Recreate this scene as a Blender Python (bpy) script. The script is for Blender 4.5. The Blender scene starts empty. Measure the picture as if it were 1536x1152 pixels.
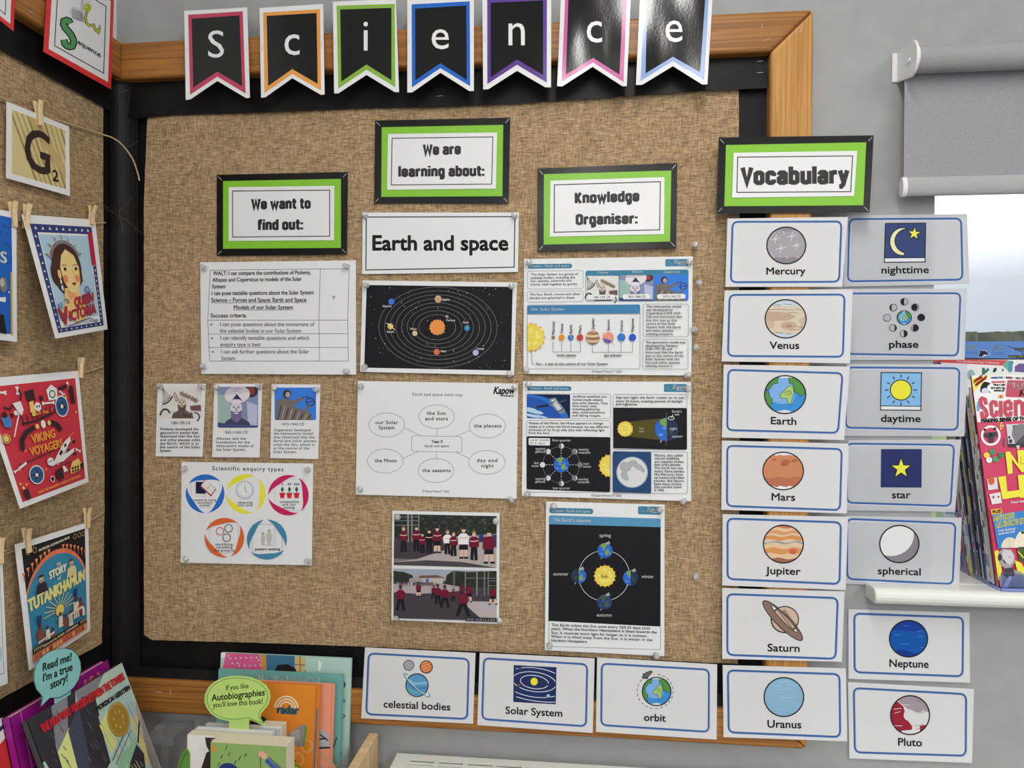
import bpy, bmesh, math, random
from mathutils import Vector, Matrix
from mathutils.geometry import tessellate_polygon
random.seed(7)
SC = bpy.context.scene
COL = SC.collection

# ------------------------------------------------------------------ camera
FPX = 1085.0
W_, H_ = 1536, 1152
CAMZ = 1.45
xw = Vector((10213.0, 48.0, -FPX)).normalized()         # world axes seen in camera axes (right, down, forward)
yw = Vector((117.0, -14.0, FPX)); yw = (yw - xw * yw.dot(xw)).normalized()
zw = xw.cross(yw)
if zw.y > 0: zw = -zw
R = Matrix((xw, yw, zw))                                # camera axes -> world axes
def _d(px, py):
    return R @ Vector(((px - W_ / 2) / FPX, (py - H_ / 2) / FPX, 1.0))
_c = _d(185, 576)
CAM = Vector((0.0, -1.303, CAMZ)); CAM.x = 0.035 - _c.x * (1.303 - 0.035) / _c.y
cd = bpy.data.cameras.new('camera'); cam = bpy.data.objects.new('camera', cd); COL.objects.link(cam)
cd.sensor_width = 36.0; cd.lens = FPX / W_ * 36.0; cd.clip_start = 0.02; cd.clip_end = 500
rx = R @ Vector((1, 0, 0)); ry = R @ Vector((0, -1, 0)); rz = R @ Vector((0, 0, -1))
M4 = Matrix.Identity(4)
for i in range(3):
    M4[i][0] = rx[i]; M4[i][1] = ry[i]; M4[i][2] = rz[i]; M4[i][3] = CAM[i]
cam.matrix_world = M4
SC.camera = cam

# ------------------------------------------------------------------ exposure, sky, lamps
SC.view_settings.view_transform = 'Standard'
SC.view_settings.look = 'None'
SC.view_settings.gamma = 1.0
SC.cycles.transparent_max_bounces = 32
SC.view_settings.exposure = -0.36
wd = bpy.data.worlds.new('sky'); SC.world = wd; wd.use_nodes = True
nt = wd.node_tree; bg = nt.nodes['Background']
tc = nt.nodes.new('ShaderNodeTexCoord'); sx = nt.nodes.new('ShaderNodeSeparateXYZ'); cr = nt.nodes.new('ShaderNodeValToRGB')
nt.links.new(tc.outputs['Generated'], sx.inputs[0])
mp = nt.nodes.new('ShaderNodeMapRange'); mp.inputs[1].default_value = -0.1; mp.inputs[2].default_value = 0.5
nt.links.new(sx.outputs[2], mp.inputs[0]); nt.links.new(mp.outputs[0], cr.inputs[0]); nt.links.new(cr.outputs[0], bg.inputs[0])
cr.color_ramp.elements[0].position = 0.12; cr.color_ramp.elements[0].color = (0.2, 0.2, 0.19, 1)
cr.color_ramp.elements[1].position = 0.56; cr.color_ramp.elements[1].color = (1.0, 1.0, 1.0, 1)
for ps, co in ((0.24, (0.36, 0.41, 0.47)), (0.35, (0.43, 0.46, 0.5)), (0.46, (0.85, 0.88, 0.9))):
    e_ = cr.color_ramp.elements.new(ps); e_.color = co + (1,)
bg.inputs[1].default_value = 2.2
def area(name, loc, rot, sx_, sy_, watts, colr=(1, 1, 1)):
    l = bpy.data.lights.new(name, 'AREA'); l.shape = 'RECTANGLE'; l.size = sx_; l.size_y = sy_; l.energy = watts; l.color = colr
    o = bpy.data.objects.new(name, l); COL.objects.link(o); o.location = loc; o.rotation_euler = rot
    return o
area('ceiling_light', (1.05, -1.25, 2.68), (0, 0, 0), 0.19, 1.2, 19, (1, 0.98, 0.94))
area('ceiling_light', (0.9, -3.6, 2.66), (0, 0, 0), 0.6, 1.2, 45, (1, 0.98, 0.95))
area('ceiling_light', (2.9, -1.9, 2.66), (0, 0, 0), 0.6, 1.2, 31, (1, 0.98, 0.95))
area('ceiling_light', (2.9, -3.8, 2.66), (0, 0, 0), 0.6, 1.2, 45, (1, 0.98, 0.95))

# ------------------------------------------------------------------ materials
KL = 0.80
def lin(c):
    c /= 255.0
    return c / 12.92 if c <= 0.04045 else ((c + 0.055) / 1.055) ** 2.4
def alb(r, g, b):
    return tuple(min(0.9, lin(c) / KL) for c in (r, g, b)) + (1,)
MATS = {}
def ink(r, g, b, rough=0.55, spec=0.14):
    k = (int(r), int(g), int(b), rough, spec)
    if k in MATS: return MATS[k]
    m = bpy.data.materials.new('ink_%d_%d_%d' % k[:3]); m.use_nodes = True
    p = m.node_tree.nodes['Principled BSDF']
    p.inputs['Base Color'].default_value = alb(r, g, b)
    p.inputs['Roughness'].default_value = rough
    p.inputs['Specular IOR Level'].default_value = spec
    MATS[k] = m
    return m
def nmat(name):
    m = bpy.data.materials.new(name); m.use_nodes = True
    return m, m.node_tree.nodes, m.node_tree.links, m.node_tree.nodes['Principled BSDF']
def noise_mat(name, c1, c2, scale, rough=0.6, stretch=(1, 1, 1), bump=0.0, detail=4, spec=0.3, lo=0.35, hi=0.65):
    m, n, l, p = nmat(name)
    t = n.new('ShaderNodeTexCoord'); mp = n.new('ShaderNodeMapping'); mp.inputs['Scale'].default_value = stretch
    nz = n.new('ShaderNodeTexNoise'); nz.inputs['Scale'].default_value = scale; nz.inputs['Detail'].default_value = detail
    r = n.new('ShaderNodeValToRGB'); r.color_ramp.elements[0].color = alb(*c1); r.color_ramp.elements[1].color = alb(*c2)
    r.color_ramp.elements[0].position = lo; r.color_ramp.elements[1].position = hi
    l.new(t.outputs['Object'], mp.inputs[0]); l.new(mp.outputs[0], nz.inputs[0]); l.new(nz.outputs[0], r.inputs[0]); l.new(r.outputs[0], p.inputs['Base Color'])
    p.inputs['Roughness'].default_value = rough; p.inputs['Specular IOR Level'].default_value = spec
    if bump:
        b = n.new('ShaderNodeBump'); b.inputs['Strength'].default_value = bump; b.inputs['Distance'].default_value = 0.002
        l.new(nz.outputs[0], b.inputs['Height']); l.new(b.outputs[0], p.inputs['Normal'])
    return m
def math_node(n, l, op, a, b=None):
    q = n.new('ShaderNodeMath'); q.operation = op
    for i, v in enumerate((a, b)):
        if v is None: continue
        if isinstance(v, (int, float)): q.inputs[i].default_value = v
        else: l.new(v, q.inputs[i])
    return q.outputs[0]
def burlap_mat(name, axis):
    # two sets of slubby threads crossing: one along the wall, one upright
    m, n, l, p = nmat(name)
    t = n.new('ShaderNodeTexCoord')
    def threads(sc, seed):
        mp = n.new('ShaderNodeMapping'); mp.inputs['Scale'].default_value = sc; mp.inputs['Location'].default_value = (seed, seed, seed)
        nz = n.new('ShaderNodeTexNoise'); nz.inputs['Scale'].default_value = 1.0; nz.inputs['Detail'].default_value = 2.5
        l.new(t.outputs['Object'], mp.inputs[0]); l.new(mp.outputs[0], nz.inputs[0])
        return nz.outputs[0]
    hx = (70, 1, 600) if axis == 'x' else (1, 70, 600)
    vx = (600, 1, 75) if axis == 'x' else (1, 600, 75)
    a = threads(hx, 1.3); b = threads(vx, 7.7); c = threads((9, 9, 9), 3.1); f = threads((330, 330, 330), 5.0)
    s = math_node(n, l, 'ADD', math_node(n, l, 'MULTIPLY', a, 0.5), math_node(n, l, 'MULTIPLY', b, 0.38))
    s = math_node(n, l, 'ADD', s, math_node(n, l, 'MULTIPLY', f, 0.12))
    s2 = math_node(n, l, 'ADD', s, math_node(n, l, 'MULTIPLY', math_node(n, l, 'SUBTRACT', c, 0.5), 0.08))
    r = n.new('ShaderNodeValToRGB'); e = r.color_ramp.elements
    e[0].position = 0.36; e[0].color = alb(112, 92, 68); e[1].position = 0.64; e[1].color = alb(190, 166, 130)
    k = e.new(0.5); k.color = alb(158, 133, 101)
    l.new(s2, r.inputs[0]); l.new(r.outputs[0], p.inputs['Base Color'])
    p.inputs['Roughness'].default_value = 0.9; p.inputs['Specular IOR Level'].default_value = 0.1
    bm_ = n.new('ShaderNodeBump'); bm_.inputs['Strength'].default_value = 0.5; bm_.inputs['Distance'].default_value = 0.0012
    l.new(s, bm_.inputs['Height']); l.new(bm_.outputs[0], p.inputs['Normal'])
    return m
def pine_mat(name, axis, dark=False):
    m, n, l, p = nmat(name)
    t = n.new('ShaderNodeTexCoord'); mp = n.new('ShaderNodeMapping')
    sc = {'x': (0.8, 34, 34), 'y': (34, 0.8, 34), 'z': (34, 34, 0.8)}[axis]
    mp.inputs['Scale'].default_value = sc
    nz = n.new('ShaderNodeTexNoise'); nz.inputs['Scale'].default_value = 1.6; nz.inputs['Detail'].default_value = 5; nz.inputs['Distortion'].default_value = 0.5
    l.new(t.outputs['Object'], mp.inputs[0]); l.new(mp.outputs[0], nz.inputs[0])
    g = math_node(n, l, 'FRACT', math_node(n, l, 'MULTIPLY', nz.outputs[0], 6.0))
    mp2 = n.new('ShaderNodeMapping'); mp2.inputs['Scale'].default_value = tuple(12 * v for v in sc); l.new(t.outputs['Object'], mp2.inputs[0])
    n2 = n.new('ShaderNodeTexNoise'); n2.inputs['Scale'].default_value = 1.0; l.new(mp2.outputs[0], n2.inputs[0])
    v = math_node(n, l, 'ADD', math_node(n, l, 'MULTIPLY', math_node(n, l, 'PINGPONG', g, 0.5), 0.9), math_node(n, l, 'MULTIPLY', n2.outputs[0], 0.5))
    r = n.new('ShaderNodeValToRGB'); e = r.color_ramp.elements
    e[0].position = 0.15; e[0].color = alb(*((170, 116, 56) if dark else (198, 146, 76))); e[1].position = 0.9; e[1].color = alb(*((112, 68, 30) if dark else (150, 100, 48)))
    l.new(v, r.inputs[0])
    vo = n.new('ShaderNodeTexVoronoi'); vo.inputs['Scale'].default_value = 1.0      # knots
    mp3 = n.new('ShaderNodeMapping'); mp3.inputs['Scale'].default_value = {'x': (3.4, 6, 7), 'y': (6, 3.4, 7), 'z': (7, 6, 3.4)}[axis]
    l.new(t.outputs['Object'], mp3.inputs[0]); l.new(mp3.outputs[0], vo.inputs[0])
    kr = n.new('ShaderNodeValToRGB'); kr.color_ramp.elements[0].position = 0.03; kr.color_ramp.elements[0].color = (0.12, 0.08, 0.06, 1)
    kr.color_ramp.elements[1].position = 0.12; kr.color_ramp.elements[1].color = (1, 1, 1, 1)
    l.new(vo.outputs['Distance'], kr.inputs[0])
    mx = n.new('ShaderNodeMix'); mx.data_type = 'RGBA'; mx.blend_type = 'MULTIPLY'; mx.inputs[0].default_value = 1.0
    l.new(r.outputs[0], mx.inputs[6]); l.new(kr.outputs[0], mx.inputs[7])
    l.new(mx.outputs[2], p.inputs['Base Color'])
    p.inputs['Roughness'].default_value = 0.38; p.inputs['Specular IOR Level'].default_value = 0.4
    return m
def clear_mat(name, tint=(0.93, 0.95, 1.0), gloss=0.12, rough=0.05):
    m = bpy.data.materials.new(name); m.use_nodes = True
    n = m.node_tree.nodes; l = m.node_tree.links; n.clear()
    o = n.new('ShaderNodeOutputMaterial'); mx = n.new('ShaderNodeMixShader'); tr = n.new('ShaderNodeBsdfTransparent'); gl = n.new('ShaderNodeBsdfGlossy')
    tr.inputs[0].default_value = tint + (1,); gl.inputs['Roughness'].default_value = rough
    lw = n.new('ShaderNodeLayerWeight'); lw.inputs[0].default_value = 0.35
    l.new(math_node(n, l, 'ADD', math_node(n, l, 'MULTIPLY', lw.outputs['Facing'], 0.6), gloss), mx.inputs[0])
    l.new(tr.outputs[0], mx.inputs[1]); l.new(gl.outputs[0], mx.inputs[2]); l.new(mx.outputs[0], o.inputs[0])
    return m
def translucent_paper(name, c=(222, 224, 226), amt=0.42):
    m = bpy.data.materials.new(name); m.use_nodes = True
    n = m.node_tree.nodes; l = m.node_tree.links; n.clear()
    o = n.new('ShaderNodeOutputMaterial'); mx = n.new('ShaderNodeMixShader'); df = n.new('ShaderNodeBsdfDiffuse'); tr = n.new('ShaderNodeBsdfTranslucent')
    df.inputs[0].default_value = alb(*c); tr.inputs[0].default_value = (0.66, 0.72, 0.98, 1); mx.inputs[0].default_value = amt
    l.new(df.outputs[0], mx.inputs[1]); l.new(tr.outputs[0], mx.inputs[2]); l.new(mx.outputs[0], o.inputs[0])
    return m
PAPER = ink(218, 219, 220)
BLACKP = noise_mat('black_border_card', (17, 16, 17), (24, 23, 24), 30, rough=0.45, spec=0.18)
WHITEPL = ink(226, 226, 222, 0.35, 0.4)
METAL = ink(200, 200, 200, 0.25, 0.9)

# ------------------------------------------------------------------ objects
def meta(o, label=None, cat=None, group=None, kind=None):
    if label: o['label'] = label
    if cat: o['category'] = cat
    if group: o['group'] = group
    if kind: o['kind'] = kind
    return o
def empty(name, loc, label=None, cat=None, group=None):
    o = bpy.data.objects.new(name, None); COL.objects.link(o); o.location = loc; o.empty_display_size = 0.02
    return meta(o, label, cat, group)
def mesh_obj(name, verts, faces, mats, idx=None, parent=None, smooth=False, loc=None):
    me = bpy.data.meshes.new(name)
    if loc is None and parent is None and verts:
        n = len(verts); loc = sum((Vector(v) for v in verts), Vector()) / n
    if parent is not None and loc is None: loc = parent.location
    loc = Vector(loc)
    me.from_pydata([tuple(Vector(v) - loc) for v in verts], [], faces)
    for m in (mats if isinstance(mats, (list, tuple)) else [mats]): me.materials.append(m)
    if idx: me.polygons.foreach_set('material_index', idx)
    if smooth: me.polygons.foreach_set('use_smooth', [True] * len(me.polygons))
    me.update()
    o = bpy.data.objects.new(name, me); COL.objects.link(o)
    if parent is not None:
        o.parent = parent; o.location = loc - parent.location
    else: o.location = loc
    return o
class MB:
    """collects simple solids into one mesh"""
    def __init__(s): s.v = []; s.f = []; s.i = []
    def add(s, vs, fs, mi=0):
        b = len(s.v); s.v += [Vector(q) for q in vs]; s.f += [tuple(b + k for k in f) for f in fs]; s.i += [mi] * len(fs)
    def hexa(s, p, mi=0):   # 8 corners: bottom loop 0-3, top loop 4-7
        s.add(p, [(3, 2, 1, 0), (4, 5, 6, 7), (0, 1, 5, 4), (1, 2, 6, 5), (2, 3, 7, 6), (3, 0, 4, 7)], mi)
    def box(s, a, b, mi=0):
        x0, y0, z0 = a; x1, y1, z1 = b
        s.hexa([(x0, y0, z0), (x1, y0, z0), (x1, y1, z0), (x0, y1, z0), (x0, y0, z1), (x1, y0, z1), (x1, y1, z1), (x0, y1, z1)], mi)
    def obox(s, o, ex, ey, ez, mi=0):   # oriented box from corner o along three edge vectors
        o = Vector(o); ex = Vector(ex); ey = Vector(ey); ez = Vector(ez)
        s.hexa([o, o + ex, o + ex + ey, o + ey, o + ez, o + ex + ez, o + ex + ey + ez, o + ey + ez], mi)
    def prism(s, pts, vec, mi=0):       # planar polygon pushed along vec
        n = len(pts); vec = Vector(vec); pts = [Vector(p) for p in pts]
        s.add(pts + [p + vec for p in pts], [tuple(range(n)), tuple(range(2 * n - 1, n - 1, -1))] + [(k, n + k, n + (k + 1) % n, (k + 1) % n) for k in range(n)], mi)
    def tube(s, pts, r, n=8, mi=0, caps=True):
        pts = [Vector(p) for p in pts]; b = len(s.v); m = len(pts)
        for k, p in enumerate(pts):
            d = (pts[min(k + 1, m - 1)] - pts[max(k - 1, 0)]).normalized()
            u = d.cross(Vector((0.31, 0.42, 0.85))).normalized(); w = d.cross(u)
            rr = r[k] if isinstance(r, (list, tuple)) else r
            for q in range(n):
                a = 2 * math.pi * q / n
                s.v.append(p + (u * math.cos(a) + w * math.sin(a)) * rr)
        for k in range(m - 1):
            for q in range(n):
                s.f.append((b + k * n + q, b + k * n + (q + 1) % n, b + (k + 1) * n + (q + 1) % n, b + (k + 1) * n + q)); s.i.append(mi)
        if caps:
            s.f.append(tuple(b + q for q in range(n - 1, -1, -1))); s.i.append(mi)
            s.f.append(tuple(b + (m - 1) * n + q for q in range(n))); s.i.append(mi)
    def lathe(s, prof, o, ax, n=16, mi=0):   # prof: (distance along axis, radius)
        o = Vector(o); ax = Vector(ax).normalized()
        s.tube([o + ax * d for d, r in prof], [r for d, r in prof], n, mi)
    def build(s, name, mats, parent=None, smooth=False, bevel=0, loc=None, bseg=2):
        o = mesh_obj(name, s.v, s.f, mats, s.i, parent, smooth, loc)
        bm = bmesh.new(); bm.from_mesh(o.data); bmesh.ops.recalc_face_normals(bm, faces=bm.faces); bm.to_mesh(o.data); bm.free()
        if bevel:
            b = o.modifiers.new('bevel', 'BEVEL'); b.width = bevel; b.segments = bseg; b.limit_method = 'ANGLE'
        return o
def P(px, py, y):            # where the line of sight of a photo point meets the plane parallel to the back wall
    d = _d(px, py); return CAM + d * ((y - CAM.y) / d.y)
def L(px, py, x):            # ... the plane parallel to the left wall
    d = _d(px, py); return CAM + d * ((x - CAM.x) / d.x)
def Zp(px, py, z):           # ... a level plane
    d = _d(px, py); return CAM + d * ((z - CAM.z) / d.z)
def hang(top, bot, x0):      # depth of a poster's loose lower corner: it hangs straight below its upper corner
    y = L(top[0], top[1], x0).y; return P(bot[0], bot[1], y).x

# ------------------------------------------------------------------ lettering
GL = {}
_tc = bpy.data.curves.new('lettering', 'FONT'); _to = bpy.data.objects.new('lettering', _tc); COL.objects.link(_to)
_tc.resolution_u = 3
def _ev(body):
    _tc.body = body
    ob = _to.evaluated_get(bpy.context.evaluated_depsgraph_get()); me = ob.to_mesh()
    v = [(q.co.x, q.co.y) for q in me.vertices]; f = [tuple(q.vertices) for q in me.polygons]; ob.to_mesh_clear()
    return v, f
_bar = max(v[0] for v in _ev('|')[0])
def glyph(ch):
    if ch not in GL:
        if ch == ' ': GL[ch] = ([], [], 0.27)
        else:
            v, f = _ev(ch); GL[ch] = (v, f, max(q[0] for q in _ev(ch + '|')[0]) - _bar)
    return GL[ch]
CAP = 0.682

# ------------------------------------------------------------------ flat printed things
def homog(q):
    """square (0..1, v down) -> quad TL,TR,BR,BL"""
    (x0, y0), (x1, y1), (x2, y2), (x3, y3) = q
    dx1, dx2, dx3 = x1 - x2, x3 - x2, x0 - x1 + x2 - x3
    dy1, dy2, dy3 = y1 - y2, y3 - y2, y0 - y1 + y2 - y3
    de = dx1 * dy2 - dx2 * dy1
    g = (dx3 * dy2 - dx2 * dy3) / de; h = (dx1 * dy3 - dx3 * dy1) / de
    return Matrix(((x1 - x0 + g * x1, x3 - x0 + h * x3, x0), (y1 - y0 + g * y1, y3 - y0 + h * y3, y0), (g, h, 1)))
def ell(cx, cy, rx, ry=None, n=40, a0=0, a1=360, rot=0):
    ry = rx if ry is None else ry; c, s = math.cos(math.radians(rot)), math.sin(math.radians(rot)); out = []
    full = abs(a1 - a0) >= 360; m = n if full else n + 1
    for k in range(m):
        a = math.radians(a0 + (a1 - a0) * k / n); x, y = rx * math.cos(a), ry * math.sin(a)
        out.append((cx + x * c - y * s, cy + x * s + y * c))
    return out
def clip(sub, cv):
    ar = sum(cv[k][0] * cv[(k + 1) % len(cv)][1] - cv[(k + 1) % len(cv)][0] * cv[k][1] for k in range(len(cv)))
    if ar < 0: cv = cv[::-1]
    out = list(sub)
    for k in range(len(cv)):
        a, b = cv[k], cv[(k + 1) % len(cv)]; inp = out; out = []
        def side(p): return (b[0] - a[0]) * (p[1] - a[1]) - (b[1] - a[1]) * (p[0] - a[0])
        for j in range(len(inp)):
            p, q = inp[j], inp[(j + 1) % len(inp)]; sp, sq = side(p), side(q)
            if sp >= 0: out.append(p)
            if sp * sq < 0:
                t = sp / (sp - sq); out.append((p[0] + (q[0] - p[0]) * t, p[1] + (q[1] - p[1]) * t))
        if not out: return []
    return out
def star(cx, cy, R_, r_, n, rot=-90):
    return [(cx + (R_ if k % 2 == 0 else r_) * math.cos(math.radians(rot + 180 * k / n)), cy + (R_ if k % 2 == 0 else r_) * math.sin(math.radians(rot + 180 * k / n))) for k in range(2 * n)]
def rrect_pts(q, r, n=5):
    """rounded quad TL,TR,BR,BL"""
    out = []
    for k in range(4):
        p = Vector(q[k]); a = (Vector(q[k - 1]) - p).normalized() * r; b = (Vector(q[(k + 1) % 4]) - p).normalized() * r
        for j in range(n + 1):
            t = j / n; out.append(tuple(p + a * (1 - t) ** 2 + b * t ** 2))
    return out
EPS = 1.6e-5
class Sheet:
    def __init__(s, quad, base='wall', d=0.01, bulge=None, view=None, plane=None, step=None):
        """quad: photo outline TL,TR,BR,BL (in view units); d: distance off the wall, one number or one per corner"""
        s.base = base; s.view = view or (0, 0, 1); s.rect = None; s.plane = plane
        s.q = [s._v(*p) for p in quad]; s.H = homog(s.q); s.Hi = s.H.inverted()
        s.d = d if isinstance(d, (list, tuple)) else (d,) * 4
        s.bulge = bulge; s.flat = bulge is None and len(set(s.d)) == 1
        s.step = step or (1e9 if s.flat else 7.0); s.eps = EPS
        s.tri = []; s.mats = []; s.n = 0; s.verts = []; s.faces = []; s.idx = []; s.slope = 0.0
    def _v(s, x, y): ox, oy, k = s.view; return (ox + x / k, oy + y / k)
    def local(s, W, H): s.rect = (W, H); return s      # from here on: draw in sheet units instead of photo units
    def px(s, x, y):
        if s.rect:
            h = s.H @ Vector((x / s.rect[0], y / s.rect[1], 1)); return (h.x / h.z, h.y / h.z)
        return s._v(x, y)
    def at(s, px, py, lay):
        h = s.Hi @ Vector((px, py, 1)); u, v = h.x / h.z, h.y / h.z
        d = s.d[0] * (1 - u) * (1 - v) + s.d[1] * u * (1 - v) + s.d[2] * u * v + s.d[3] * (1 - u) * v
        if s.bulge: d += s.bulge(min(1, max(0, u)), min(1, max(0, v)))
        d += lay
        if s.plane:
            p0, n_ = s.plane; r = _d(px, py); return CAM + r * ((p0 + n_ * d - CAM).dot(n_) / r.dot(n_))
        return P(px, py, -d) if s.base == 'wall' else L(px, py, d)
    def _mi(s, m):
        if m not in s.mats: s.mats.append(m)
        return s.mats.index(m)
    def _emit(s, pts, tris, m, lay):
        """pts in photo pixels"""
        L2 = s.step ** 2
        pts = list(pts)
        for _ in range(7):
            mid = {}; new = []; again = False
            def mp(a, b):
                k = (min(a, b), max(a, b))
                if k not in mid:
                    mid[k] = len(pts); pts.append(((pts[a][0] + pts[b][0]) / 2, (pts[a][1] + pts[b][1]) / 2))
                return mid[k]
            for t in tris:
                lg = [((pts[t[k]][0] - pts[t[(k + 1) % 3]][0]) ** 2 + (pts[t[k]][1] - pts[t[(k + 1) % 3]][1]) ** 2) > L2 for k in range(3)]
                c = sum(lg)
                if c == 0: new.append(t); continue
                again = True
                if c == 3:
                    a, b, q = mp(t[0], t[1]), mp(t[1], t[2]), mp(t[2], t[0])
                    new += [(t[0], a, q), (a, t[1], b), (q, b, t[2]), (a, b, q)]
                elif c == 1:
                    k = lg.index(True); i, j, o = t[k], t[(k + 1) % 3], t[(k + 2) % 3]; a = mp(i, j); new += [(i, a, o), (a, j, o)]
                else:
                    k = lg.index(False); o, i, j = t[(k + 2) % 3], t[k], t[(k + 1) % 3]      # edges j-o and o-i are long
                    a, b = mp(j, o), mp(o, i); new += [(i, j, a), (i, a, b), (b, a, o)]
            tris = new
            if not again: break
        b = len(s.verts); mi = s._mi(m)
        s.verts += [s.at(p[0], p[1], lay) for p in pts]
        for t in tris:
            (ax, ay), (bx, by), (cx, cy) = pts[t[0]], pts[t[1]], pts[t[2]]
            ar = (bx - ax) * (cy - ay) - (by - ay) * (cx - ax)
            if abs(ar) < 1e-9: continue
            s.faces.append((b + t[0], b + t[1], b + t[2]) if ar < 0 else (b + t[0], b + t[2], b + t[1])); s.idx.append(mi)
    def _poly_px(s, loops, m, lay):
        flat = [p for lp in loops for p in lp]
        tr = tessellate_polygon([[Vector((p[0], p[1], 0)) for p in lp] for lp in loops])
        s._emit(flat, [tuple(t) for t in tr], m, lay)
    def nxt(s): s.n += 1; return s.n * s.eps
    def base_sheet(s, m, outline=None, thick=0.0004, holes=None, back=True):
        """the card itself, with its own thickness"""
        pts = [s.px(*p) for p in outline] if outline else list(s.q)
        if outline is None and not s.flat:
            n = 36; b = len(s.verts); mi = s._mi(m)
            for j in range(n + 1):
                for i in range(n + 1):
                    h = s.H @ Vector((i / n, j / n, 1)); s.verts.append(s.at(h.x / h.z, h.y / h.z, 0))
            for j in range(n):
                for i in range(n):
                    a = b + j * (n + 1) + i; s.faces.append((a, a + n + 1, a + n + 2, a + 1)); s.idx.append(mi)
            e = [(i / n, 0) for i in range(n)] + [(1, j / n) for j in range(n)] + [(1 - i / n, 1) for i in range(n)] + [(0, 1 - j / n) for j in range(n)]
            pts = []
            for u, v in e:
                h = s.H @ Vector((u, v, 1)); pts.append((h.x / h.z, h.y / h.z))
        else:
            s._poly_px([pts], m, 0.0)
        if back:
            b = len(s.verts); n = len(pts); mi = s._mi(m)
            fr = [s.at(p[0], p[1], 0) for p in pts]
            nv = Vector((0, 1, 0)) if s.base == 'wall' else Vector((-1, 0, 0))
            if s.plane: nv = -s.plane[1]
            s.verts += fr + [p + nv * thick for p in fr]
            for k in range(n):
                s.faces.append((b + k, b + (k + 1) % n, b + n + (k + 1) % n, b + n + k)); s.idx.append(mi)
        return s
    def poly(s, pts, m, holes=None, lay=None):
        lay = s.nxt() if lay is None else lay
        if len(pts) < 3: return
        s._poly_px([[s.px(*p) for p in lp] for lp in [pts] + (holes or [])], m, lay)
    def clip(s, pts, cv, m, lay=None): s.poly(clip(pts, cv), m, lay=lay)
    def quad(s, x0, y0, x1, y1, m, lay=None):
        k = s.slope; s.poly([(x0, y0), (x1, y0 + k * (x1 - x0)), (x1, y1 + k * (x1 - x0)), (x0, y1)], m, lay=lay)
    def ell(s, cx, cy, rx, ry=None, m=None, n=40, lay=None, rot=0): s.poly(ell(cx, cy, rx, ry, n, rot=rot), m, lay=lay)
    def ring(s, cx, cy, rx, ry, w, m, n=48, rot=0, lay=None):
        s.poly(ell(cx, cy, rx + w / 2, ry + w / 2, n, rot=rot), m, [ell(cx, cy, rx - w / 2, ry - w / 2, n, rot=rot)], lay=lay)
    def line(s, pts, w, m, closed=False, lay=None):
        lay = s.nxt() if lay is None else lay
        pts = [Vector(p) for p in pts]; n = len(pts)
        if n < 2: return
        lft = []; rgt = []
        for k in range(n):
            a = pts[k - 1] if (k > 0 or closed) else None; b = pts[(k + 1) % n] if (k < n - 1 or closed) else None
            d1 = (pts[k] - a) if a is not None else (b - pts[k]); d2 = (b - pts[k]) if b is not None else d1
            if d1.length < 1e-9: d1 = d2
            if d2.length < 1e-9: d2 = d1
            if d1.length < 1e-9: d1 = d2 = Vector((1, 0))
            d1 = d1.normalized(); d2 = d2.normalized()
            n1 = Vector((-d1.y, d1.x)); n2 = Vector((-d2.y, d2.x)); mm = n1 + n2
            mm = mm.normalized() if mm.length > 1e-6 else n1
            sc = w / 2 / max(0.4, mm.dot(n1)); lft.append(tuple(pts[k] + mm * sc)); rgt.append(tuple(pts[k] - mm * sc))
        al = [s.px(*p) for p in lft + rgt]; tr = []
        for k in range(n if closed else n - 1):
            j = (k + 1) % n; tr += [(k, j, n + j), (k, n + j, n + k)]
        s._emit(al, tr, m, lay)
    def rrect(s, q, r, w, m, fill=None, lay=None):
        pts = rrect_pts(q, r)
        if fill: s.poly(pts, fill, lay=lay)
        if w: s.line(pts, w, m, True, lay=lay)
    def rr(s, x0, y0, x1, y1, r, w, m, fill=None):
        k = s.slope; s.rrect([(x0, y0), (x1, y0 + k * (x1 - x0)), (x1, y1 + k * (x1 - x0)), (x0, y1)], r, w, m, fill)
    def text(s, t, x0, y0, x1, cap, m, y1=None, bold=0.0, aspect=None, lay=None, asc=None, vert=None, shear=0.0):
        """one line of writing from (x0, y0) to x1 on its baseline; aspect: natural letter width, the rest goes between letters"""
        lay = s.nxt() if lay is None else lay
        y1 = y0 + s.slope * (x1 - x0) if y1 is None else y1
        gl = [glyph(c) for c in t]; tot = sum(g[2] for g in gl)
        if not tot: return
        Lx = math.hypot(x1 - x0, y1 - y0); sy = cap / CAP
        sx = Lx / tot; tr = 0.0
        if aspect and len(t) > 1:
            sx = min(sx, sy * aspect); tr = (Lx - sx * tot) / (len(t) - 1)
        ux, uy = (x1 - x0) / Lx, (y1 - y0) / Lx
        vx, vy = (0, -1) if vert is None else vert
        offs = [(0, 0)]
        if bold:
            k = 8 if bold > 1.2 else 4
            offs = [(bold * math.cos(2 * math.pi * q / k + 0.4), bold * math.sin(2 * math.pi * q / k + 0.4)) for q in range(k)] + ([(0, 0)] if k == 8 else [])
        cur = 0.0; pts = []; tri = []
        for (v, f, adv) in gl:
            for ox, oy in offs:
                b = len(pts)
                for (gx, gy) in v:
                    a = cur + gx * sx + shear * gy * sy; h = gy * sy
                    pts.append(s.px(x0 + ux * a + vx * h + ox, y0 + uy * a + vy * h + oy))
                for q in f:
                    for k in range(1, len(q) - 1): tri.append((b + q[0], b + q[k], b + q[k + 1]))
            cur += adv * sx + tr
        s._emit(pts, tri, m, lay)
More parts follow.
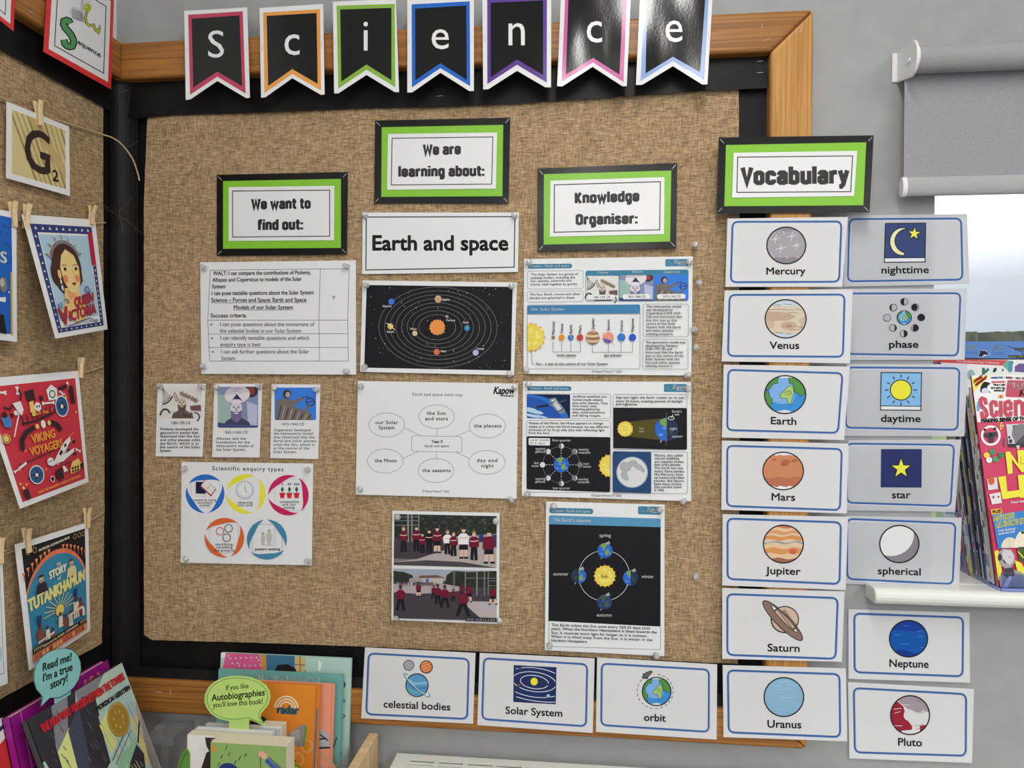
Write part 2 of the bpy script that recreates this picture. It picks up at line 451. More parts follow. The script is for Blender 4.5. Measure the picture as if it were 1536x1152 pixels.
    def fitglyph(s, ch, x0, y0, x1, y1, m, bold=0.0):
        v, f, adv = glyph(ch); xs = [q[0] for q in v]; ys = [q[1] for q in v]; a, b, c, d = min(xs), max(xs), min(ys), max(ys)
        offs = [(0, 0)] if not bold else [(bold * math.cos(q * 0.785), bold * math.sin(q * 0.785)) for q in range(8)]
        pts = []; tri = []
        for ox, oy in offs:
            bb = len(pts); pts += [s.px(x0 + (q[0] - a) / (b - a) * (x1 - x0) + ox, y1 - (q[1] - c) / (d - c) * (y1 - y0) + oy) for q in v]
            for q in f:
                for k in range(1, len(q) - 1): tri.append((bb + q[0], bb + q[k], bb + q[k + 1]))
        s._emit(pts, tri, m, s.nxt())
    def lines(s, rows, cap, m, bold=0.0, aspect=0.95):
        lay = s.nxt()
        for t, x0, x1, y in rows: s.text(t, x0, y, x1, cap, m, bold=bold, aspect=aspect, lay=lay)
    def build(s, name, label=None, cat=None, group=None, parent=None):
        o = mesh_obj(name, s.verts, s.faces, s.mats, s.idx, parent, smooth=False)
        if not s.flat: o.data.polygons.foreach_set('use_smooth', [True] * len(o.data.polygons))
        return meta(o, label, cat, group)
# a clear push pin, one mesh turned on the lathe; copies share it
PIN_GLASS = clear_mat('clear_plastic', (0.97, 0.97, 0.97), 0.12, 0.12)
_n = PIN_GLASS.node_tree.nodes; _l = PIN_GLASS.node_tree.links; _df = _n.new('ShaderNodeBsdfDiffuse'); _df.inputs[0].default_value = (0.9, 0.9, 0.9, 1); _m2 = _n.new('ShaderNodeMixShader'); _m2.inputs[0].default_value = 0.3
_o = [q for q in _n if q.type == 'OUTPUT_MATERIAL'][0]; _l.new(_o.inputs[0].links[0].from_socket, _m2.inputs[1]); _l.new(_df.outputs[0], _m2.inputs[2]); _l.new(_m2.outputs[0], _o.inputs[0])
_pin = None
def push_pin(px, py, d, where, base='wall'):
    global _pin
    loc = P(px, py, -d)
    if _pin is None:
        m = MB(); m.lathe([(0.0, 0.0052), (0.0012, 0.0056), (0.0018, 0.0032), (0.006, 0.0027), (0.007, 0.0046), (0.0096, 0.005), (0.0104, 0.004)], (0, 0, 0), (0, -1, 0), 14)
        m.lathe([(-0.004, 0.0003), (0.0, 0.0005)], (0, 0, 0), (0, -1, 0), 6, 1)
        o = m.build('push_pin', [PIN_GLASS, METAL], smooth=True, loc=(0, 0, 0)); _pin = o
    else:
        o = _pin.copy(); COL.objects.link(o)
    o.location = loc; o.rotation_euler = (random.uniform(-0.5, 0.1), 0, random.uniform(-0.45, 0.45))
    return meta(o, 'clear push pin ' + where, 'push pin', 'clear push pins in the burlap board')
from mathutils import noise
# ------------------------------------------------------------------ room shell
WALLP = noise_mat('grey_wall_paint', (151, 152, 152), (157, 158, 157), 22, rough=0.6, bump=0.12, detail=6, spec=0.25)
LWALLP = noise_mat('pale_wall_paint', (218, 221, 220), (224, 227, 226), 22, rough=0.6, bump=0.12, detail=6, spec=0.25)
XO = P(1401, 400, 0.0).x                    # left edge of the window opening
ZS = P(1500, 889, -0.045).z                 # top of the window sill
ZO = P(1440, 95, 0.0).z                     # top of the opening, behind the blind
b = MB()
b.box((-0.3, 0, -0.1), (XO, 0.28, 2.8)); b.box((XO, 0, -0.1), (3.3, 0.28, ZS - 0.03)); b.box((XO, 0, ZO), (3.3, 0.28, 2.8)); b.box((3.3, 0, -0.1), (5.2, 0.28, 2.8))
meta(b.build('wall_back', WALLP, loc=(0, 0, 0)), kind='structure')
b = MB(); b.box((-0.3, -4.6, -0.1), (0.0, 0.0, 2.8)); meta(b.build('wall_left', LWALLP, loc=(0, 0, 0)), kind='structure')
b = MB(); b.box((-0.3, -4.6, -0.1), (5.2, 0.28, 0.0)); meta(b.build('floor', noise_mat('carpet', (92, 96, 104), (108, 112, 120), 300, rough=0.95), loc=(0, 0, 0)), kind='structure')
b = MB(); b.box((-0.3, -4.6, 2.7), (5.2, 0.28, 2.8)); meta(b.build('ceiling', ink(225, 225, 222), loc=(0, 0, 0)), kind='structure')

b = MB(); b.box((-0.3, -4.8, -0.1), (5.4, -4.6, 2.8)); meta(b.build('wall_rear', LWALLP, loc=(0, 0, 0)), kind='structure')
b = MB(); b.box((5.2, -4.6, -0.1), (5.4, 0.28, 2.8)); meta(b.build('wall_right', LWALLP, loc=(0, 0, 0)), kind='structure')
# ------------------------------------------------------------------ the two display boards
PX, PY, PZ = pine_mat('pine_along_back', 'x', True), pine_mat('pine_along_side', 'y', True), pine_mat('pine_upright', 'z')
BUR_X, BUR_Y = burlap_mat('burlap_back', 'x'), burlap_mat('burlap_side', 'y')
F = 0.035
zt1 = (P(185, 63, -F).z + P(1218, 13, -F).z) / 2; zt0 = (P(273, 114.6, -F).z + P(1153, 77, -F).z) / 2
zb1 = P(196, 1019, -F).z; zb0 = (P(216, 1071, -F).z + P(1214, 1124, -F).z) / 2
xr0, xr1 = P(1152, 600, -F).x, P(1216, 600, -F).x
print('RAILS', P(185, 63, -F).z, P(1218, 13, -F).z, P(273, 114.6, -F).z, P(1153, 77, -F).z, zb1, P(216, 1071, -F).z, P(1214, 1124, -F).z, 'left', L(24, 15, F).z, L(168, 107, F).z, L(169, 51, F).z, 'cam', CAM[:], xr0, xr1)
board = empty('display_board', (0.65, 0, zb0), 'large pine-framed display board covered in burlap on the grey back wall', 'display board')
def rail(name, pts, y0, y1, mat, parent, axis='y'):
    m = MB()
    if axis == 'y': m.prism([(x, y1, z) for x, z in pts], (0, y0 - y1, 0))
    else: m.prism([(y1, x, z) for x, z in pts], (y0 - y1, 0, 0))
    return m.build(name, mat, parent, bevel=0.006, bseg=3)
ht = zt1 - zt0; hb = zb1 - zb0; wr = xr1 - xr0
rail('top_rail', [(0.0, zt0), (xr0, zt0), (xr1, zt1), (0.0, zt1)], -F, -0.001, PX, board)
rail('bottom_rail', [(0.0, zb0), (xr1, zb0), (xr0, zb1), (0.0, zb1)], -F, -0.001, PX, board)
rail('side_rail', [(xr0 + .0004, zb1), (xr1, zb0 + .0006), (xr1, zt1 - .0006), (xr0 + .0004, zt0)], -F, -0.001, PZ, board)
b = MB(); b.box((0.001, -0.0045, zb1 - 0.005), (xr0 + 0.01, -0.001, zt0 + 0.005)); b.build('backing_panel', BLACKP, board)
def wrinkle(u, v):
    q = Vector((u * 7, v * 6, 2.2)); r = Vector((u * 2.2 + 3, v * 9, 5.1))
    return 0.0012 - 0.008 * max(0.0, noise.noise(q * .6) - .05) - 0.007 * max(0.0, noise.noise(r * .7) - .05)
def edge(pts, amp=0.6, n=14, seed=0):
    """a cut cloth edge: slightly uneven"""
    out = []
    for k in range(len(pts)):
        a, c = pts[k], pts[(k + 1) % len(pts)]; d = math.hypot(c[0] - a[0], c[1] - a[1]); m = max(1, int(d / n))
        for j in range(m):
            t = j / m; o = amp * noise.noise(Vector((k * 9.1 + seed, t * m * 0.9, 0.3))) if j else 0
            out.append((a[0] + (c[0] - a[0]) * t - (c[1] - a[1]) / d * o, a[1] + (c[1] - a[1]) * t + (c[0] - a[0]) / d * o))
    return out
s = Sheet([(210, 130), (1112, 120), (1112, 1000), (210, 970)], 'wall', 0.0128, wrinkle, step=12)
s.base_sheet(BUR_X, edge([(222, 150), (660, 140), (1108, 124), (1109, 300), (1109, 700), (1107, 996), (890, 986), (712, 977), (546, 970), (384, 964), (228, 960), (216, 952), (215, 600), (216, 300)]), thick=0.0012)
s.build('burlap_cover', parent=board)
s = Sheet([(200, 113), (1153, 76), (1153, 133), (208, 178)], 'wall', (0.015, 0.015, 0.021, 0.018), lambda u, v: 0.002 * noise.noise(Vector((u * 8, v, 1))), step=20)
s.base_sheet(BLACKP, [(188, 108), (700, 90), (1156, 70), (1152, 132), (1040, 137), (900, 147), (760, 156), (660, 160.5), (560, 162), (400, 168), (260, 173), (208, 177.5), (192, 178)], thick=0.0006); s.build('top_border', parent=board)
s = Sheet([(1106, 120), (1160, 120), (1160, 1080), (1106, 1080)], 'wall', 0.006); s.base_sheet(BLACKP, None, thick=0.0006); s.build('side_border', parent=board)
s = Sheet([(190, 999), (1156, 1045), (1156, 1070), (190, 1022)], 'wall', (0.017, 0.017, 0.026, 0.026)); s.base_sheet(BLACKP, None, thick=0.0006); s.build('bottom_border', parent=board)
m = MB(); A = Vector((0.014, L(166, 560, 0.014).y, 0)); Bp = Vector((P(208, 560, -0.014).x, -0.014, 0)); Cc = Vector((0.016, -0.016, 0)); pr = []
for k in range(9):
    t = k / 8; pr.append(A * (1 - t) ** 2 + Cc * 2 * t * (1 - t) + Bp * t * t)
for k in range(8):
    a, c = pr[k], pr[k + 1]; h = Vector((0.0007, -0.0007, 0)); z0 = Vector((0, 0, zb1 - 0.004)); z1 = Vector((0, 0, zt0 + 0.004))
    m.hexa([a + z0, c + z0, c + h + z0, a + h + z0, a + z1, c + z1, c + h + z1, a + h + z1])
meta(m.build('corner_strip', BLACKP), 'long black card strip folded down the corner between the two boards', 'border strip')
def staple(p, u, parent, nrm):
    u = Vector(u).normalized() * 0.005; nrm = Vector(nrm) * 0.0012; m = MB()
    m.tube([p - u - nrm, p - u + nrm * 0.4, p + u + nrm * 0.4, p + u - nrm], 0.0004, 6)
    return m.build('staple', METAL, parent)
for (x, y, d) in ((1140, 92, 0.0175), (1140, 109, 0.0195), (660, 144, 0.0195), (213, 121, 0.0165)):
    staple(P(x, y, -d), (1, 0, 0.05), board, (0, -1, 0))
for (x, y, u) in ((1143, 40, (0.1, 0, 1)), (1150, 60, (1, 0, 0.2)), (1202, 44, (0.6, 0, 1)), (238, 1038, (1, 0, 0)), (256, 1038, (0, 0, 1))):
    staple(P(x, y, -F - 0.0002), u, board, (0, -1, 0))
# side board
board2 = empty('display_board', (0, -0.62, zb0), 'pine-framed burlap board on the left wall hung with pegged posters', 'display board')
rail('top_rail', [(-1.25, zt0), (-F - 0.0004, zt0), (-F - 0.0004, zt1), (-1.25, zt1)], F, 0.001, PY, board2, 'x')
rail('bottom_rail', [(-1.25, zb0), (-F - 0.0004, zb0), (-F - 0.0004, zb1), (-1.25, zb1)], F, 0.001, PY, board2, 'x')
b = MB(); b.box((0.001, -1.25, zb1 - 0.005), (0.010, -0.0356, zt0 + 0.005)); b.build('backing_panel', BLACKP, board2)
def wr2(u, v): return 0.0015 * noise.noise(Vector((u * 5, v * 7, 8.2)))
s = Sheet([(-60, 30), (156, 160), (154, 966), (-60, 1090)], 'left', 0.0128, wr2, step=12)
s.base_sheet(BUR_Y, edge([(-60, 36), (0, 72), (155, 156), (155, 400), (157, 760), (153, 965), (80, 1005), (0, 1049), (-60, 1083)], seed=4), thick=0.0012); s.build('burlap_cover', parent=board2)
s = Sheet([(-40, -28), (168, 107), (167, 167), (-40, 52)], 'left', (0.015, 0.015, 0.018, 0.018)); s.base_sheet(BLACKP, None, thick=0.0006); s.build('top_border', parent=board2)
s = Sheet([(-40, 1120), (166, 990), (160, 1075), (-40, 1200)], 'left', (0.017, 0.017, 0.026, 0.026)); s.base_sheet(BLACKP, None, thick=0.0006); s.build('bottom_border', parent=board2)
staple(L(47, 18, F + 0.0002), (0, 1, 0), board2, (1, 0, 0))

# ------------------------------------------------------------------ SCIENCE pennants
def laminate(name, c, spec):
    m = noise_mat(name, c, c, 260, rough=0.09, bump=0.02, detail=3, spec=spec); return m
LAMB, LAMW = laminate('laminated_black', (17, 16, 16), 0.55), laminate('laminated_white', (230, 231, 230), 0.5)
def pennant(view, ow, oc, ob, c, letter, box, word, where):
    s = Sheet([(min(p[0] for p in ow), min(p[1] for p in ow)), (max(p[0] for p in ow), min(p[1] for p in ow)), (max(p[0] for p in ow), max(p[1] for p in ow)), (min(p[0] for p in ow), max(p[1] for p in ow))],
              'wall', (0.0375, 0.0375, 0.052, 0.052), BUL[word], view)
    s.step = 6; s.eps = 1.2e-4
    gl_ = 0.16
    s.base_sheet(LAMW, ow, thick=0.0006)
    s.poly(oc, ink(*c, gl_, 0.5)); s.poly(ob, LAMB)
    s.fitglyph(letter, *box, ink(236, 236, 234, gl_, 0.5), bold=0)
    o = s.build('pennant', 'swallow-tailed pennant with %s border and white letter %s %s' % (word, letter, where), 'pennant', 'letter pennants along the top rail')
    e = Vector(s.at(*s.px((ow[0][0] + ow[1][0]) / 2, ow[0][1]), 0))
    for side in (0, 1):
        a, q = (ow[0], ow[-1]) if side == 0 else (ow[1], ow[2]); k = 0.45
        x = a[0] + (q[0] - a[0]) * k + (1 if side == 0 else -1) * 3 * view[2]; y = a[1] + (q[1] - a[1]) * k
        st = staple(Vector(s.at(*s.px(x, y), 0.0006)), (0.05, 0, 1), o, (0, -1, 0)); st['label'] = 'wire staple'
    return o
def bl(a, ph): return lambda u, v: a * math.sin(math.pi * u) * (0.4 + 0.6 * v) + 0.0005 * noise.noise(Vector((u * 3 + ph, v * 2, ph)))
BUL = {'crimson': bl(-0.002, 0), 'orange': bl(0.002, 1), 'lime': bl(0.001, 2), 'blue': bl(0.002, 3), 'purple': bl(0.0015, 4), 'pink': bl(-0.0025, 5), 'light-blue': bl(-0.0025, 6)}
V1, V2, V3 = (260, 0, 3.072), (700, 0, 7.68), (700, 0, 2.844)
pennant(V1, [(50, 50), (340, 33), (353, 450), (335, 452), (203, 373), (78, 458), (57, 460)], [(68, 68), (320, 52), (333, 430), (203, 352), (77, 437)][0:0] or [(68, 68), (320, 52), (333, 431), (203, 353), (77, 437)], [(84, 86), (305, 71), (317, 397), (203, 330), (92, 402)], (180, 62, 90), 'S', (160, 140, 234, 266), 'crimson', 'nearest the corner')
pennant(V1, [(397, 37), (690, 18), (697, 435), (680, 437), (548, 360), (424, 448), (404, 450)], [(414, 58), (676, 42), (681, 417), (548, 341), (420, 429)], [(430, 73), (660, 60), (665, 386), (548, 318), (437, 396)], (224, 152, 74), 'c', (512, 158, 582, 254), 'orange', 'next to the crimson one')
pennant(V1, [(735, 8), (1025, -6), (1040, 424), (1020, 424), (890, 345), (760, 430), (741, 430)], [(752, 26), (1020, 18), (1023, 402), (890, 321), (760, 408)], [(769, 44), (1005, 36), (1005, 370), (890, 297), (774, 376)], (130, 172, 66), 'i', (876, 100, 897, 233), 'lime', 'above the burlap board')
pennant(V1, [(1078, -5), (1385, -8), (1385, 418), (1365, 420), (1231, 335), (1100, 426), (1078, 426)], [(1098, 20), (1366, 6), (1368, 397), (1231, 314), (1099, 403)], [(1114, 40), (1350, 25), (1352, 368), (1231, 291), (1115, 370)], (38, 98, 188), 'e', (1190, 134, 1270, 227), 'blue', 'in the middle of the row')
pennant(V2, [(180, -45), (975, -60), (972, 1005), (905, 1005), (580, 815), (250, 1027), (190, 1030)], [(237, -5), (925, -22), (922, 950), (580, 746), (238, 968)], [(277, 32), (880, 5), (880, 862), (580, 685), (277, 890)], (92, 62, 140), 'n', (482, 266, 670, 522), 'purple', 'right of the blue one')
pennant(V3, [(402, -14), (700, -20), (683, 367), (665, 368), (537, 285), (408, 368), (386, 367)], [(420, -3), (684, -8), (669, 350), (540, 266), (405, 348)], [(434, -1), (667, -4), (652, 318), (540, 247), (423, 318)], (186, 76, 142), 'c', (512, 90, 578, 182), 'pink', 'left of the light blue one')
pennant(V3, [(740, -14), (1050, -22), (1027, 360), (1005, 360), (880, 282), (748, 362), (722, 362)], [(757, -6), (1033, -14), (1013, 341), (880, 260), (742, 345)], [(770, -3), (1018, -8), (996, 308), (880, 242), (763, 313)], (130, 156, 204), 'e', (848, 87, 921, 180), 'light-blue', 'at the right end of the row')

# ------------------------------------------------------------------ framed heading signs
GREEN = ink(126, 186, 50, 0.3, 0.4); DKCARD = ink(22, 21, 22, 0.24, 0.3); LAM = ink(222, 224, 225, 0.3, 0.5); TXT = ink(36, 33, 34, 0.4, 0.4)
BX = {'o': (.49, [[(.17, .095), (.095, .17), (.095, .6), (.17, .675), (.32, .675), (.395, .6), (.395, .17), (.32, .095), 0]]), 'e': (.49, [[(.395, .25), (.395, .17), (.32, .095), (.17, .095), (.095, .17), (.095, .6), (.17, .675), (.32, .675), (.395, .6), (.395, .37), (.1, .37)]]),
      'a': (.49, [[(.1, .53), (.11, .61), (.17, .675), (.32, .675), (.395, .6), (.395, 0)], [(.395, .4), (.17, .4), (.095, .33), (.095, .16), (.16, .09), (.395, .09)]]), 'n': (.49, [[(.095, 0), (.095, .77)], [(.095, .58), (.2, .675), (.32, .675), (.395, .6), (.395, 0)]]),
      'r': (.36, [[(.095, 0), (.095, .77)], [(.095, .55), (.2, .66), (.35, .67)]]), 'u': (.49, [[(.095, .77), (.095, .17), (.17, .095), (.3, .095), (.395, .18)], [(.395, .77), (.395, 0)]]),
      'd': (.49, [[(.395, .095), (.17, .095), (.095, .17), (.095, .6), (.17, .675), (.395, .675)], [(.395, 0), (.395, 1.03)]]), 'b': (.49, [[(.095, .095), (.32, .095), (.395, .17), (.395, .6), (.32, .675), (.095, .675)], [(.095, 0), (.095, 1.03)]]),
      'g': (.49, [[(.395, .095), (.17, .095), (.095, .17), (.095, .6), (.17, .675), (.395, .675)], [(.395, .77), (.395, -.1), (.32, -.18), (.12, -.18)]]), 'c': (.48, [[(.385, .48), (.385, .6), (.32, .675), (.17, .675), (.095, .6), (.095, .17), (.17, .095), (.32, .095), (.385, .17), (.385, .29)]]),
      'l': (.19, [[(.095, 0), (.095, 1.03)]]), 'i': (.19, [[(.095, 0), (.095, .77)], [(.095, .86), (.095, 1.03)]]), 't': (.34, [[(.15, .98), (.15, .16), (.22, .09), (.34, .09)], [(0, .69), (.34, .69)]]), 'f': (.34, [[(.13, 0), (.13, .87), (.2, .94), (.34, .94)], [(0, .69), (.32, .69)]]),
      'w': (.68, [[(.07, .77), (.2, .07), (.34, .6), (.48, .07), (.61, .77)]]), 's': (.465, [[(.365, .54), (.365, .61), (.3, .675), (.16, .675), (.095, .61), (.095, .5), (.16, .42), (.3, .36), (.37, .28), (.37, .16), (.3, .095), (.16, .095), (.095, .16), (.095, .24)]]),
      'y': (.48, [[(.07, .77), (.24, .1)], [(.41, .77), (.22, -.06), (.14, -.17), (.04, -.18)]]), 'W': (.74, [[(.07, 1), (.21, .07), (.37, .8), (.53, .07), (.67, 1)]]), 'K': (.52, [[(.095, 0), (.095, 1)], [(.43, 1), (.19, .48), (.44, 0)]]),
      'O': (.525, [[(.18, .095), (.095, .18), (.095, .82), (.18, .905), (.345, .905), (.43, .82), (.43, .18), (.345, .095), 0]]), 'V': (.52, [[(.06, 1), (.26, .08), (.46, 1)]]), ':': (.19, [[(.095, 0), (.095, .2)], [(.095, .5), (.095, .7)]]), ' ': (.2, [])}
def block_text(s, t, x0, y0, x1, y1, cap):
    """heavy poster lettering drawn stroke by stroke"""
    tot = sum(BX[c][0] + .055 for c in t) - .055; k = (x1 - x0) / tot; sl = (y1 - y0) / (x1 - x0); cur = 0; lay = s.nxt()
    for c in t:
        for st in BX[c][1]:
            cl = st[-1] == 0; pp = [(x0 + (cur + p[0]) * k, y0 + (cur + p[0]) * k * sl - p[1] * cap) for p in st if p != 0]
            s.line(pp, .235 * (k * .7 + cap * .3), TXT, cl, lay=lay)
        cur += BX[c][0] + .055
def sign(view, qb, qg, qw, ql, words, label, d, curl=0.0):
    c0 = P(*[(view[0] + sum(p[0] for p in qb) / 4 / view[2]), (view[1] + sum(p[1] for p in qb) / 4 / view[2])], -d)
    e = empty('heading_sign', c0, label, 'sign', 'black and green heading signs')
    bu = (lambda u, v: curl * (u - 0.5) ** 2 * 4 + 0.0008 * math.sin(5 * u + 3 * v))
    H0 = Sheet(qb, 'wall', d, bu, view)
    def inner(q, dd):
        return Sheet(q, 'wall', d + dd, (lambda u, v: 0.0008 * math.sin(5 * u + 3 * v)) if not curl else (lambda u, v: curl * (u - 0.5) ** 2 * 3.2), view)
    s = Sheet(qb, 'wall', d, inner(qb, 0).bulge, view); s.base_sheet(DKCARD)
    for (cx, cy), (dx, dy) in zip(qb, ((1, 1), (-1, 1), (-1, -1), (1, -1))):
        s.line([(cx + dx * 6, cy + dy * 7), (cx + dx * 22, cy + dy * 24)], 2.4, ink(170, 170, 170, 0.3, 0.6))
    s.build('backing_card', parent=e)['label'] = 'black border card'
    s = inner(qg, 0.0009); s.base_sheet(GREEN); s.build('mount_card', parent=e)['label'] = 'lime green mount'
    s = inner(qw, 0.0018); s.eps = 5e-5; s.base_sheet(LAM); s.line(ql, 4, TXT, True)
    for t, x0, y0, x1, y1, cap in words: block_text(s, t, x0, y0, x1, y1, cap)
    s.build('title_card', parent=e)['label'] = 'white title card'
    return e
VS, VK = (290, 170, 3.072), (770, 200, 2.743)
sign(VS, [(108, 283), (712, 270), (708, 650), (108, 657)], [(137, 312), (680, 302), (680, 620), (137, 624)], [(163, 340), (650, 334), (648, 585), (162, 588)], [(181, 358), (628, 354), (628, 566), (181, 570)],
     [('We want to', 268, 442, 540, 438, 47), ('find out:', 297, 538, 505, 535, 47)], 'black and green sign reading We want to find out', 0.0175)
sign(VS, [(838, 33), (1460, 20), (1453, 415), (833, 415)], [(868, 64), (1428, 53), (1424, 382), (866, 385)], [(897, 95), (1400, 88), (1394, 347), (893, 352)], [(916, 115), (1380, 109), (1375, 326), (912, 330)],
     [('We are', 1059, 192, 1232, 188, 48), ('learning about:', 945, 292, 1341, 288, 47)], 'black and green sign reading We are learning about', 0.0175)
sign(VK, [(100, 145), (675, 122), (670, 472), (100, 487)], [(126, 168), (650, 153), (645, 445), (125, 458)], [(153, 195), (622, 180), (620, 415), (150, 425)], [(169, 212), (605, 199), (602, 397), (168, 407)],
     [('Knowledge', 253, 288, 518, 279, 43), ('Organiser:', 257, 376, 511, 371, 42)], 'black and green sign reading Knowledge Organiser', 0.0175)
sign(VK, [(845, 17), (1483, 8), (1466, 326), (837, 330)], [(875, 48), (1452, 37), (1440, 296), (868, 300)], [(906, 80), (1415, 72), (1402, 258), (900, 265)], [(923, 98), (1396, 93), (1388, 240), (920, 243)],
     [('Vocabulary', 938, 211, 1380, 206, 70)], 'black and green sign reading Vocabulary, fixed over the right frame', 0.0385, curl=0.003)
# ------------------------------------------------------------------ sheets pinned to the burlap
DK = ink(58, 58, 60); MID = ink(105, 106, 108); PALE = ink(224, 226, 228); TEAL = ink(62, 122, 150); NIGHT = ink(28, 27, 30); WH = ink(228, 229, 230)
def curl(a, ph):
    return lambda u, v: 0.0012 + a * (0.5 * math.sin(3.1 * u + ph) + 0.5 * math.cos(4.2 * v + 1.7 * ph)) + a * 1.6 * max(0.0, (v - 0.6)) ** 2 * 3
def sheet(quad, view, ph, a=0.0012, d=0.0165, paper=None):
    s = Sheet(quad, 'wall', d, curl(a, ph), view); s.base_sheet(paper or PAPER); return s
def pins(view, pts, what):
    for (x, y), w in zip(pts, ('at the top left of', 'at the top right of', 'at the bottom right of', 'at the bottom left of')):
        if x is None: continue
        push_pin(view[0] + x / view[2], view[1] + y / view[2], 0.0195, w + ' ' + what)
G = 'sheets pinned to the burlap'
# learning objective table
V = (290, 380, 5.908)
s = sheet([(60, 80), (1440, 62), (1443, 1075), (70, 1068)], V, 0.4)
for pts in ([(150, 150), (1380, 136)], [(150, 150), (128, 592), (145, 955)], [(1380, 136), (1368, 592), (1374, 955)], [(1125, 140), (1113, 592), (1118, 955)], [(128, 592), (1368, 592)], [(128, 715), (1368, 713)], [(128, 834), (1368, 834)], [(145, 955), (1374, 955)]):
    s.line(pts, 4, DK)
lay = s.nxt()
for t, x0, x1, y0, y1 in (('WALT: I can compare the contributions of Ptolemy,', 175, 1043, 194, 185), ('Alhazen and Copernicus to models of the Solar', 169, 960, 252, 243), ('System', 165, 285, 310, 309), ('I can pose testable questions about the Solar System', 160, 1068, 370, 363),
                          ('Science – Forces and Space: Earth and Space', 158, 1003, 430, 428), ('Models of our Solar System', 356, 884, 495, 494), ('Success criteria', 152, 468, 568, 567)):
    s.text(t, x0, y0, x1, 34, DK, y1=y1, bold=1.3, lay=lay)
s.line([(158, 438), (1003, 436)], 4, DK, lay=lay); s.line([(356, 503), (884, 501)], 4, DK, lay=lay)
s.lines([('I can pose questions about the movement of', 234, 1070, 645), ('the celestial bodies in our Solar System', 234, 958, 703), ('I can identify testable questions and which', 236, 1028, 766), ('enquiry type is best', 238, 596, 824), ('I can ask further questions about the Solar', 242, 1024, 887), ('System', 246, 372, 946), ('P', 1234, 1256, 410)], 34, MID, bold=0.9)
for y, x in ((632, 159), (753, 165), (873, 172)): s.ell(x, y, 8, 8, DK, 12)
s.build('paper_sheet', 'printed learning objective table with three bullet points, under the find out sign', 'paper sheet', G)
pins(V, [(105, 135), (1370, 120), (1365, 1050), (95, 1015)], 'the learning objective table')

# three small portrait cards (generic drawn figures)
V = (225, 565, 5.796)
def bearded(s, cx, cy, k, skin, beard, robe, head=None, cv=None):
    def C(pts, m): s.clip(pts, cv, m) if cv else s.poly(pts, m)
    C([(cx - 1.9 * k, cy + 3.2 * k), (cx - 1.3 * k, cy + 1.6 * k), (cx - .5 * k, cy + 1.1 * k), (cx + .6 * k, cy + 1.1 * k), (cx + 1.6 * k, cy + 1.7 * k), (cx + 2.2 * k, cy + 3.2 * k)], robe)
    C(ell(cx, cy, .72 * k, .95 * k, 24), skin)
    C([(cx - .7 * k, cy + .25 * k), (cx - .3 * k, cy + .42 * k), (cx + .3 * k, cy + .42 * k), (cx + .72 * k, cy + .2 * k), (cx + .62 * k, cy + 1.2 * k), (cx + .1 * k, cy + 1.8 * k), (cx - .5 * k, cy + 1.35 * k)], beard)
    C([(cx - .3 * k, cy + .55 * k), (cx + .28 * k, cy + .5 * k), (cx + .2 * k, cy + .66 * k), (cx - .2 * k, cy + .68 * k)], skin)
    for sx_ in (-.3, .28):
        C(ell(cx + sx_ * k, cy - .1 * k, .13 * k, .07 * k, 10), NIGHT)
        C([(cx + (sx_ - .2) * k, cy - .26 * k), (cx + (sx_ + .2) * k, cy - .3 * k), (cx + (sx_ + .2) * k, cy - .36 * k), (cx + (sx_ - .2) * k, cy - .33 * k)], beard)
    C([(cx - .06 * k, cy - .1 * k), (cx + .06 * k, cy - .1 * k), (cx + .16 * k, cy + .3 * k), (cx - .14 * k, cy + .3 * k)], ink(150, 130, 120))
def turban(s, cx, cy, k, cloth, shade, cv):
    s.clip(ell(cx + .1 * k, cy - .95 * k, 1.25 * k, .85 * k, 30, rot=-8), cv, cloth)
    for q in range(5): s.line(clip(ell(cx + .1 * k, cy - .95 * k, (1.1 - .22 * q) * k, (.75 - .1 * q) * k, 16, 190, 350, rot=-8), cv), .07 * k, shade)
    s.clip([(cx - .55 * k, cy - .25 * k), (cx + .05 * k, cy - 1.05 * k), (cx + .65 * k, cy - .3 * k), (cx + .3 * k, cy - .5 * k), (cx - .3 * k, cy - .5 * k)], cv, ink(60, 52, 78))
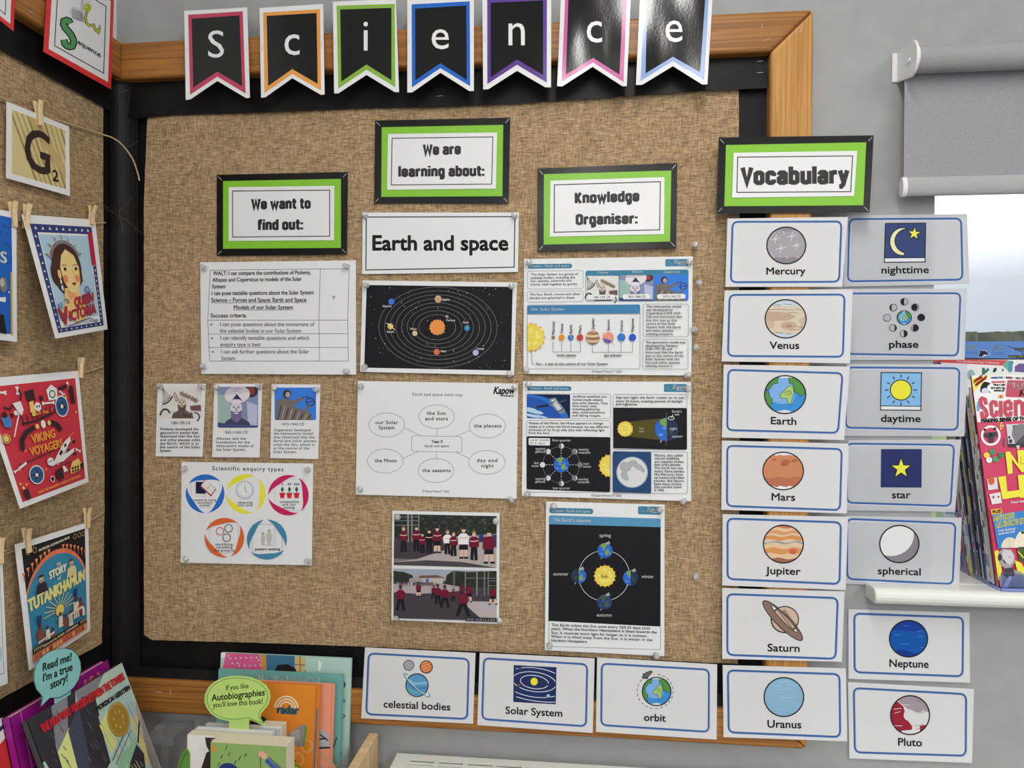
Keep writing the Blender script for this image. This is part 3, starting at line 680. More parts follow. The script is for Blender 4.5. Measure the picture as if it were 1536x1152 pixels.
def portrait(kind, s, q):
    """q: picture box x0,y0,x1,y1"""
    x0, y0, x1, y1 = q; w, h = x1 - x0, y1 - y0; cv = rrect_pts([(x0, y0), (x1, y0), (x1, y1), (x0, y1)], w * .05)
    if kind == 'etching':
        SK = ink(70, 60, 56); s.poly(cv, ink(212, 210, 206))
        bearded(s, x0 + .5 * w, y0 + .5 * h, .155 * w, ink(196, 184, 170), ink(110, 98, 88), ink(126, 112, 98), cv=cv)
        for k in range(12):
            a = x0 + (.26 + .04 * k) * w; s.line(clip([(a, y1 - .02 * h), (a + .05 * w, y0 + (.78 + .02 * (k % 3)) * h), (a + .052 * w, y0 + (.78 + .02 * (k % 3)) * h)], cv)[:2], w * .012, SK)
        for k in range(16):
            a = .3 + .03 * k; s.line([(x0 + a * w, y0 + .98 * h), (x0 + (a + .02 * math.sin(k)) * w, y0 + (.82 + .05 * math.cos(k * 2)) * h)], w * .012, SK)
        for k in range(7): s.line([(x0 + (.42 + .025 * k) * w, y0 + .62 * h), (x0 + (.43 + .022 * k) * w, y0 + (.78 - .01 * abs(k - 3)) * h)], w * .008, SK)
        for k in range(5): s.poly(star(x0 + (.5 + .085 * k) * w, y0 + (.2 + .055 * k) * h, .06 * w, .03 * w, 5, 20 * k), ink(150, 140, 106)); s.line(star(x0 + (.5 + .085 * k) * w, y0 + (.2 + .055 * k) * h, .06 * w, .03 * w, 5, 20 * k), w * .01, SK, True)
        s.line(ell(x0 + .02 * w, y0 + .02 * h, .3 * w, .52 * h, 14, 30, 88), w * .03, SK); s.line(ell(x0 + .02 * w, y0 + .02 * h, .24 * w, .45 * h, 14, 30, 88), w * .012, SK)
        for k in range(4): s.line([(x0 + .03 * w, y0 + .02 * h), (x0 + (.07 + .06 * k) * w, y0 + (.52 - .05 * k) * h)], w * .008, SK)
        s.poly([(x0 + .36 * w, y0 + .45 * h), (x0 + .3 * w, y0 + .2 * h), (x0 + .34 * w, y0 + .16 * h), (x0 + .42 * w, y0 + .4 * h)], ink(190, 178, 164)); s.line([(x0 + .36 * w, y0 + .45 * h), (x0 + .3 * w, y0 + .2 * h), (x0 + .34 * w, y0 + .16 * h), (x0 + .42 * w, y0 + .4 * h)], w * .01, SK, True)
        s.poly([(x0 + .7 * w, y0 + .6 * h), (x0 + .96 * w, y0 + .56 * h), (x0 + .97 * w, y0 + .76 * h), (x0 + .72 * w, y0 + .74 * h)], ink(112, 82, 84))
        s.line(ell(x0 + .1 * w, y0 + .9 * h, .12 * w, .2 * h, 12, 180, 340), w * .04, SK); s.line(ell(x0 + .8 * w, y0 + .95 * h, .13 * w, .14 * h, 12, 270, 420), w * .03, SK)
    elif kind == 'turban':
        s.poly(cv, ink(128, 136, 168)); s.clip([(x0, y0 + .2 * h), (x0 + .3 * w, y0 + .2 * h), (x0 + .34 * w, y1), (x0, y1)], cv, ink(150, 176, 172))
        s.clip(ell(x0 + .83 * w, y0 + .1 * h, .16 * w, .16 * h), cv, ink(64, 52, 74)); s.clip(ell(x0 + .83 * w, y0 + .1 * h, .09 * w, .09 * h), cv, ink(140, 60, 66))
        s.clip([(x0 + .72 * w, y0 + .35 * h), (x0 + .98 * w, y0 + .45 * h), (x0 + .97 * w, y1), (x0 + .75 * w, y1)], cv, ink(176, 180, 206))
        bearded(s, x0 + .46 * w, y0 + .53 * h, .2 * w, ink(206, 200, 208), ink(112, 100, 140), ink(70, 66, 92), cv=cv)
        turban(s, x0 + .46 * w, y0 + .43 * h, .25 * w, ink(214, 208, 212), ink(150, 142, 160), cv)
        s.clip([(x0, y0 + .87 * h), (x0 + .3 * w, y0 + .9 * h), (x1, y0 + .95 * h), (x1, y1), (x0, y1)], cv, ink(70, 76, 120))
    else:
        ST = ink(112, 104, 100); LT = ink(166, 158, 152); DS = ink(60, 54, 54); s.poly(cv, ink(58, 120, 210))
        s.clip([(x0 + .03 * w, y1), (x0 + .05 * w, y0 + .38 * h), (x0 + .25 * w, y0 + .33 * h), (x0 + .45 * w, y0 + .4 * h), (x0 + .68 * w, y0 + .28 * h), (x0 + .7 * w, y0 + .36 * h), (x0 + .45 * w, y0 + .56 * h), (x0 + .62 * w, y0 + .66 * h), (x0 + .85 * w, y0 + .75 * h), (x0 + .92 * w, y1)], cv, ST)
        for k in range(9): s.line([(x0 + (.08 + .09 * k) * w, y0 + (.98) * h), (x0 + (.16 + .09 * k) * w, y0 + (.55 + .035 * k) * h)], w * .022, LT if k % 2 else DS)
        s.ell(x0 + .3 * w, y0 + .2 * h, .1 * w, .14 * h, DS, 20); s.ell(x0 + .32 * w, y0 + .22 * h, .06 * w, .09 * h, LT, 16)
        s.line([(x0 + .66 * w, y0 + .31 * h), (x0 + .82 * w, y0 + .27 * h)], w * .02, DS)
        s.ring(x0 + .86 * w, y0 + .44 * h, .1 * w, .12 * h, w * .025, DS, 20); s.line([(x0 + .77 * w, y0 + .46 * h), (x0 + .95 * w, y0 + .42 * h)], w * .02, DS); s.line([(x0 + .66 * w, y0 + .78 * h), (x0 + .86 * w, y0 + .55 * h)], w * .06, ST)
def small_card(q, kind, pic, date, dx, dy, rows, label, ph, pp):
    s = sheet(q, V, ph, 0.0008)
    s._ = 0; portrait(kind, s, pic)
    s.text(date, dx[0], dy, dx[1], 24, MID, bold=0.5, aspect=1)
    s.lines(rows, 21, DK, bold=0.6, aspect=1.05)
    s.build('portrait_card', label, 'paper card', 'small portrait cards on the burlap'); pins(V, pp, 'the ' + label.split(' on the')[0].replace('small card with ', ''))
small_card([(65, 60), (485, 62), (457, 697), (48, 693)], 'etching', (97, 92, 455, 364), '100-170 CE', (180, 352), 413,
           [('Ptolemy developed the', 90, 422, 465), ('geocentric model that', 90, 418, 497), ('theorised that the Sun', 88, 432, 528), ('and other planets orbit', 88, 434, 560), ('the Earth, which is at', 86, 424, 591), ('the centre of the Solar', 86, 434, 622), ('System.', 86, 186, 653)], 'small card with a sepia etching of a bearded man on the left of three', 0.2, [(95, 90), (462, 95)])
small_card([(558, 60), (978, 62), (952, 703), (540, 700)], 'turban', (588, 88, 940, 444), '965-1040 CE', (652, 848), 496,
           [('Alhazen laid the', 578, 834, 548), ('foundations for the', 576, 868, 580), ('heliocentric model of', 576, 898, 612), ('the Solar System.', 574, 834, 644)], 'small card with a painted man in a white turban on the burlap', 1.2, [(580, 95), (960, 92)])
small_card([(1057, 65), (1482, 68), (1462, 717), (1045, 708)], 'statue', (1083, 95, 1444, 378), '1473-1543 CE', (1136, 1340), 424,
           [('Copernicus developed', 1076, 1396, 474), ('the heliocentric model', 1076, 1418, 504), ('that theorised that the', 1074, 1432, 536), ('Earth and other planets', 1074, 1446, 568), ('orbit the Sun, which is', 1072, 1430, 601), ('at the centre of the', 1072, 1384, 632), ('Solar System.', 1072, 1276, 664)], 'small card with a stone statue against blue sky on the burlap', 2.2, [(1080, 100), (1456, 115)])

# enquiry types
V = (260, 680, 6.4)
s = sheet([(78, 82), (1343, 98), (1330, 1075), (70, 1050)], V, 2.0)
s.text('Scientific enquiry types', 372, 162, 1058, 38, DK, y1=172, bold=1.2, aspect=1.0)
def swirl(cx, cy, r, m, a):
    for k in range(3):
        b0 = a + 120 * k; out = ell(cx, cy, r, r, 18, b0, b0 + 112); inn = []
        for j in range(19):
            t = j / 18; w = r * .3 * math.sin(math.pi * t) ** 1.1; an = math.radians(b0 + 112 * t); inn.append((cx + (r - w) * math.cos(an), cy + (r - w) * math.sin(an)))
        s.poly(out + inn[::-1], m)
LG = ink(150, 150, 152)
s.rr(170, 250, 446, 520, 20, 2, LG); swirl(305, 388, 186, ink(42, 106, 190), -150)
s.poly([(212, 262), (312, 268), (312, 412), (212, 410)], ink(226, 227, 228)); s.line([(212, 262), (312, 268), (312, 412), (212, 410)], 2, LG, True); s.poly([(216, 272), (310, 276), (310, 390), (216, 386)], ink(28, 34, 66))
s.poly([(305, 250), (412, 345), (362, 415), (255, 318)], ink(150, 30, 66)); s.poly([(310, 256), (402, 342), (362, 398), (268, 312)], ink(226, 222, 214)); s.line([(355, 298), (315, 352)], 3, DK)
for k in range(4): s.line([(300 + 12 * k - 8, 275 + 12 * k + 2), (272 + 12 * k, 302 + 12 * k)], 2, LG); s.line([(352 + 10 * k, 316 + 9 * k), (328 + 10 * k, 350 + 9 * k)], 2, LG)
s.lines([('research using', 194, 412, 458), ('secondary', 230, 374, 484), ('sources', 250, 352, 508)], 22, DK, 0.6)
swirl(695, 390, 190, ink(238, 216, 62), -172); s.ell(686, 353, 84, 86, DK, 40); s.ell(686, 353, 81, 83, ink(196, 202, 222), 40); s.ell(684, 348, 72, 73, ink(216, 220, 232), 40)
for k in range(12):
    a = math.radians(30 * k); s.line([(686 + 60 * math.cos(a), 350 + 60 * math.sin(a)), (686 + 68 * math.cos(a), 350 + 68 * math.sin(a))], 3, DK)
s.line([(688, 305), (688, 353), (708, 378)], 4, DK)
s.lines([('observing', 620, 758, 482), ('over time', 618, 760, 508)], 22, DK, 0.6)
s.rr(975, 250, 1260, 550, 20, 2, LG); swirl(1105, 402, 194, ink(190, 36, 92), 60)
for k, x in enumerate((1046, 1114, 1183)):
    for j in range(k + 1): s.ell(x - 9 * k + 18 * j, 295, 8, 11, ink(108, 124, 160), 12)
    s.poly([(x, 318), (x + 16, 345), (x + 3, 370), (x - 3, 370), (x - 15, 345)], ink(40, 92, 60)); s.line([(x, 362), (x, 384)], 4, ink(40, 92, 60)); s.quad(x - 28, 380, x + 28, 394, ink(196, 40, 46)); s.poly([(x - 23, 394), (x + 23, 394), (x + 18, 430), (x - 18, 430)], ink(206, 44, 50))
s.lines([('comparative', 1022, 1204, 474), ('and fair', 1048, 1178, 502), ('testing', 1062, 1164, 530)], 22, DK, 0.6)
s.rr(350, 662, 625, 955, 16, 2, LG); swirl(490, 810, 190, ink(206, 100, 52), -160)
for x, y, c in ((448, 748, (190, 70, 96)), (530, 720, (44, 78, 58)), (512, 810, (50, 54, 88))): s.ring(x, y, 36, 37, 7, ink(*c), 32)
s.lines([('identifying,', 402, 576, 884), ('classifying', 410, 568, 912), ('and grouping', 392, 588, 942)], 22, DK, 0.6)
s.rrect([(755, 680), (1045, 686), (1045, 978), (760, 972)], 20, 3, LG); swirl(898, 828, 192, ink(66, 128, 160), 150)
for x, y0, w in ((860, 755, 22), (920, 728, 28)):
    s.ell(x, y0 + 18, 17, 19, ink(178, 172, 168), 18); s.poly([(x - w, y0 + 50), (x - w * .4, y0 + 38), (x + w * .4, y0 + 38), (x + w, y0 + 50), (x + w * .8, 830), (x + 10, 878), (x - 10, 878), (x - w * .8, 830)], ink(186, 180, 176))
s.line([(838, 878), (966, 880), (966, 706)], 3, LG)
for k in range(12): s.line([(975, 725 + 14 * k), (992 if k % 2 else 984, 725 + 14 * k)], 2, LG)
s.text('pattern seeking', 784, 930, 1024, 24, DK, bold=0.6)
s.build('paper_sheet', 'white sheet of five coloured swirl circles headed Scientific enquiry types', 'paper sheet', G)
pins(V, [(122, 145), (1300, 155), (1308, 1040), (125, 1015)], 'the scientific enquiry sheet')

# title strip
V = (290, 170, 3.072)
s = sheet([(780, 457), (1500, 457), (1496, 731), (778, 741)], V, 3.0, 0.001)
s.line([(797, 478), (1482, 476), (1478, 709), (795, 722)], 5, DK, True)
s.text('Earth and space', 820, 630, 1452, 66, ink(42, 42, 43), bold=3.2)
s.build('paper_sheet', 'wide white title strip reading Earth and space', 'paper sheet', G)
pins(V, [(792, 475), (1482, 474)], 'the title strip')
# planets diagram
V = (530, 410, 5.908)
s = sheet([(82, 62), (1450, 80), (1425, 903), (60, 873)], V, 1.0)
s.poly([(118, 103), (1412, 120), (1396, 862), (96, 836)], NIGHT)
ORB = ink(126, 124, 122)
for k, rx_ in enumerate((164, 216, 268, 318, 370, 422, 472, 524)):
    s.ring(743 + k, 478, rx_, 112 + 35 * k, 3.2, ORB, 72, rot=0.9)
random.seed(3); lay = s.nxt()
for k in range(110):
    x, y = random.uniform(125, 1390), random.uniform(125, 845); r = random.choice((2, 2, 2.5, 4.5)); s.ell(x, y, r, r, ink(176, 174, 170), 6, lay=lay)
s.poly(star(744, 478, 72, 64, 14), ink(226, 150, 70)); s.ell(744, 478, 62, 62, ink(222, 140, 72), 30)
for x, y, r, c in ((338, 251, 27, (58, 116, 206)), (752, 228, 31, (200, 172, 140)), (829, 383, 14, (150, 148, 146)), (1008, 485, 26, (56, 122, 186)), (545, 532, 23, (206, 186, 144)), (739, 697, 27, (196, 112, 70)), (1084, 703, 26, (170, 178, 206)), (329, 470, 26, (222, 182, 104))):
    s.ell(x, y, r, r, ink(*c), 24)
for y in (-12, 2, 13): s.quad(725, 228 + y, 779, 232 + y, ink(150, 108, 84))
s.poly([(1000, 470), (1016, 466), (1020, 482), (1010, 500), (1002, 488)], ink(110, 170, 100))
s.line([(290, 442), (310, 448), (352, 486), (368, 500)], 7, ink(216, 204, 180))
s.lines([('Neptune', 260, 338, 298), ('Jupiter', 792, 856, 240), ('Mercury', 822, 902, 424), ('Venus', 502, 560, 500), ('Earth', 972, 1022, 443), ('Saturn', 298, 362, 525), ('Mars', 775, 822, 698), ('Uranus', 1090, 1158, 676)], 17, ink(214, 212, 208), 1.3)
s.build('paper_sheet', 'dark diagram of planets on oval orbits around an orange sun', 'paper sheet', G)
pins(V, [(118, 110), (1398, 118), (1385, 900), (105, 830)], 'the planet orbit diagram')
# mind map
V = (525, 565, 5.908)
s = sheet([(70, 38), (1490, 60), (1476, 1083), (50, 1045)], V, 0.0, 0.0018)
s.text('Earth and space mind map', 553, 168, 998, 26, MID, y1=174, bold=0.6, aspect=1.0)
for pts in ([(484, 456), (622, 520)], [(772, 460), (768, 525)], [(1064, 478), (936, 528)], [(610, 664), (470, 724)], [(766, 664), (765, 727)], [(936, 668), (1058, 724)]): s.line(pts, 3.2, MID)
for cx, cy, rx_, ry_ in ((325, 428, 158, 106), (768, 355, 157, 105), (1217, 437, 160, 106), (313, 748, 158, 106), (762, 832, 158, 106), (1213, 760, 161, 106)): s.ring(cx, cy, rx_, ry_, 3.4, MID, 56)
s.rrect([(548, 522), (992, 532), (990, 670), (543, 660)], 24, 3.4, MID)
s.lines([('our Solar', 224, 426, 420), ('System', 252, 396, 466), ('the Sun', 682, 850, 338), ('and stars', 666, 868, 386), ('the planets', 1098, 1342, 450), ('the Moon', 220, 416, 758), ('the seasons', 642, 892, 845), ('day and', 1124, 1308, 756), ('night', 1162, 1272, 804)], 30, DK, 1.0, 1.1)
s.text('Year 5', 722, 588, 822, 25, DK, bold=1.3, aspect=1.1); s.text('Earth and space', 662, 624, 878, 20, MID, bold=0.8, aspect=1.1)
s.text('Kapow', 1266, 152, 1452, 62, ink(40, 40, 42), bold=2.6, shear=0.25); s.text('Primary', 1345, 178, 1450, 20, ink(40, 40, 42), bold=1.2, shear=0.25)
s.text('© Kapow Primary™ 2022', 642, 1023, 880, 18, MID, y1=1027, bold=0.3)
s.build('paper_sheet', 'white mind map of six ovals around a central box', 'paper sheet', G)
pins(V, [(104, 85), (1455, 100), (1420, 1085), (92, 1000)], 'the mind map')

# pale blue dotted globe used in several pictures
def earth(s, cx, cy, r, dark=None, lite=True):
    cv = ell(cx, cy, r, r, 32); s.poly(cv, ink(46, 98, 186) if lite else ink(44, 62, 104))
    for k in range(5): s.clip(ell(cx + r * (-.5 + .3 * k), cy + r * (.45 - .28 * ((k * 2) % 4)), r * .22, r * .12, 14, rot=30 * k), cv, ink(86, 138, 206) if lite else ink(60, 82, 120))
    g = ink(120, 156, 66) if lite else ink(72, 92, 62)
    s.clip([(cx + r * a, cy + r * b) for a, b in ((-.55, -.8), (.1, -1), (.35, -.8), (.1, -.55), (.15, -.3), (-.15, -.2), (-.3, -.35), (-.55, -.45))], cv, g)
    s.clip([(cx + r * a, cy + r * b) for a, b in ((0, 0), (.3, -.1), (.6, .15), (.5, .45), (.2, .75), (.05, .4))], cv, g)
    if dark is not None:
        h = clip([(cx, cy - 2 * r), (cx + dark * 2 * r, cy - 2 * r), (cx + dark * 2 * r, cy + 2 * r), (cx, cy + 2 * r)], cv); s.poly(h, ink(40, 52, 78))
        s.poly(clip([(cx + dark * r * .2, cy), (cx + dark * r * .55, cy + r * .1), (cx + dark * .4 * r, cy + r * .5)], cv), ink(70, 92, 62))
def sun(s, cx, cy, r, cv=None):
    f = (lambda p, m: s.clip(p, cv, m)) if cv else (lambda p, m: s.poly(p, m))
    f(star(cx, cy, r * 1.16, r * .92, 16), ink(226, 156, 66)); f(star(cx, cy, r * 1.08, r * .9, 11, 20), ink(236, 176, 74)); f(ell(cx, cy, r, r), ink(240, 200, 84))
    for k in range(7): f(ell(cx + r * .55 * math.cos(k * 2.4), cy + r * .55 * math.sin(k * 2.4), r * .22, r * .12, 12, rot=50 * k), ink(244, 216, 122))
def kapow_head(s, x0, y0, x1, y1, t0, t1, hx0, hy0, hx1, hy1, yb):
    s.rr(x0, y0, x1, y1, (y1 - y0) * .48, 0, None, TEAL); s.text('Science - Earth and space', t0, yb, t1, (y1 - y0) * .48, PALE, bold=0.5, aspect=1.1)
    w, h = hx1 - hx0, hy1 - hy0; s.rr(hx0, hy0, hx1, hy1, h * .2, 0, None, TEAL)
    s.ring(hx0 + .16 * w, hy0 + .45 * h, h * .22, h * .22, h * .04, ink(120, 164, 184), 20); s.line([(hx0 + .23 * w, hy0 + .62 * h), (hx0 + .32 * w, hy0 + .8 * h)], h * .05, ink(120, 164, 184))
    s.text('Kapow', hx0 + .37 * w, hy0 + .62 * h, hx0 + .94 * w, h * .5, WH, bold=h * .022, shear=0.25); s.text('Primary', hx0 + .6 * w, hy0 + .84 * h, hx0 + .93 * w, h * .15, WH, bold=0.5, shear=0.25)
# knowledge sheet 1
V = (780, 380, 5.689)
s = sheet([(35, 48), (1474, 25), (1462, 1043), (28, 1028)], V, 4.0, 0.0012)
s.slope = -0.012
kapow_head(s, 70, 92, 444, 132, 82, 424, 1240, 50, 1436, 112, 118)
s.rr(64, 152, 540, 306, 20, 3, MID); s.lines([('The Solar System is a group of', 92, 494, 190), ('celestial bodies, including the', 88, 470, 219), ('Sun, planets, asteroids and', 88, 440, 246), ('moons, held together by gravity.', 88, 494, 275)], 20, DK, 0.6, 1.1)
s.rr(62, 325, 538, 418, 20, 3, MID); s.lines([('The Sun, Earth, moons and other', 82, 516, 361), ('planets are spherical in shape.', 80, 474, 391)], 20, DK, 0.6, 1.1)
s.rr(558, 148, 1438, 412, 22, 0, None, TEAL); s.lines([('Ptolemy', 660, 756, 172), ('Alhazen', 956, 1054, 166), ('Copernicus', 1226, 1362, 168)], 20, PALE, 0.5, 1.1)
portrait('etching', s, (562, 192, 842, 406)); portrait('turban', s, (848, 186, 1140, 406)); portrait('statue', s, (1144, 184, 1434, 404))
for x0, x1, y, t in ((574, 810, 354, '100-170 CE'), (876, 1110, 350, '965-1040 CE'), (1170, 1412, 348, '1473-1543 CE')):
    s.rr(x0, y, x1, y + 42, 18, 0, None, PALE); s.text(t, x0 + 48, y + 31, x1 - 40, 20, DK, bold=0.5, aspect=1.1)
s.slope = 0.0
s.rr(62, 440, 1024, 985, 20, 3, MID); s.poly(rrect_pts([(62, 446), (1024, 436), (1024, 512), (62, 516)], 12), ink(64, 122, 166)); s.text('Our Solar System', 92, 488, 380, 24, PALE, bold=0.6, aspect=1.2)
cv = [(64, 520), (300, 520), (300, 980), (64, 980)]; sun(s, 90, 716, 112, cv)
for n_, x, y, r, c in (('Mercury', 284, 718, 16, (150, 116, 80)), ('Venus', 356, 718, 26, (214, 140, 54)), ('Earth', 434, 718, 25, None), ('Mars', 512, 718, 28, (186, 66, 60)), ('Jupiter', 622, 718, 60, None), ('Saturn', 754, 718, 47, (222, 142, 116)), ('Uranus', 866, 716, 34, (58, 112, 190)), ('Neptune', 960, 717, 31, (44, 82, 190))):
    if n_ == 'Earth': earth(s, x, y, r)
    else: s.ell(x, y, r, r, ink(*(c or (186, 152, 120))), 26)
    if n_ == 'Jupiter':
        cv = ell(x, y, r, r, 26)
        for k, cc in enumerate(((146, 106, 78), (214, 186, 150), (130, 88, 62), (206, 170, 130), (90, 86, 80))): s.clip([(x - r, y - 44 + 22 * k), (x, y - 38 + 22 * k), (x + r, y - 46 + 22 * k), (x + r, y - 32 + 22 * k), (x, y - 24 + 22 * k), (x - r, y - 33 + 22 * k)], cv, ink(*cc))
    if n_ == 'Saturn':
        s.clip([(x - r, y + 8), (x + r, y + 26), (x + r, y + r), (x - r, y + r)], ell(x, y, r, r, 26), ink(104, 84, 168)); s.line([(704, 670), (750, 706), (800, 772), (806, 790)], 4, ink(190, 176, 180))
    top = {'Mercury': 580, 'Venus': 600, 'Earth': 608, 'Mars': 612, 'Jupiter': 552, 'Saturn': 564, 'Uranus': 570, 'Neptune': 556}[n_]; bot = {'Jupiter': 646, 'Saturn': 660, 'Uranus': 670, 'Neptune': 672}.get(n_, 694 if n_ == 'Mercury' else 684)
    s.text(n_, x + 12, bot, x + 12.01, 24, DK, y1=top, bold=0.6, vert=(-1, 0))
for xs, yb in (((282, 356, 434, 516), 842), ((618, 754, 864, 960), 844)):
    for x in xs: s.line([(x, 755 if x < 600 else (785 if x < 640 else 760)), (x, yb)], 3, DK)
    s.line([(xs[0], yb), (xs[-1], yb)], 3, DK)
s.lines([('rocky planets', 312, 480, 880), ('gas planets', 720, 866, 880), ('Sun - a star at the centre of our Solar System', 136, 750, 954)], 22, DK, 0.6, 1.15); s.line([(98, 812), (104, 945), (126, 945)], 3, DK)
s.rr(1050, 432, 1438, 710, 20, 3, MID); s.rr(1048, 734, 1434, 988, 20, 3, MID)
s.lines([('The heliocentric model', 1078, 1378, 462), ('was developed by', 1076, 1304, 492), ('Copernicus (1473-1543', 1076, 1370, 520), ('CE) and theorised that', 1076, 1384, 550), ('the Sun was at the', 1074, 1338, 580), ('centre of the Solar', 1076, 1328, 609), ('System with the Earth', 1076, 1374, 639), ('and other planets', 1074, 1308, 668), ('orbiting around it.', 1074, 1310, 698),
         ('The geocentric model was', 1074, 1412, 768), ('developed by Ptolemy', 1070, 1348, 798), ('(100-170 CE) and', 1070, 1300, 824), ('theorised that the Earth', 1070, 1392, 854), ('was at the centre of the', 1070, 1396, 884), ('Solar System with the', 1070, 1360, 912), ('Sun and other planets', 1070, 1366, 942), ('orbiting around it.', 1068, 1304, 970)], 19, DK, 0.6, 1.1)
s.text('© Kapow Primary™ 2023', 612, 1016, 870, 17, MID, bold=0.3)
s.build('paper_sheet', 'knowledge sheet with three portraits and a row of planets', 'paper sheet', G)
pins(V, [(70, 85), (1448, 80), (1420, 1045), (55, 1005)], 'the planet row knowledge sheet')
# knowledge sheet 2
V = (780, 565, 5.689)
s = sheet([(25, 38), (1460, 45), (1460, 1063), (15, 1018)], V, 5.0, 0.0014)
s.slope = 0.004
kapow_head(s, 62, 80, 438, 120, 82, 414, 1228, 62, 1424, 130, 108)
s.rr(58, 146, 772, 355, 18, 3, MID)
cv = rrect_pts([(60, 150), (428, 152), (428, 354), (58, 352)], 10); s.poly(cv, ink(20, 34, 64)); s.clip(ell(60, 420, 370, 268, 40), cv, ink(46, 104, 190)); s.clip(ell(20, 420, 350, 250, 40), cv, ink(38, 82, 164))
for x, y, a, b_ in ((90, 285, 60, 20), (130, 300, 70, 16), (90, 330, 80, 12), (180, 340, 60, 8)): s.clip(ell(x, y, a, b_, 20, rot=12), cv, ink(176, 200, 226))
s.poly([(250, 190), (300, 178), (382, 280), (380, 308), (340, 318), (255, 232)], ink(120, 132, 140)); s.poly([(262, 200), (298, 190), (360, 280), (330, 300)], ink(190, 196, 198)); s.line([(254, 236), (304, 206)], 8, ink(40, 46, 52)); s.line([(320, 300), (372, 270)], 8, ink(60, 66, 70))
s.poly([(140, 250), (240, 236), (244, 252), (146, 268)], ink(34, 36, 44)); s.poly([(320, 216), (390, 190), (396, 204), (330, 230)], ink(60, 74, 104)); s.line([(250, 240), (320, 224)], 4, ink(150, 150, 150))
s.lines([('Artificial satellites are', 450, 738, 178), ('human-made objects', 448, 708, 206), ('that orbit planets. They', 446, 750, 234), ('have many uses,', 446, 660, 259), ('including gathering', 446, 678, 286), ('data, communications', 444, 724, 313), ('and taking images.', 444, 690, 340)], 19, DK, 0.6, 1.1)
s.rr(56, 372, 772, 986, 22, 3, MID); s.lines([('Phases of the Moon: the Moon appears to change', 76, 708, 405), ('shape as it orbits the Earth because we see different', 76, 756, 435), ('amounts of its lit-up side (the side reflecting light', 74, 722, 463), ('from the Sun)', 72, 250, 489)], 19, DK, 0.6, 1.1)
bl_ = rrect_pts([(57, 508), (770, 516), (768, 986), (57, 962)], 16); s.poly(bl_, NIGHT)
s.poly(rrect_pts([(74, 523), (256, 525), (256, 588), (74, 584)], 10), PALE); s.lines([('Lunar month', 84, 246, 548), ('27.3 days', 84, 212, 576)], 17, DK, 0.5, 1.1)
s.ring(352, 752, 158, 156, 2.4, ink(120, 128, 140), 60)
for k in range(8):
    a = math.radians(45 * k); x, y = 352 + 160 * math.cos(a), 752 + 160 * math.sin(a)
    for j in range(3): r0 = 70 + 24 * j; s.line([(352 + r0 * math.cos(a), 752 + r0 * math.sin(a)), (352 + (r0 + 13) * math.cos(a), 752 + (r0 + 13) * math.sin(a))], 4, ink(200, 200, 200))
    s.ell(x, y, 24, 24, ink(116, 114, 114), 22); lit = {0: 0, 7: .35, 1: .35, 6: 1, 2: 1, 5: 1.5, 3: 1.5, 4: 2}[k]
    if lit == 2: s.ell(x, y, 23, 23, ink(206, 206, 206), 22)
    elif lit: sg = 1; s.poly(ell(x, y, 23, 23, 14, -90, 90) + [(x + (1 - lit) * 23 * math.cos(t) * 1, y + 23 * math.sin(t)) for t in [math.pi / 2 - math.pi * j / 12 for j in range(1, 12)]], ink(206, 206, 206))
earth(s, 352, 752, 66); sun(s, 772, 760, 92, [(600, 560), (768, 560), (768, 900), (600, 900)])
s.lines([('first quarter', 276, 434, 552), ('waxing', 130, 216, 624), ('gibbous', 130, 216, 648), ('waxing', 498, 584, 630), ('crescent', 498, 600, 656), ('full', 120, 160, 746), ('moon', 98, 160, 770), ('new', 540, 590, 752), ('moon', 540, 606, 776), ('waning', 130, 216, 880), ('gibbous', 130, 216, 904), ('waning', 492, 582, 884), ('crescent', 492, 592, 908), ('last quarter', 280, 428, 960)], 20, ink(206, 206, 206), 0.7, 1.1)
s.rr(796, 150, 1424, 620, 22, 3, MID); s.lines([('Day and night: the Earth rotates on its axis', 818, 1404, 186), ('every 24 hours, creating periods of daylight', 818, 1390, 217), ('and nighttime.', 818, 1004, 243)], 19, DK, 0.6, 1.1)
s.poly(rrect_pts([(797, 264), (1424, 268), (1424, 624), (797, 610)], 12), NIGHT); s.poly([(900, 388), (1200, 356), (1230, 545), (900, 508)], ink(78, 74, 34)); sun(s, 898, 446, 62); earth(s, 1252, 450, 100, 1)
s.text('Sun', 1016, 450, 1058, 20, ink(190, 186, 150), bold=0.6); s.text('rays', 1014, 474, 1062, 18, ink(190, 186, 150), bold=0.6); s.line([(1250, 306), (1248, 590)], 2.5, ink(130, 134, 140)); s.line([(1306, 322), (1292, 354)], 5, WH); s.ring(1290, 354, 26, 14, 5, WH, 20); s.line([(1208, 540), (1198, 562)], 5, WH)
s.lines([("Earth's", 1296, 1382, 306), ('axis', 1320, 1360, 330), ('night', 1280, 1340, 452), ('equator', 1296, 1390, 518)], 20, ink(214, 214, 214), 0.7)
s.rr(792, 640, 1430, 996, 22, 3, MID); s.poly(rrect_pts([(793, 636), (1120, 642), (1120, 994), (793, 986)], 12), ink(40, 68, 108)); s.ell(957, 816, 136, 134, ink(130, 150, 176), 48); s.ell(957, 816, 128, 126, ink(206, 206, 204), 48)
cv = ell(957, 816, 126, 124)
for x, y, a, b_, r in ((900, 770, 50, 44, 20), (960, 740, 40, 30, -20), (1010, 770, 44, 26, 30), (890, 840, 30, 36, 0), (905, 866, 22, 22, 0), (1050, 800, 16, 20, 0)): s.clip(ell(x, y, a, b_, 18, rot=r), cv, ink(166, 166, 166))
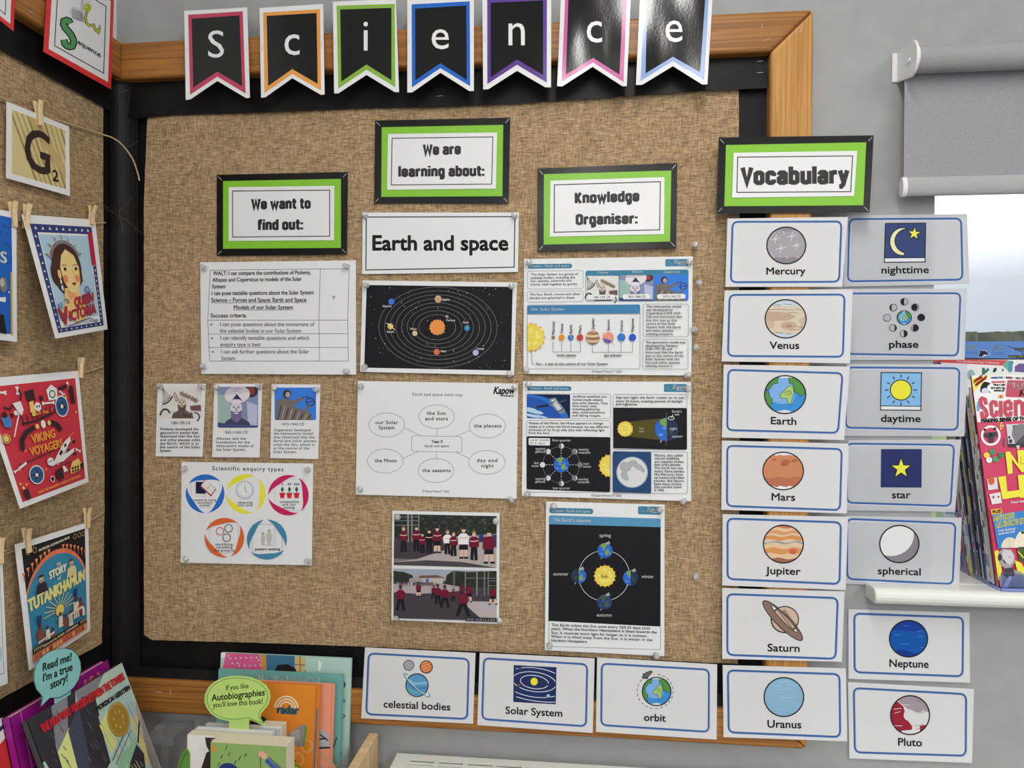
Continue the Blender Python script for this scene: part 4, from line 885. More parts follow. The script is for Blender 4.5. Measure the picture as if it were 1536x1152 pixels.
s.lines([('Moons, also called', 1148, 1390, 680), ('natural satellites,', 1148, 1366, 706), ('are celestial bodies', 1148, 1398, 734), ('that orbit planets.', 1146, 1376, 760), ('The Earth has one', 1146, 1392, 788), ('moon. Some planets,', 1146, 1406, 816), ('like Mercury, have', 1144, 1390, 843), ('no moons and other', 1144, 1406, 870), ('planets, like Saturn,', 1144, 1404, 897), ('have many moons', 1144, 1378, 924), ('(the current count', 1144, 1380, 950), ('is 146)', 1144, 1230, 976)], 19, DK, 0.6, 1.1)
s.text('© Kapow Primary™ 2023', 608, 1020, 866, 17, MID, y1=1024, bold=0.3)
s.build('paper_sheet', 'knowledge sheet with a satellite photo and moon phases on black', 'paper sheet', G)
pins(V, [(70, 70), (1432, 100), (1400, 1060), (72, 1000)], 'the moon phases knowledge sheet')
# knowledge sheet 3
V = (810, 745, 4.61)
s = sheet([(42, 33), (862, 55), (860, 1103), (33, 1062)], V, 2.6, 0.0014)
s.slope = 0.024
kapow_head(s, 64, 76, 368, 114, 80, 352, 678, 66, 836, 122, 104)
s.slope = 0.03; s.rr(62, 130, 833, 1035, 16, 3, MID); s.slope = 0.026
s.poly(rrect_pts([(64, 130), (834, 152), (834, 212), (64, 190)], 8), ink(84, 142, 178)); s.text("The Earth's seasons", 90, 170, 354, 22, PALE, bold=0.6, aspect=1.15)
s.poly([(64, 190), (834, 211), (831, 898), (58, 860)], NIGHT); s.ring(443, 546, 176, 174, 3.4, ink(200, 200, 200), 60)
earth(s, 449, 372, 52); earth(s, 268, 548, 52, -1); earth(s, 627, 561, 53, 1); earth(s, 447, 728, 52, None, False); sun(s, 448, 549, 70); s.text('Sun', 420, 560, 470, 22, ink(90, 70, 40), bold=0.4)
for x, y in ((449, 372), (268, 548), (627, 561), (447, 728)): s.line([(x + 20, y - 46), (x + 28, y - 66)], 3, WH); s.ring(x + 22, y - 50, 13, 6, 3, WH, 14); s.line([(x - 22, y + 46), (x - 28, y + 58)], 3, WH)
s.slope = 0.01; s.lines([('spring', 410, 490, 278), ('summer', 92, 196, 544), ('winter', 702, 786, 562), ('autumn', 392, 498, 828)], 22, ink(206, 206, 206), 0.7, 1.1)
s.slope = 0.035; s.lines([('The Earth orbits the Sun once every 365.25 days (one', 80, 762, 894), ('year). When the Northern Hemisphere is tilted towards the', 78, 808, 920), ('Sun, it receives more light for longer so it is summer.', 78, 746, 948), ('When it is tilted away from the Sun, it is winter in the', 76, 778, 974), ('Northern Hemisphere.', 76, 330, 1002)], 17, DK, 0.5, 1.15)
s.build('paper_sheet', 'tall knowledge sheet of four globes circling a sun on black', 'paper sheet', G)
pins(V, [(88, 65), (828, 88), (800, 1095), (66, 1022)], 'the four globes knowledge sheet')

# photo collage of pupils outdoors
V = (580, 760, 6.228)
s = sheet([(52, 38), (1055, 57), (1050, 1098), (45, 1058)], V, 1.5, 0.0016)
s.poly([(72, 68), (1028, 88), (1026, 572), (66, 545)], ink(120, 112, 112)); top = [(72, 68), (1028, 88), (1026, 572), (66, 545)]
s.clip([(72, 60), (1030, 60), (1030, 255), (760, 280), (520, 290), (72, 300)], top, ink(44, 50, 44))
random.seed(5); lay = s.nxt()
for k in range(90): s.clip(ell(random.uniform(310, 1010), random.uniform(90, 260), random.uniform(8, 22), random.uniform(6, 16), 8), top, ink(*random.choice(((58, 66, 56), (36, 42, 38), (70, 78, 64)))), lay=None)
s.clip([(72, 290), (520, 285), (560, 420), (280, 490), (66, 480)], top, ink(66, 60, 64)); s.clip([(520, 290), (1030, 255), (1028, 575), (60, 545), (66, 520), (280, 490), (560, 400)], top, ink(168, 158, 156))
s.clip([(66, 520), (380, 500), (700, 516), (1028, 572), (66, 548)], top, ink(74, 68, 72)); s.clip([(860, 250), (905, 252), (905, 330), (860, 330)], top, ink(44, 60, 96)); s.clip([(985, 260), (1028, 262), (1027, 380), (985, 376)], top, ink(46, 64, 100))
for x, w in ((200, 16), (236, 12), (300, 8)): s.clip([(x - w / 2, 70), (x + w / 2, 70), (x + w / 2, 330), (x - w / 2, 330)], top, ink(140, 138, 136))
for y in (95, 130, 172): s.clip([(72, y), (305, y - 4), (305, y + 3), (72, y + 5)], top, ink(130, 130, 130))
MAR = ink(104, 26, 48); BLK = ink(30, 28, 34); SKN = ink(206, 172, 158); HAIR = ink(70, 52, 44)
def kid(x, y, h, wear=MAR, leg=BLK, bare=False, stride=0.0, hair=HAIR, face=True):
    w = h * .17; s.poly([(x - w * .6, y + h * .5), (x + w * .6, y + h * .5), (x + w * .75 + stride, y + h * .98), (x + w * .1 + stride, y + h), (x, y + h * .62), (x - w * .1 - stride, y + h), (x - w * .75 - stride, y + h * .98)], SKN if bare else leg)
    if bare: s.poly([(x - w * .75, y + h * .5), (x + w * .75, y + h * .5), (x + w * .85, y + h * .72), (x - w * .85, y + h * .72)], leg); s.quad(x - w * .75 - stride, y + h * .94, x - stride, y + h, BLK); s.quad(x + w * .1 + stride, y + h * .94, x + w * .9 + stride, y + h, BLK)
    s.poly([(x - w * .5, y + h * .2), (x + w * .5, y + h * .2), (x + w * 1.05, y + h * .3), (x + w * .95, y + h * .55), (x - w * .95, y + h * .55), (x - w * 1.05, y + h * .3)], wear)
    if face: s.line([(x - w * .85, y + h * .34), (x, y + h * .36), (x + w * .85, y + h * .33)], h * .035, SKN)
    s.ell(x, y + h * .1, h * .065, h * .085, SKN if face else hair, 14); s.poly(ell(x, y + h * .075, h * .075, h * .08, 12, 180, 360), hair)
for x, y, h, b_, wr in ((158, 182, 244, 0, 0), (279, 178, 240, 0, 0), (334, 245, 190, 0, 0), (398, 208, 228, 0, 1), (472, 184, 250, 1, 0), (569, 214, 232, 0, 2), (625, 236, 228, 0, 0), (718, 190, 296, 1, 2), (816, 226, 276, 0, 0)): kid(x, y, h, (MAR, BLK, WH)[wr], bare=bool(b_), hair=ink(*random.choice(((70, 52, 44), (150, 110, 70), (46, 38, 36)))))
kid(955, 222, 310, bare=True, stride=8); s.poly([(900, 285), (1000, 275), (1012, 340), (990, 400), (895, 400)], MAR)
bot = [(64, 578), (1027, 600), (1027, 1068), (66, 1042)]; s.poly(bot, ink(66, 60, 66)); s.clip([(64, 570), (1030, 570), (1030, 690), (64, 700)], bot, ink(148, 156, 168))
s.clip([(64, 600), (160, 610), (240, 640), (260, 690), (64, 720)], bot, ink(44, 50, 44)); s.clip([(560, 640), (620, 600), (760, 610), (1030, 600), (1030, 760), (540, 740)], bot, ink(46, 48, 42)); s.clip([(210, 672), (330, 640), (480, 640), (540, 660), (525, 720), (210, 718)], bot, ink(150, 140, 136)); s.clip([(330, 668), (530, 672), (520, 720), (330, 716)], bot, ink(176, 168, 160)); s.quad(366, 672, 394, 706, ink(52, 110, 180)); s.clip([(300, 645), (470, 640), (540, 662), (310, 666)], bot, ink(110, 76, 72))
s.clip([(64, 720), (540, 722), (800, 770), (560, 800), (300, 815), (64, 800)], bot, ink(166, 154, 154)); s.clip([(690, 880), (1030, 890), (1030, 1040), (870, 1035)], bot, ink(172, 164, 164))
for k in range(34): x = 90 + k * 11; s.quad(x, 700 + (k * 7) % 9, x + 7, 735 + (k * 5) % 8, ink(*random.choice(((60, 40, 50), (40, 40, 60), (90, 90, 110), (120, 40, 60), (180, 180, 190)))))
for x, w in ((730, 10), (836, 14), (908, 10), (945, 8), (620, 5), (632, 5)): s.clip([(x, 605), (x + w, 605), (x + w, 830), (x, 830)], bot, ink(122, 124, 122))
for y in (665, 690, 735): s.clip([(730 if y < 680 else 945, y), (1027, y), (1027, y + 6), (730 if y < 680 else 945, y + 6)], bot, ink(120, 122, 120))
for x, y, h, st in ((130, 730, 240, 14), (298, 700, 140, 4), (440, 730, 130, 12), (478, 722, 190, 6), (543, 730, 215, 20), (622, 770, 116, 8), (705, 710, 150, 4), (768, 712, 180, 6), (714, 755, 270, 34), (992, 735, 180, 18)): kid(x, y, h, bare=h in (180, 140), stride=st, face=False)
s.poly([(738, 1032), (1027, 1042), (1027, 1078), (736, 1070)], ink(50, 46, 52)); s.text('PIC•COLLAGE', 754, 1066, 1012, 21, ink(176, 172, 174), y1=1070, bold=0.8, aspect=1.0)
s.build('photo_print', 'collage print of two playground photos of pupils in maroon jumpers', 'photo print', G)
pins(V, [(105, 100), (1018, 140), (1052, 1070), (100, 1028)], 'the playground photo collage')
for k, (x, y, w) in enumerate(((1044, 369, 'in bare burlap, topmost of the loose column at right'), (1047, 425, 'in bare burlap, second down the loose column at right'), (1042, 495, 'in bare burlap, upper of a close pair at right'), (1044, 521, 'in bare burlap, lower of a close pair at right'), (1044, 864, 'alone in bare burlap beside the four globes sheet'))):
    push_pin(x, y, 0.0175, w)
# ------------------------------------------------------------------ vocabulary cards
CARD = translucent_paper('card_paper', (226, 227, 229), 0.16)
CARDW = translucent_paper('card_paper_at_window', (224, 225, 226), 0.40)
BLUE = ink(54, 94, 150); LILAC = ink(196, 196, 216); KEY = ink(40, 38, 40)
VA, VB, VC, VD, VE = (1080, 310, 4.042), (1080, 540, 4.042), (1080, 770, 3.84), (1080, 980, 3.84), (530, 960, 2.743)
DF, DW = 0.0372, 0.0042            # on the frame, on the wall
def ball(s, cx, cy, rx_, ry_, body, w, rot=0):
    cv = ell(cx, cy, rx_, ry_, 44, rot=rot); s.poly(cv, ink(*body)); return cv
def nc(cx, cy, rx_, ry_): return lambda pts: [(cx + x * rx_, cy + y * ry_) for x, y in pts]
def wavy(y0, y1, a=.04, f=7, ph=0):
    n = 14; return [(-1.1 + 2.2 * k / n, y0 + a * math.sin(f * (-1.1 + 2.2 * k / n) + ph)) for k in range(n + 1)] + [(1.1 - 2.2 * k / n, y1 + a * math.sin(f * (1.1 - 2.2 * k / n) + ph + .8)) for k in range(n + 1)]
def globe(s, cx, cy, rx_, ry_, w):
    cv = ball(s, cx, cy, rx_, ry_, (60, 136, 200), w); T = nc(cx, cy, rx_, ry_)
    s.clip(T([(-.8, -.6), (-.1, -1), (.5, -1), (.45, .1), (.35, .45), (-.2, .5), (-.7, .35)]), cv, ink(120, 166, 214))
    GD, GLt = ink(82, 138, 66), ink(158, 190, 112)
    for pts, m in (([(-1, -.3), (-.7, -.85), (-.35, -.95), (-.35, -.6), (-.6, -.55), (-.7, -.35), (-1, -.2)], GD), ([(-1, -.05), (-.85, -.25), (-.75, .1), (-.6, .25), (-.7, .6), (-.6, .75), (-.8, .75), (-1, .5)], GD),
                   ([(.15, -.95), (.5, -1), (1, -.5), (1, -.1), (.75, .1), (.6, -.1), (.45, -.15), (.4, -.55), (.2, -.6)], GD), ([(-.05, -.2), (.1, -.4), (.35, -.5), (.45, -.1), (.35, .1), (.3, .5), (.15, .5), (.08, .2), (-.2, .2), (-.25, 0)], GLt)):
        s.clip(T(pts), cv, m); s.line(T(pts), w * .55, KEY, True) if False else s.line(clip(T(pts), ell(cx, cy, rx_ * .98, ry_ * .98, 30)), w * .55, KEY, True)
    s.clip(T([(-.4, -.95), (.4, -1), (.35, -.9), (-.2, -.88)]), cv, ink(224, 226, 230)); s.clip(T([(-.4, .88), (0, .8), (.3, .88), (.2, 1), (-.3, 1)]), cv, ink(204, 206, 214))
    s.line(T([(-.05, -.1), (.25, -.2), (.3, -.05), (.05, 0)]), w * .5, KEY)
    s.line(cv, w * 1.5, KEY, True)
def pic_mercury(s, cx, cy, a, b):
    cv = ball(s, cx, cy, a, b, (158, 152, 158), 5); T = nc(cx, cy, a, b)
    s.clip(T(wavy(.66, 1.2, .05, 14)), cv, ink(132, 128, 132)); s.clip(T(wavy(-1.2, -.78, .04, 9)), cv, ink(140, 136, 142))
    for x, y, r in ((-.55, -.35, .24), (.28, -.5, .26), (-.28, .15, .26), (.52, 0, .22)):
        s.line(T([(x - r, y + .05), (x, y), (x + r, y - .06)]), 2.6, PALE); s.line(T([(x - .05, y + r), (x, y), (x + .04, y - r)]), 2.6, PALE); s.line(T([(x - .1, y - .08), (x + .1, y + .08)]), 2, PALE)
    for x, y in ((-.8, .35), (-.7, .5), (.6, .6), (0, .6), (-.15, -.75)): s.line(T([(x, y), (x + .06, y + .15)]), 2.2, PALE)
    s.line(cv, 7.5, KEY, True)
def pic_venus(s, cx, cy, a, b):
    cv = ball(s, cx, cy, a, b, (204, 188, 168), 5); T = nc(cx, cy, a, b)
    s.clip(T(wavy(-1.2, -.68, .03, 5)), cv, ink(184, 198, 208)); s.clip(T(wavy(.78, 1.2, .04, 6)), cv, ink(184, 198, 208))
    s.clip(T([(-1, -.4), (-.3, -.35), (.2, -.3), (.5, -.1), (.1, .1), (-.4, .1), (-1, .25)]), cv, ink(180, 156, 136)); s.clip(T([(-1, .05), (-.5, .2), (-.6, .5), (-1, .5)]), cv, ink(190, 168, 148)); s.clip(T(ell(.15, .35, .4, .22, 18)), cv, ink(186, 160, 138)); s.clip(T(ell(.15, .38, .2, .1, 14)), cv, ink(166, 140, 120)); s.clip(T([(.6, .1), (1, -.2), (1, .5), (.6, .6), (.75, .3)]), cv, ink(192, 170, 150))
    for p in ([(-.7, -.7), (-.25, -.73)], [(-.1, -.78), (.3, -.74)], [(-.9, -.48), (-.3, -.5), (.4, -.45)], [(.5, -.52), (.8, -.46)], [(.15, -.35), (.6, -.3)], [(.5, .4), (.85, .45)], [(.2, .6), (.7, .55)], [(-.5, .7), (-.1, .75)], [(0, .8), (.3, .76)]): s.line(T(p), 2.4, ink(96, 84, 74))
    s.line(cv, 7.5, KEY, True)
def pic_mars(s, cx, cy, a, b):
    cv = ball(s, cx, cy, a, b, (194, 128, 92), 5); T = nc(cx, cy, a, b)
    s.clip(T(wavy(-1.2, -.84, .03, 16)), cv, PALE); s.clip(T(wavy(.35, .9, .05, 8)), cv, ink(176, 108, 80)); s.clip(T(wavy(.82, 1.2, .04, 14)), cv, PALE)
    for x, y, p, q in ((-.45, -.6, .12, .06), (.15, -.5, .22, .12), (.05, -.35, .2, .1), (.55, -.55, .16, .09)): s.clip(T(ell(x, y, p, q, 14)), cv, ink(164, 98, 72))
    s.line(cv, 7.5, KEY, True)
def pic_jupiter(s, cx, cy, a, b):
    cv = ball(s, cx, cy, a, b, (214, 184, 152), 5); T = nc(cx, cy, a, b)
    for y0, y1, c, ph in ((-1.2, -.86, (190, 120, 92), 0), (-.7, -.52, (206, 148, 100), 1), (-.42, -.22, (206, 140, 86), 2), (-.12, -.04, (142, 152, 166), .5), (.22, .5, (206, 142, 88), 1.4), (.76, 1.2, (150, 98, 76), 0)): s.clip(T(wavy(y0, y1, .05, 6, ph)), cv, ink(*c))
    s.clip(T(ell(.48, .4, .2, .15, 18)), cv, ink(196, 98, 74)); s.line(cv, 7.5, KEY, True)
def pic_saturn(s, cx, cy, r):
    cv = ball(s, cx + 5, cy, r, r * .96, (192, 168, 148), 5)
    for o, w, c in ((-28, 16, (208, 188, 168)), (2, 12, (150, 126, 108)), (28, 16, (176, 150, 130))):
        d = Vector((.62, .78)); nn = Vector((.78, -.62)); p0 = Vector((cx + 5, cy)) + nn * o * 1.2
        s.clip([tuple(p0 - d * 120 - nn * w / 2), tuple(p0 + d * 120 - nn * w / 2), tuple(p0 + d * 120 + nn * w / 2), tuple(p0 - d * 120 + nn * w / 2)], cv, ink(*c))
    s.line(cv, 7.5, KEY, True)
    o_ = ell(cx - 7, cy + 6, 158, 38, 40, rot=45); i_ = ell(cx + 4, cy - 3, 108, 15, 30, rot=46)
    s.poly(o_, ink(128, 106, 94), [i_]); s.line(o_, 5, KEY, True); s.line(i_, 4, KEY, True)
    up = clip(ell(cx + 5, cy, r * .97, r * .93, 36), [(cx - 60, cy - 90), (cx + 130, cy - 90), (cx + 130, cy + 66)])
    s.poly(up, ink(196, 172, 152)); dg = [(cx + x, cy + y) for x, y in ((-10, -52), (4, -62), (66, 22), (54, 34))]; s.clip(dg, up, ink(150, 126, 108)); s.line(ell(cx + 5, cy, r, r * .96, 24, -142, 40), 5, KEY)
def pic_neptune(s, cx, cy, a, b):
    cv = ball(s, cx, cy, a, b, (22, 82, 160), 5); T = nc(cx, cy, a, b); s.clip(T(wavy(-1.2, -.45, .03, 4)), cv, ink(28, 62, 150)); s.clip(T(wavy(.7, 1.2, .1, 4)), cv, ink(22, 54, 130))
    for x, y, l_ in ((-.75, -.2, .35), (.45, -.4, .3), (-.45, .3, .45), (.45, -.1, .35), (.6, .5, .2), (-.3, -.7, .3)): s.line(T([(x, y), (x + l_, y - .02)]), 2.4, ink(84, 140, 196))
    s.line(cv, 7.5, KEY, True)
def pic_uranus(s, cx, cy, a, b):
    cv = ball(s, cx, cy, a, b, (132, 172, 198), 5); T = nc(cx, cy, a, b)
    for x, y, l_ in ((-.3, -.82, .6), (-.6, -.6, .5), (.1, -.65, .7), (-.5, -.42, .9), (-.2, 0, .7), (-.8, .2, .5), (.3, .15, .5), (-.4, .5, .6), (.1, .8, .5), (-.7, .7, .5)): s.line(T([(x, y), (x + l_ / 2, y + .04), (x + l_, y)]), 2.2, ink(170, 200, 216) if y < 0.1 else ink(106, 150, 182))
    s.line(cv, 7.5, KEY, True)
def pic_pluto(s, cx, cy, a, b):
    cv = ball(s, cx, cy, a, b, (206, 204, 206), 5); T = nc(cx, cy, a, b)
    s.clip(T([(-1, -1), (1.1, -1), (1.1, -.1), (.7, -.25), (.4, -.1), (.2, -.2), (-.1, -.3), (-.6, -.7)]), cv, ink(154, 142, 150)); s.clip(T([(-1.1, -.6), (-.65, -.7), (-.35, -.45), (-.25, -.1), (-.1, .3), (.1, .55), (.1, .75), (-.4, .8), (-.7, 1), (-1.1, .8)]), cv, ink(142, 36, 52)); s.clip(T([(.5, .55), (.9, .5), (.8, .8), (.5, .8)]), cv, ink(142, 36, 52))
    s.clip(T(ell(-.05, 0, .28, .3, 20)), cv, ink(206, 204, 206))
    for p in ([(-.85, -.3), (-.45, -.35)], [(-.8, -.1), (-.5, -.18)], [(-.4, -.55), (0, -.5)], [(.3, -.75), (.6, -.7)], [(.5, -.1), (.85, -.2)], [(.2, .55), (.75, .5)], [(.3, .7), (.6, .68)], [(-.8, .55), (-.4, .55)]): s.line(T(p), 2.6, ink(110, 100, 106) if p[0][0] > 0 else PALE)
    s.line(cv, 7.5, KEY, True)
def pic_night(s):
    q = [(1003, 102), (1247, 100), (1243, 335), (996, 338)]; s.poly(q, ink(54, 68, 114)); s.poly([(1000, 310), (1243, 308), (1243, 335), (996, 338)], ink(214, 216, 222)); s.line([(1000, 311), (1243, 309)], 5, KEY); s.line(q, 6, KEY, True)
    s.poly(ell(1108, 212, 78, 84, 24, 80, 300) + ell(1140, 208, 80, 74, 20, 264, 108), ink(228, 218, 170)); s.line(ell(1108, 212, 78, 84, 24, 80, 300) + ell(1140, 208, 80, 74, 20, 264, 108), 5, KEY, True)
    st = star(1178, 163, 42, 17, 5, -85); s.poly(st, ink(240, 222, 84)); s.line(st, 4.5, KEY, True)
def pic_day(s):
    q = [(977, 76), (1222, 78), (1218, 305), (973, 303)]; s.poly(q, ink(126, 176, 216)); s.poly([(974, 278), (1219, 281), (1218, 305), (973, 303)], ink(218, 220, 224)); s.line([(974, 278), (1219, 281)], 5, KEY); s.line(q, 6, KEY, True)
    s.ell(1097, 182, 63, 60, ink(238, 214, 64)); s.ring(1097, 182, 64, 61, 6, KEY)
    for k in range(12):
        a = math.radians(30 * k); s.line([(1097 + 76 * math.cos(a), 182 + 74 * math.sin(a)), (1097 + 98 * math.cos(a), 182 + 94 * math.sin(a))], 6, KEY)
def pic_star(s):
    s.poly([(976, 540), (1224, 540), (1222, 774), (974, 772)], ink(42, 50, 98)); st = star(1098, 658, 66, 27, 5); s.poly(st, ink(240, 218, 72)); s.line(st, 6, KEY, True)
def pic_phase(s):
    globe(s, 1117, 673, 44, 42, 3.5)
    for k, (x, y) in enumerate(((1220, 672), (1182, 735), (1114, 770), (1049, 735), (1013, 674), (1051, 611), (1117, 576), (1183, 610))):
        dk = {0: None, 1: .55, 2: 0, 3: -.55, 4: 9, 5: .55, 6: 0, 7: -.55}[k]; right = k in (1, 2, 3)
        s.ell(x, y, 22, 21, ink(32, 30, 36) if k == 0 else ink(168, 168, 174), 24)
        if dk is not None and dk != 9:
            sg = 1 if right else -1; amt = {1: -.5, 7: .5, 2: 0, 6: 0, 3: .5, 5: -.5}[k]
            pts = [(x + sg * 22 * math.cos(t), y + 21 * math.sin(t)) for t in [(-90 + 15 * j) * math.pi / 180 for j in range(13)]]
            bt = {1: -.6, 2: 0, 3: .5, 5: .5, 6: 0, 7: -.7}[k]
            pts += [(x + sg * bt * 22 * math.cos(t), y + 21 * math.sin(t)) for t in [(90 - 15 * j) * math.pi / 180 for j in range(1, 12)]]
            if k == 7: pts = [(2 * x - p[0], p[1]) for p in pts]; pts = ell(x - 3, y, 18, 20, 20)
            s.poly(pts, ink(32, 30, 36))
        s.ring(x, y, 22, 21, 3.5, KEY, 24)
def pic_sphere(s):
    s.ell(1033, 177, 114, 108, ink(128, 122, 130)); cv = ell(1033, 177, 113, 107, 44); s.clip(ell(985, 122, 132, 124, 44), cv, ink(214, 214, 214)); s.ring(1033, 177, 113, 107, 8, KEY)
def pic_bodies(s):
    s.ell(228, 104, 21, 21, ink(160, 158, 166)); s.ring(228, 104, 21, 21, 3, KEY); cv = ball(s, 300, 111, 25, 25, (206, 110, 62), 3)
    for k in range(4): s.clip([(270, 100 + 12 * k), (330, 78 + 12 * k), (330, 82 + 12 * k), (270, 105 + 12 * k)], cv, ink(228, 158, 108))
    s.line(cv, 4, KEY, True); rg = ell(262, 187, 70, 11, 32, rot=42); s.line(rg, 5, ink(170, 200, 222), True)
    cv = ball(s, 262, 186, 46, 47, (86, 146, 190), 3)
    for k, c in enumerate(((128, 178, 206), (72, 126, 172), (100, 164, 168), (150, 190, 214))): s.clip([(215, 150 + 20 * k), (250, 175 + 18 * k), (310, 170 + 22 * k), (310, 180 + 22 * k), (250, 186 + 18 * k), (215, 158 + 20 * k)], cv, ink(*c))
    s.line(cv, 4, KEY, True); s.line(ell(262, 187, 70, 11, 24, -12, 192, rot=42), 4.5, ink(190, 214, 226)); s.line(ell(262, 187, 72, 13, 24, -12, 192, rot=42), 2.4, KEY); s.line(ell(262, 187, 72, 13, 6, 192, 216, rot=42), 2.4, KEY); s.line(ell(262, 187, 72, 13, 6, 324, 348, rot=42), 2.4, KEY)
def pic_system(s):
    q = [(660, 103), (836, 112), (833, 265), (658, 255)]; s.poly(q, ink(36, 48, 92)); OW = ink(200, 206, 218)
    for rx_, ry_, cx, cy in ((58, 27, 745, 173), (90, 40, 745, 172), (130, 60, 748, 175), (200, 78, 760, 174)):
        pl = ell(cx, cy, rx_, ry_, 60, rot=8); run = []
        for p in pl + pl[:1]:
            if 661 < p[0] < 833 and 106 + (p[0] - 660) * .05 < p[1] < 254 + (p[0] - 660) * .05: run.append(p)
            else:
                if len(run) > 1: s.line(run, 3, OW)
                run = []
        if len(run) > 1: s.line(run, 3, OW)
    s.ell(744, 171, 16, 17, ink(240, 216, 60)); s.ring(744, 171, 16, 17, 2, KEY, 24)
    for x, y, r, c in ((682, 187, 7, (120, 70, 110)), (802, 230, 8, (150, 190, 220)), (686, 120, 7, (70, 80, 110)), (803, 184, 4, (60, 60, 80))): s.ell(x, y, r, r, ink(*c), 18); s.ring(x, y, r, r, 2, KEY, 18)
def pic_orbit(s):
    globe(s, 1248, 212, 59, 58, 3)
    for k in range(22):
        a = 360 / 22 * k
        if 225 < a < 262: continue
        s.line(ell(1242, 211, 74, 71, 2, a, a + 9), 2.4, KEY)
    s.poly([(1190, 152), (1204, 134), (1226, 126), (1230, 132), (1214, 150), (1200, 160)], ink(96, 92, 96)); s.line([(1190, 152), (1204, 134), (1226, 126), (1230, 132), (1214, 150), (1200, 160)], 2.4, KEY, True); s.poly([(1188, 140), (1204, 136), (1196, 146)], ink(60, 58, 62)); s.poly([(1204, 158), (1214, 148), (1212, 162)], ink(60, 58, 62)); s.line([(1188, 152), (1194, 160)], 3, KEY)
def vocab(view, q, qb, word, wx, wy, cap, pic, label, d, paper=None, rad=36, lift=0.002, ph=0.0, curl_=None, w=1.0):
    f = curl_ or (lambda u, v: lift * (v - 0.15) ** 2 + 0.0006 * math.sin(4 * u + ph))
    s = Sheet(q, 'wall', d, f, view); s.base_sheet(paper or CARD, back=False)
    sh = 8 * w; s.rrect([(x + sh, y + sh) for x, y in qb], rad, 5 * w, LILAC); s.rrect(qb, rad, 11.5 * w, BLUE)
    pic(s); s.text(word, wx[0], wy[0], wx[1], cap, ink(36, 35, 37), y1=wy[1], bold=1.4 * w)
    return s.build('vocabulary_card', label, 'vocabulary card', 'science vocabulary cards')
W2 = 'white vocabulary card showing '
Rr = lambda u, v: 0.0015 + 0.010 * max(0, u - .55) ** 2 + 0.002 * math.sin(3 * v + 1)
vocab(VA, [(768, 53), (1498, 45), (1512, 470), (748, 485)], [(785, 76), (1462, 72), (1470, 442), (775, 453)], 'nighttime', (975, 1268), (405, 402), 42, pic_night, W2 + 'a crescent moon above the word nighttime', DW, CARDW, curl_=Rr)
vocab(VA, [(790, 500), (1497, 496), (1483, 928), (775, 930)], [(770, 527), (1458, 525), (1442, 903), (770, 893)], 'phase', (1022, 1205), (855, 855), 42, pic_phase, W2 + 'moon phases around a globe above the word phase', DW, CARDW, curl_=Rr)
vocab(VB, [(770, 25), (1500, 25), (1482, 463), (752, 460)], [(770, 45), (1452, 50), (1440, 424), (762, 410)], 'daytime', (973, 1218), (375, 376), 42, pic_day, W2 + 'a yellow sun above the word daytime', DW, CARDW, curl_=Rr)
vocab(VB, [(780, 487), (1462, 482), (1425, 920), (765, 912)], [(770, 507), (1420, 515), (1398, 885), (770, 865)], 'star', (1040, 1155), (838, 838), 42, pic_star, W2 + 'a yellow star on navy above the word star', DW, CARDW, curl_=Rr)
vocab(VC, [(733, 15), (1393, 25), (1377, 432), (726, 405)], [(733, 32), (1357, 57), (1340, 408), (733, 378)], 'spherical', (907, 1160), (350, 357), 40, pic_sphere, W2 + 'a shaded grey ball above the word spherical', DW, CARDW, curl_=Rr)
vocab(VC, [(740, 552), (1437, 572), (1440, 976), (740, 953)], [(773, 577), (1400, 600), (1397, 939), (775, 915)], 'Neptune', (972, 1203), (884, 890), 43, lambda s: pic_neptune(s, 1086, 722, 110, 105), W2 + 'a deep blue planet above the word Neptune', DW)
vocab(VD, [(737, 165), (1463, 205), (1452, 632), (745, 605)], [(770, 200), (1417, 235), (1415, 590), (777, 570)], 'Pluto', (1022, 1165), (531, 536), 43, lambda s: pic_pluto(s, 1095, 356, 112, 112), W2 + 'a maroon and grey dwarf planet above the word Pluto', DW)
vocab(VA, [(45, 72), (776, 62), (742, 486), (32, 486)], [(76, 92), (736, 90), (722, 455), (65, 458)], 'Mercury', (277, 517), (411, 409), 41, lambda s: pic_mercury(s, 402, 235, 118, 111), W2 + 'a grey cratered planet above the word Mercury', DF, ph=0)
vocab(VA, [(28, 508), (805, 500), (788, 950), (10, 938)], [(58, 535), (755, 533), (745, 910), (48, 905)], 'Venus', (302, 482), (862, 862), 43, lambda s: pic_venus(s, 398, 680, 124, 116), W2 + 'a beige cloudy planet above the word Venus', DF, ph=1)
vocab(VB, [(22, 28), (788, 40), (752, 485), (12, 470)], [(50, 60), (743, 80), (715, 442), (43, 425)], 'Earth', (304, 467), (388, 394), 43, lambda s: globe(s, 395, 210, 125, 115, 5), W2 + 'a blue and green globe above the word Earth', DF, ph=2)
vocab(VB, [(12, 488), (780, 507), (768, 930), (8, 908)], [(44, 520), (738, 540), (727, 910), (42, 885)], 'Mars', (308, 457), (850, 854), 43, lambda s: pic_mars(s, 383, 673, 123, 114), W2 + 'a rusty orange planet above the word Mars', DF, ph=3)
vocab(VC, [(15, 5), (738, 20), (724, 442), (13, 415)], [(43, 30), (696, 52), (688, 407), (43, 378)], 'Jupiter', (268, 463), (349, 355), 41, lambda s: pic_jupiter(s, 365, 177, 115, 109), W2 + 'an orange banded planet above the word Jupiter', DF, ph=4)
vocab(VC, [(13, 430), (718, 450), (702, 855), (13, 838)], [(42, 465), (678, 488), (665, 838), (42, 815)], 'Saturn', (272, 462), (794, 798), 42, lambda s: pic_saturn(s, 368, 612, 78), W2 + 'a ringed brown planet above the word Saturn', DF, ph=5, lift=0.006)
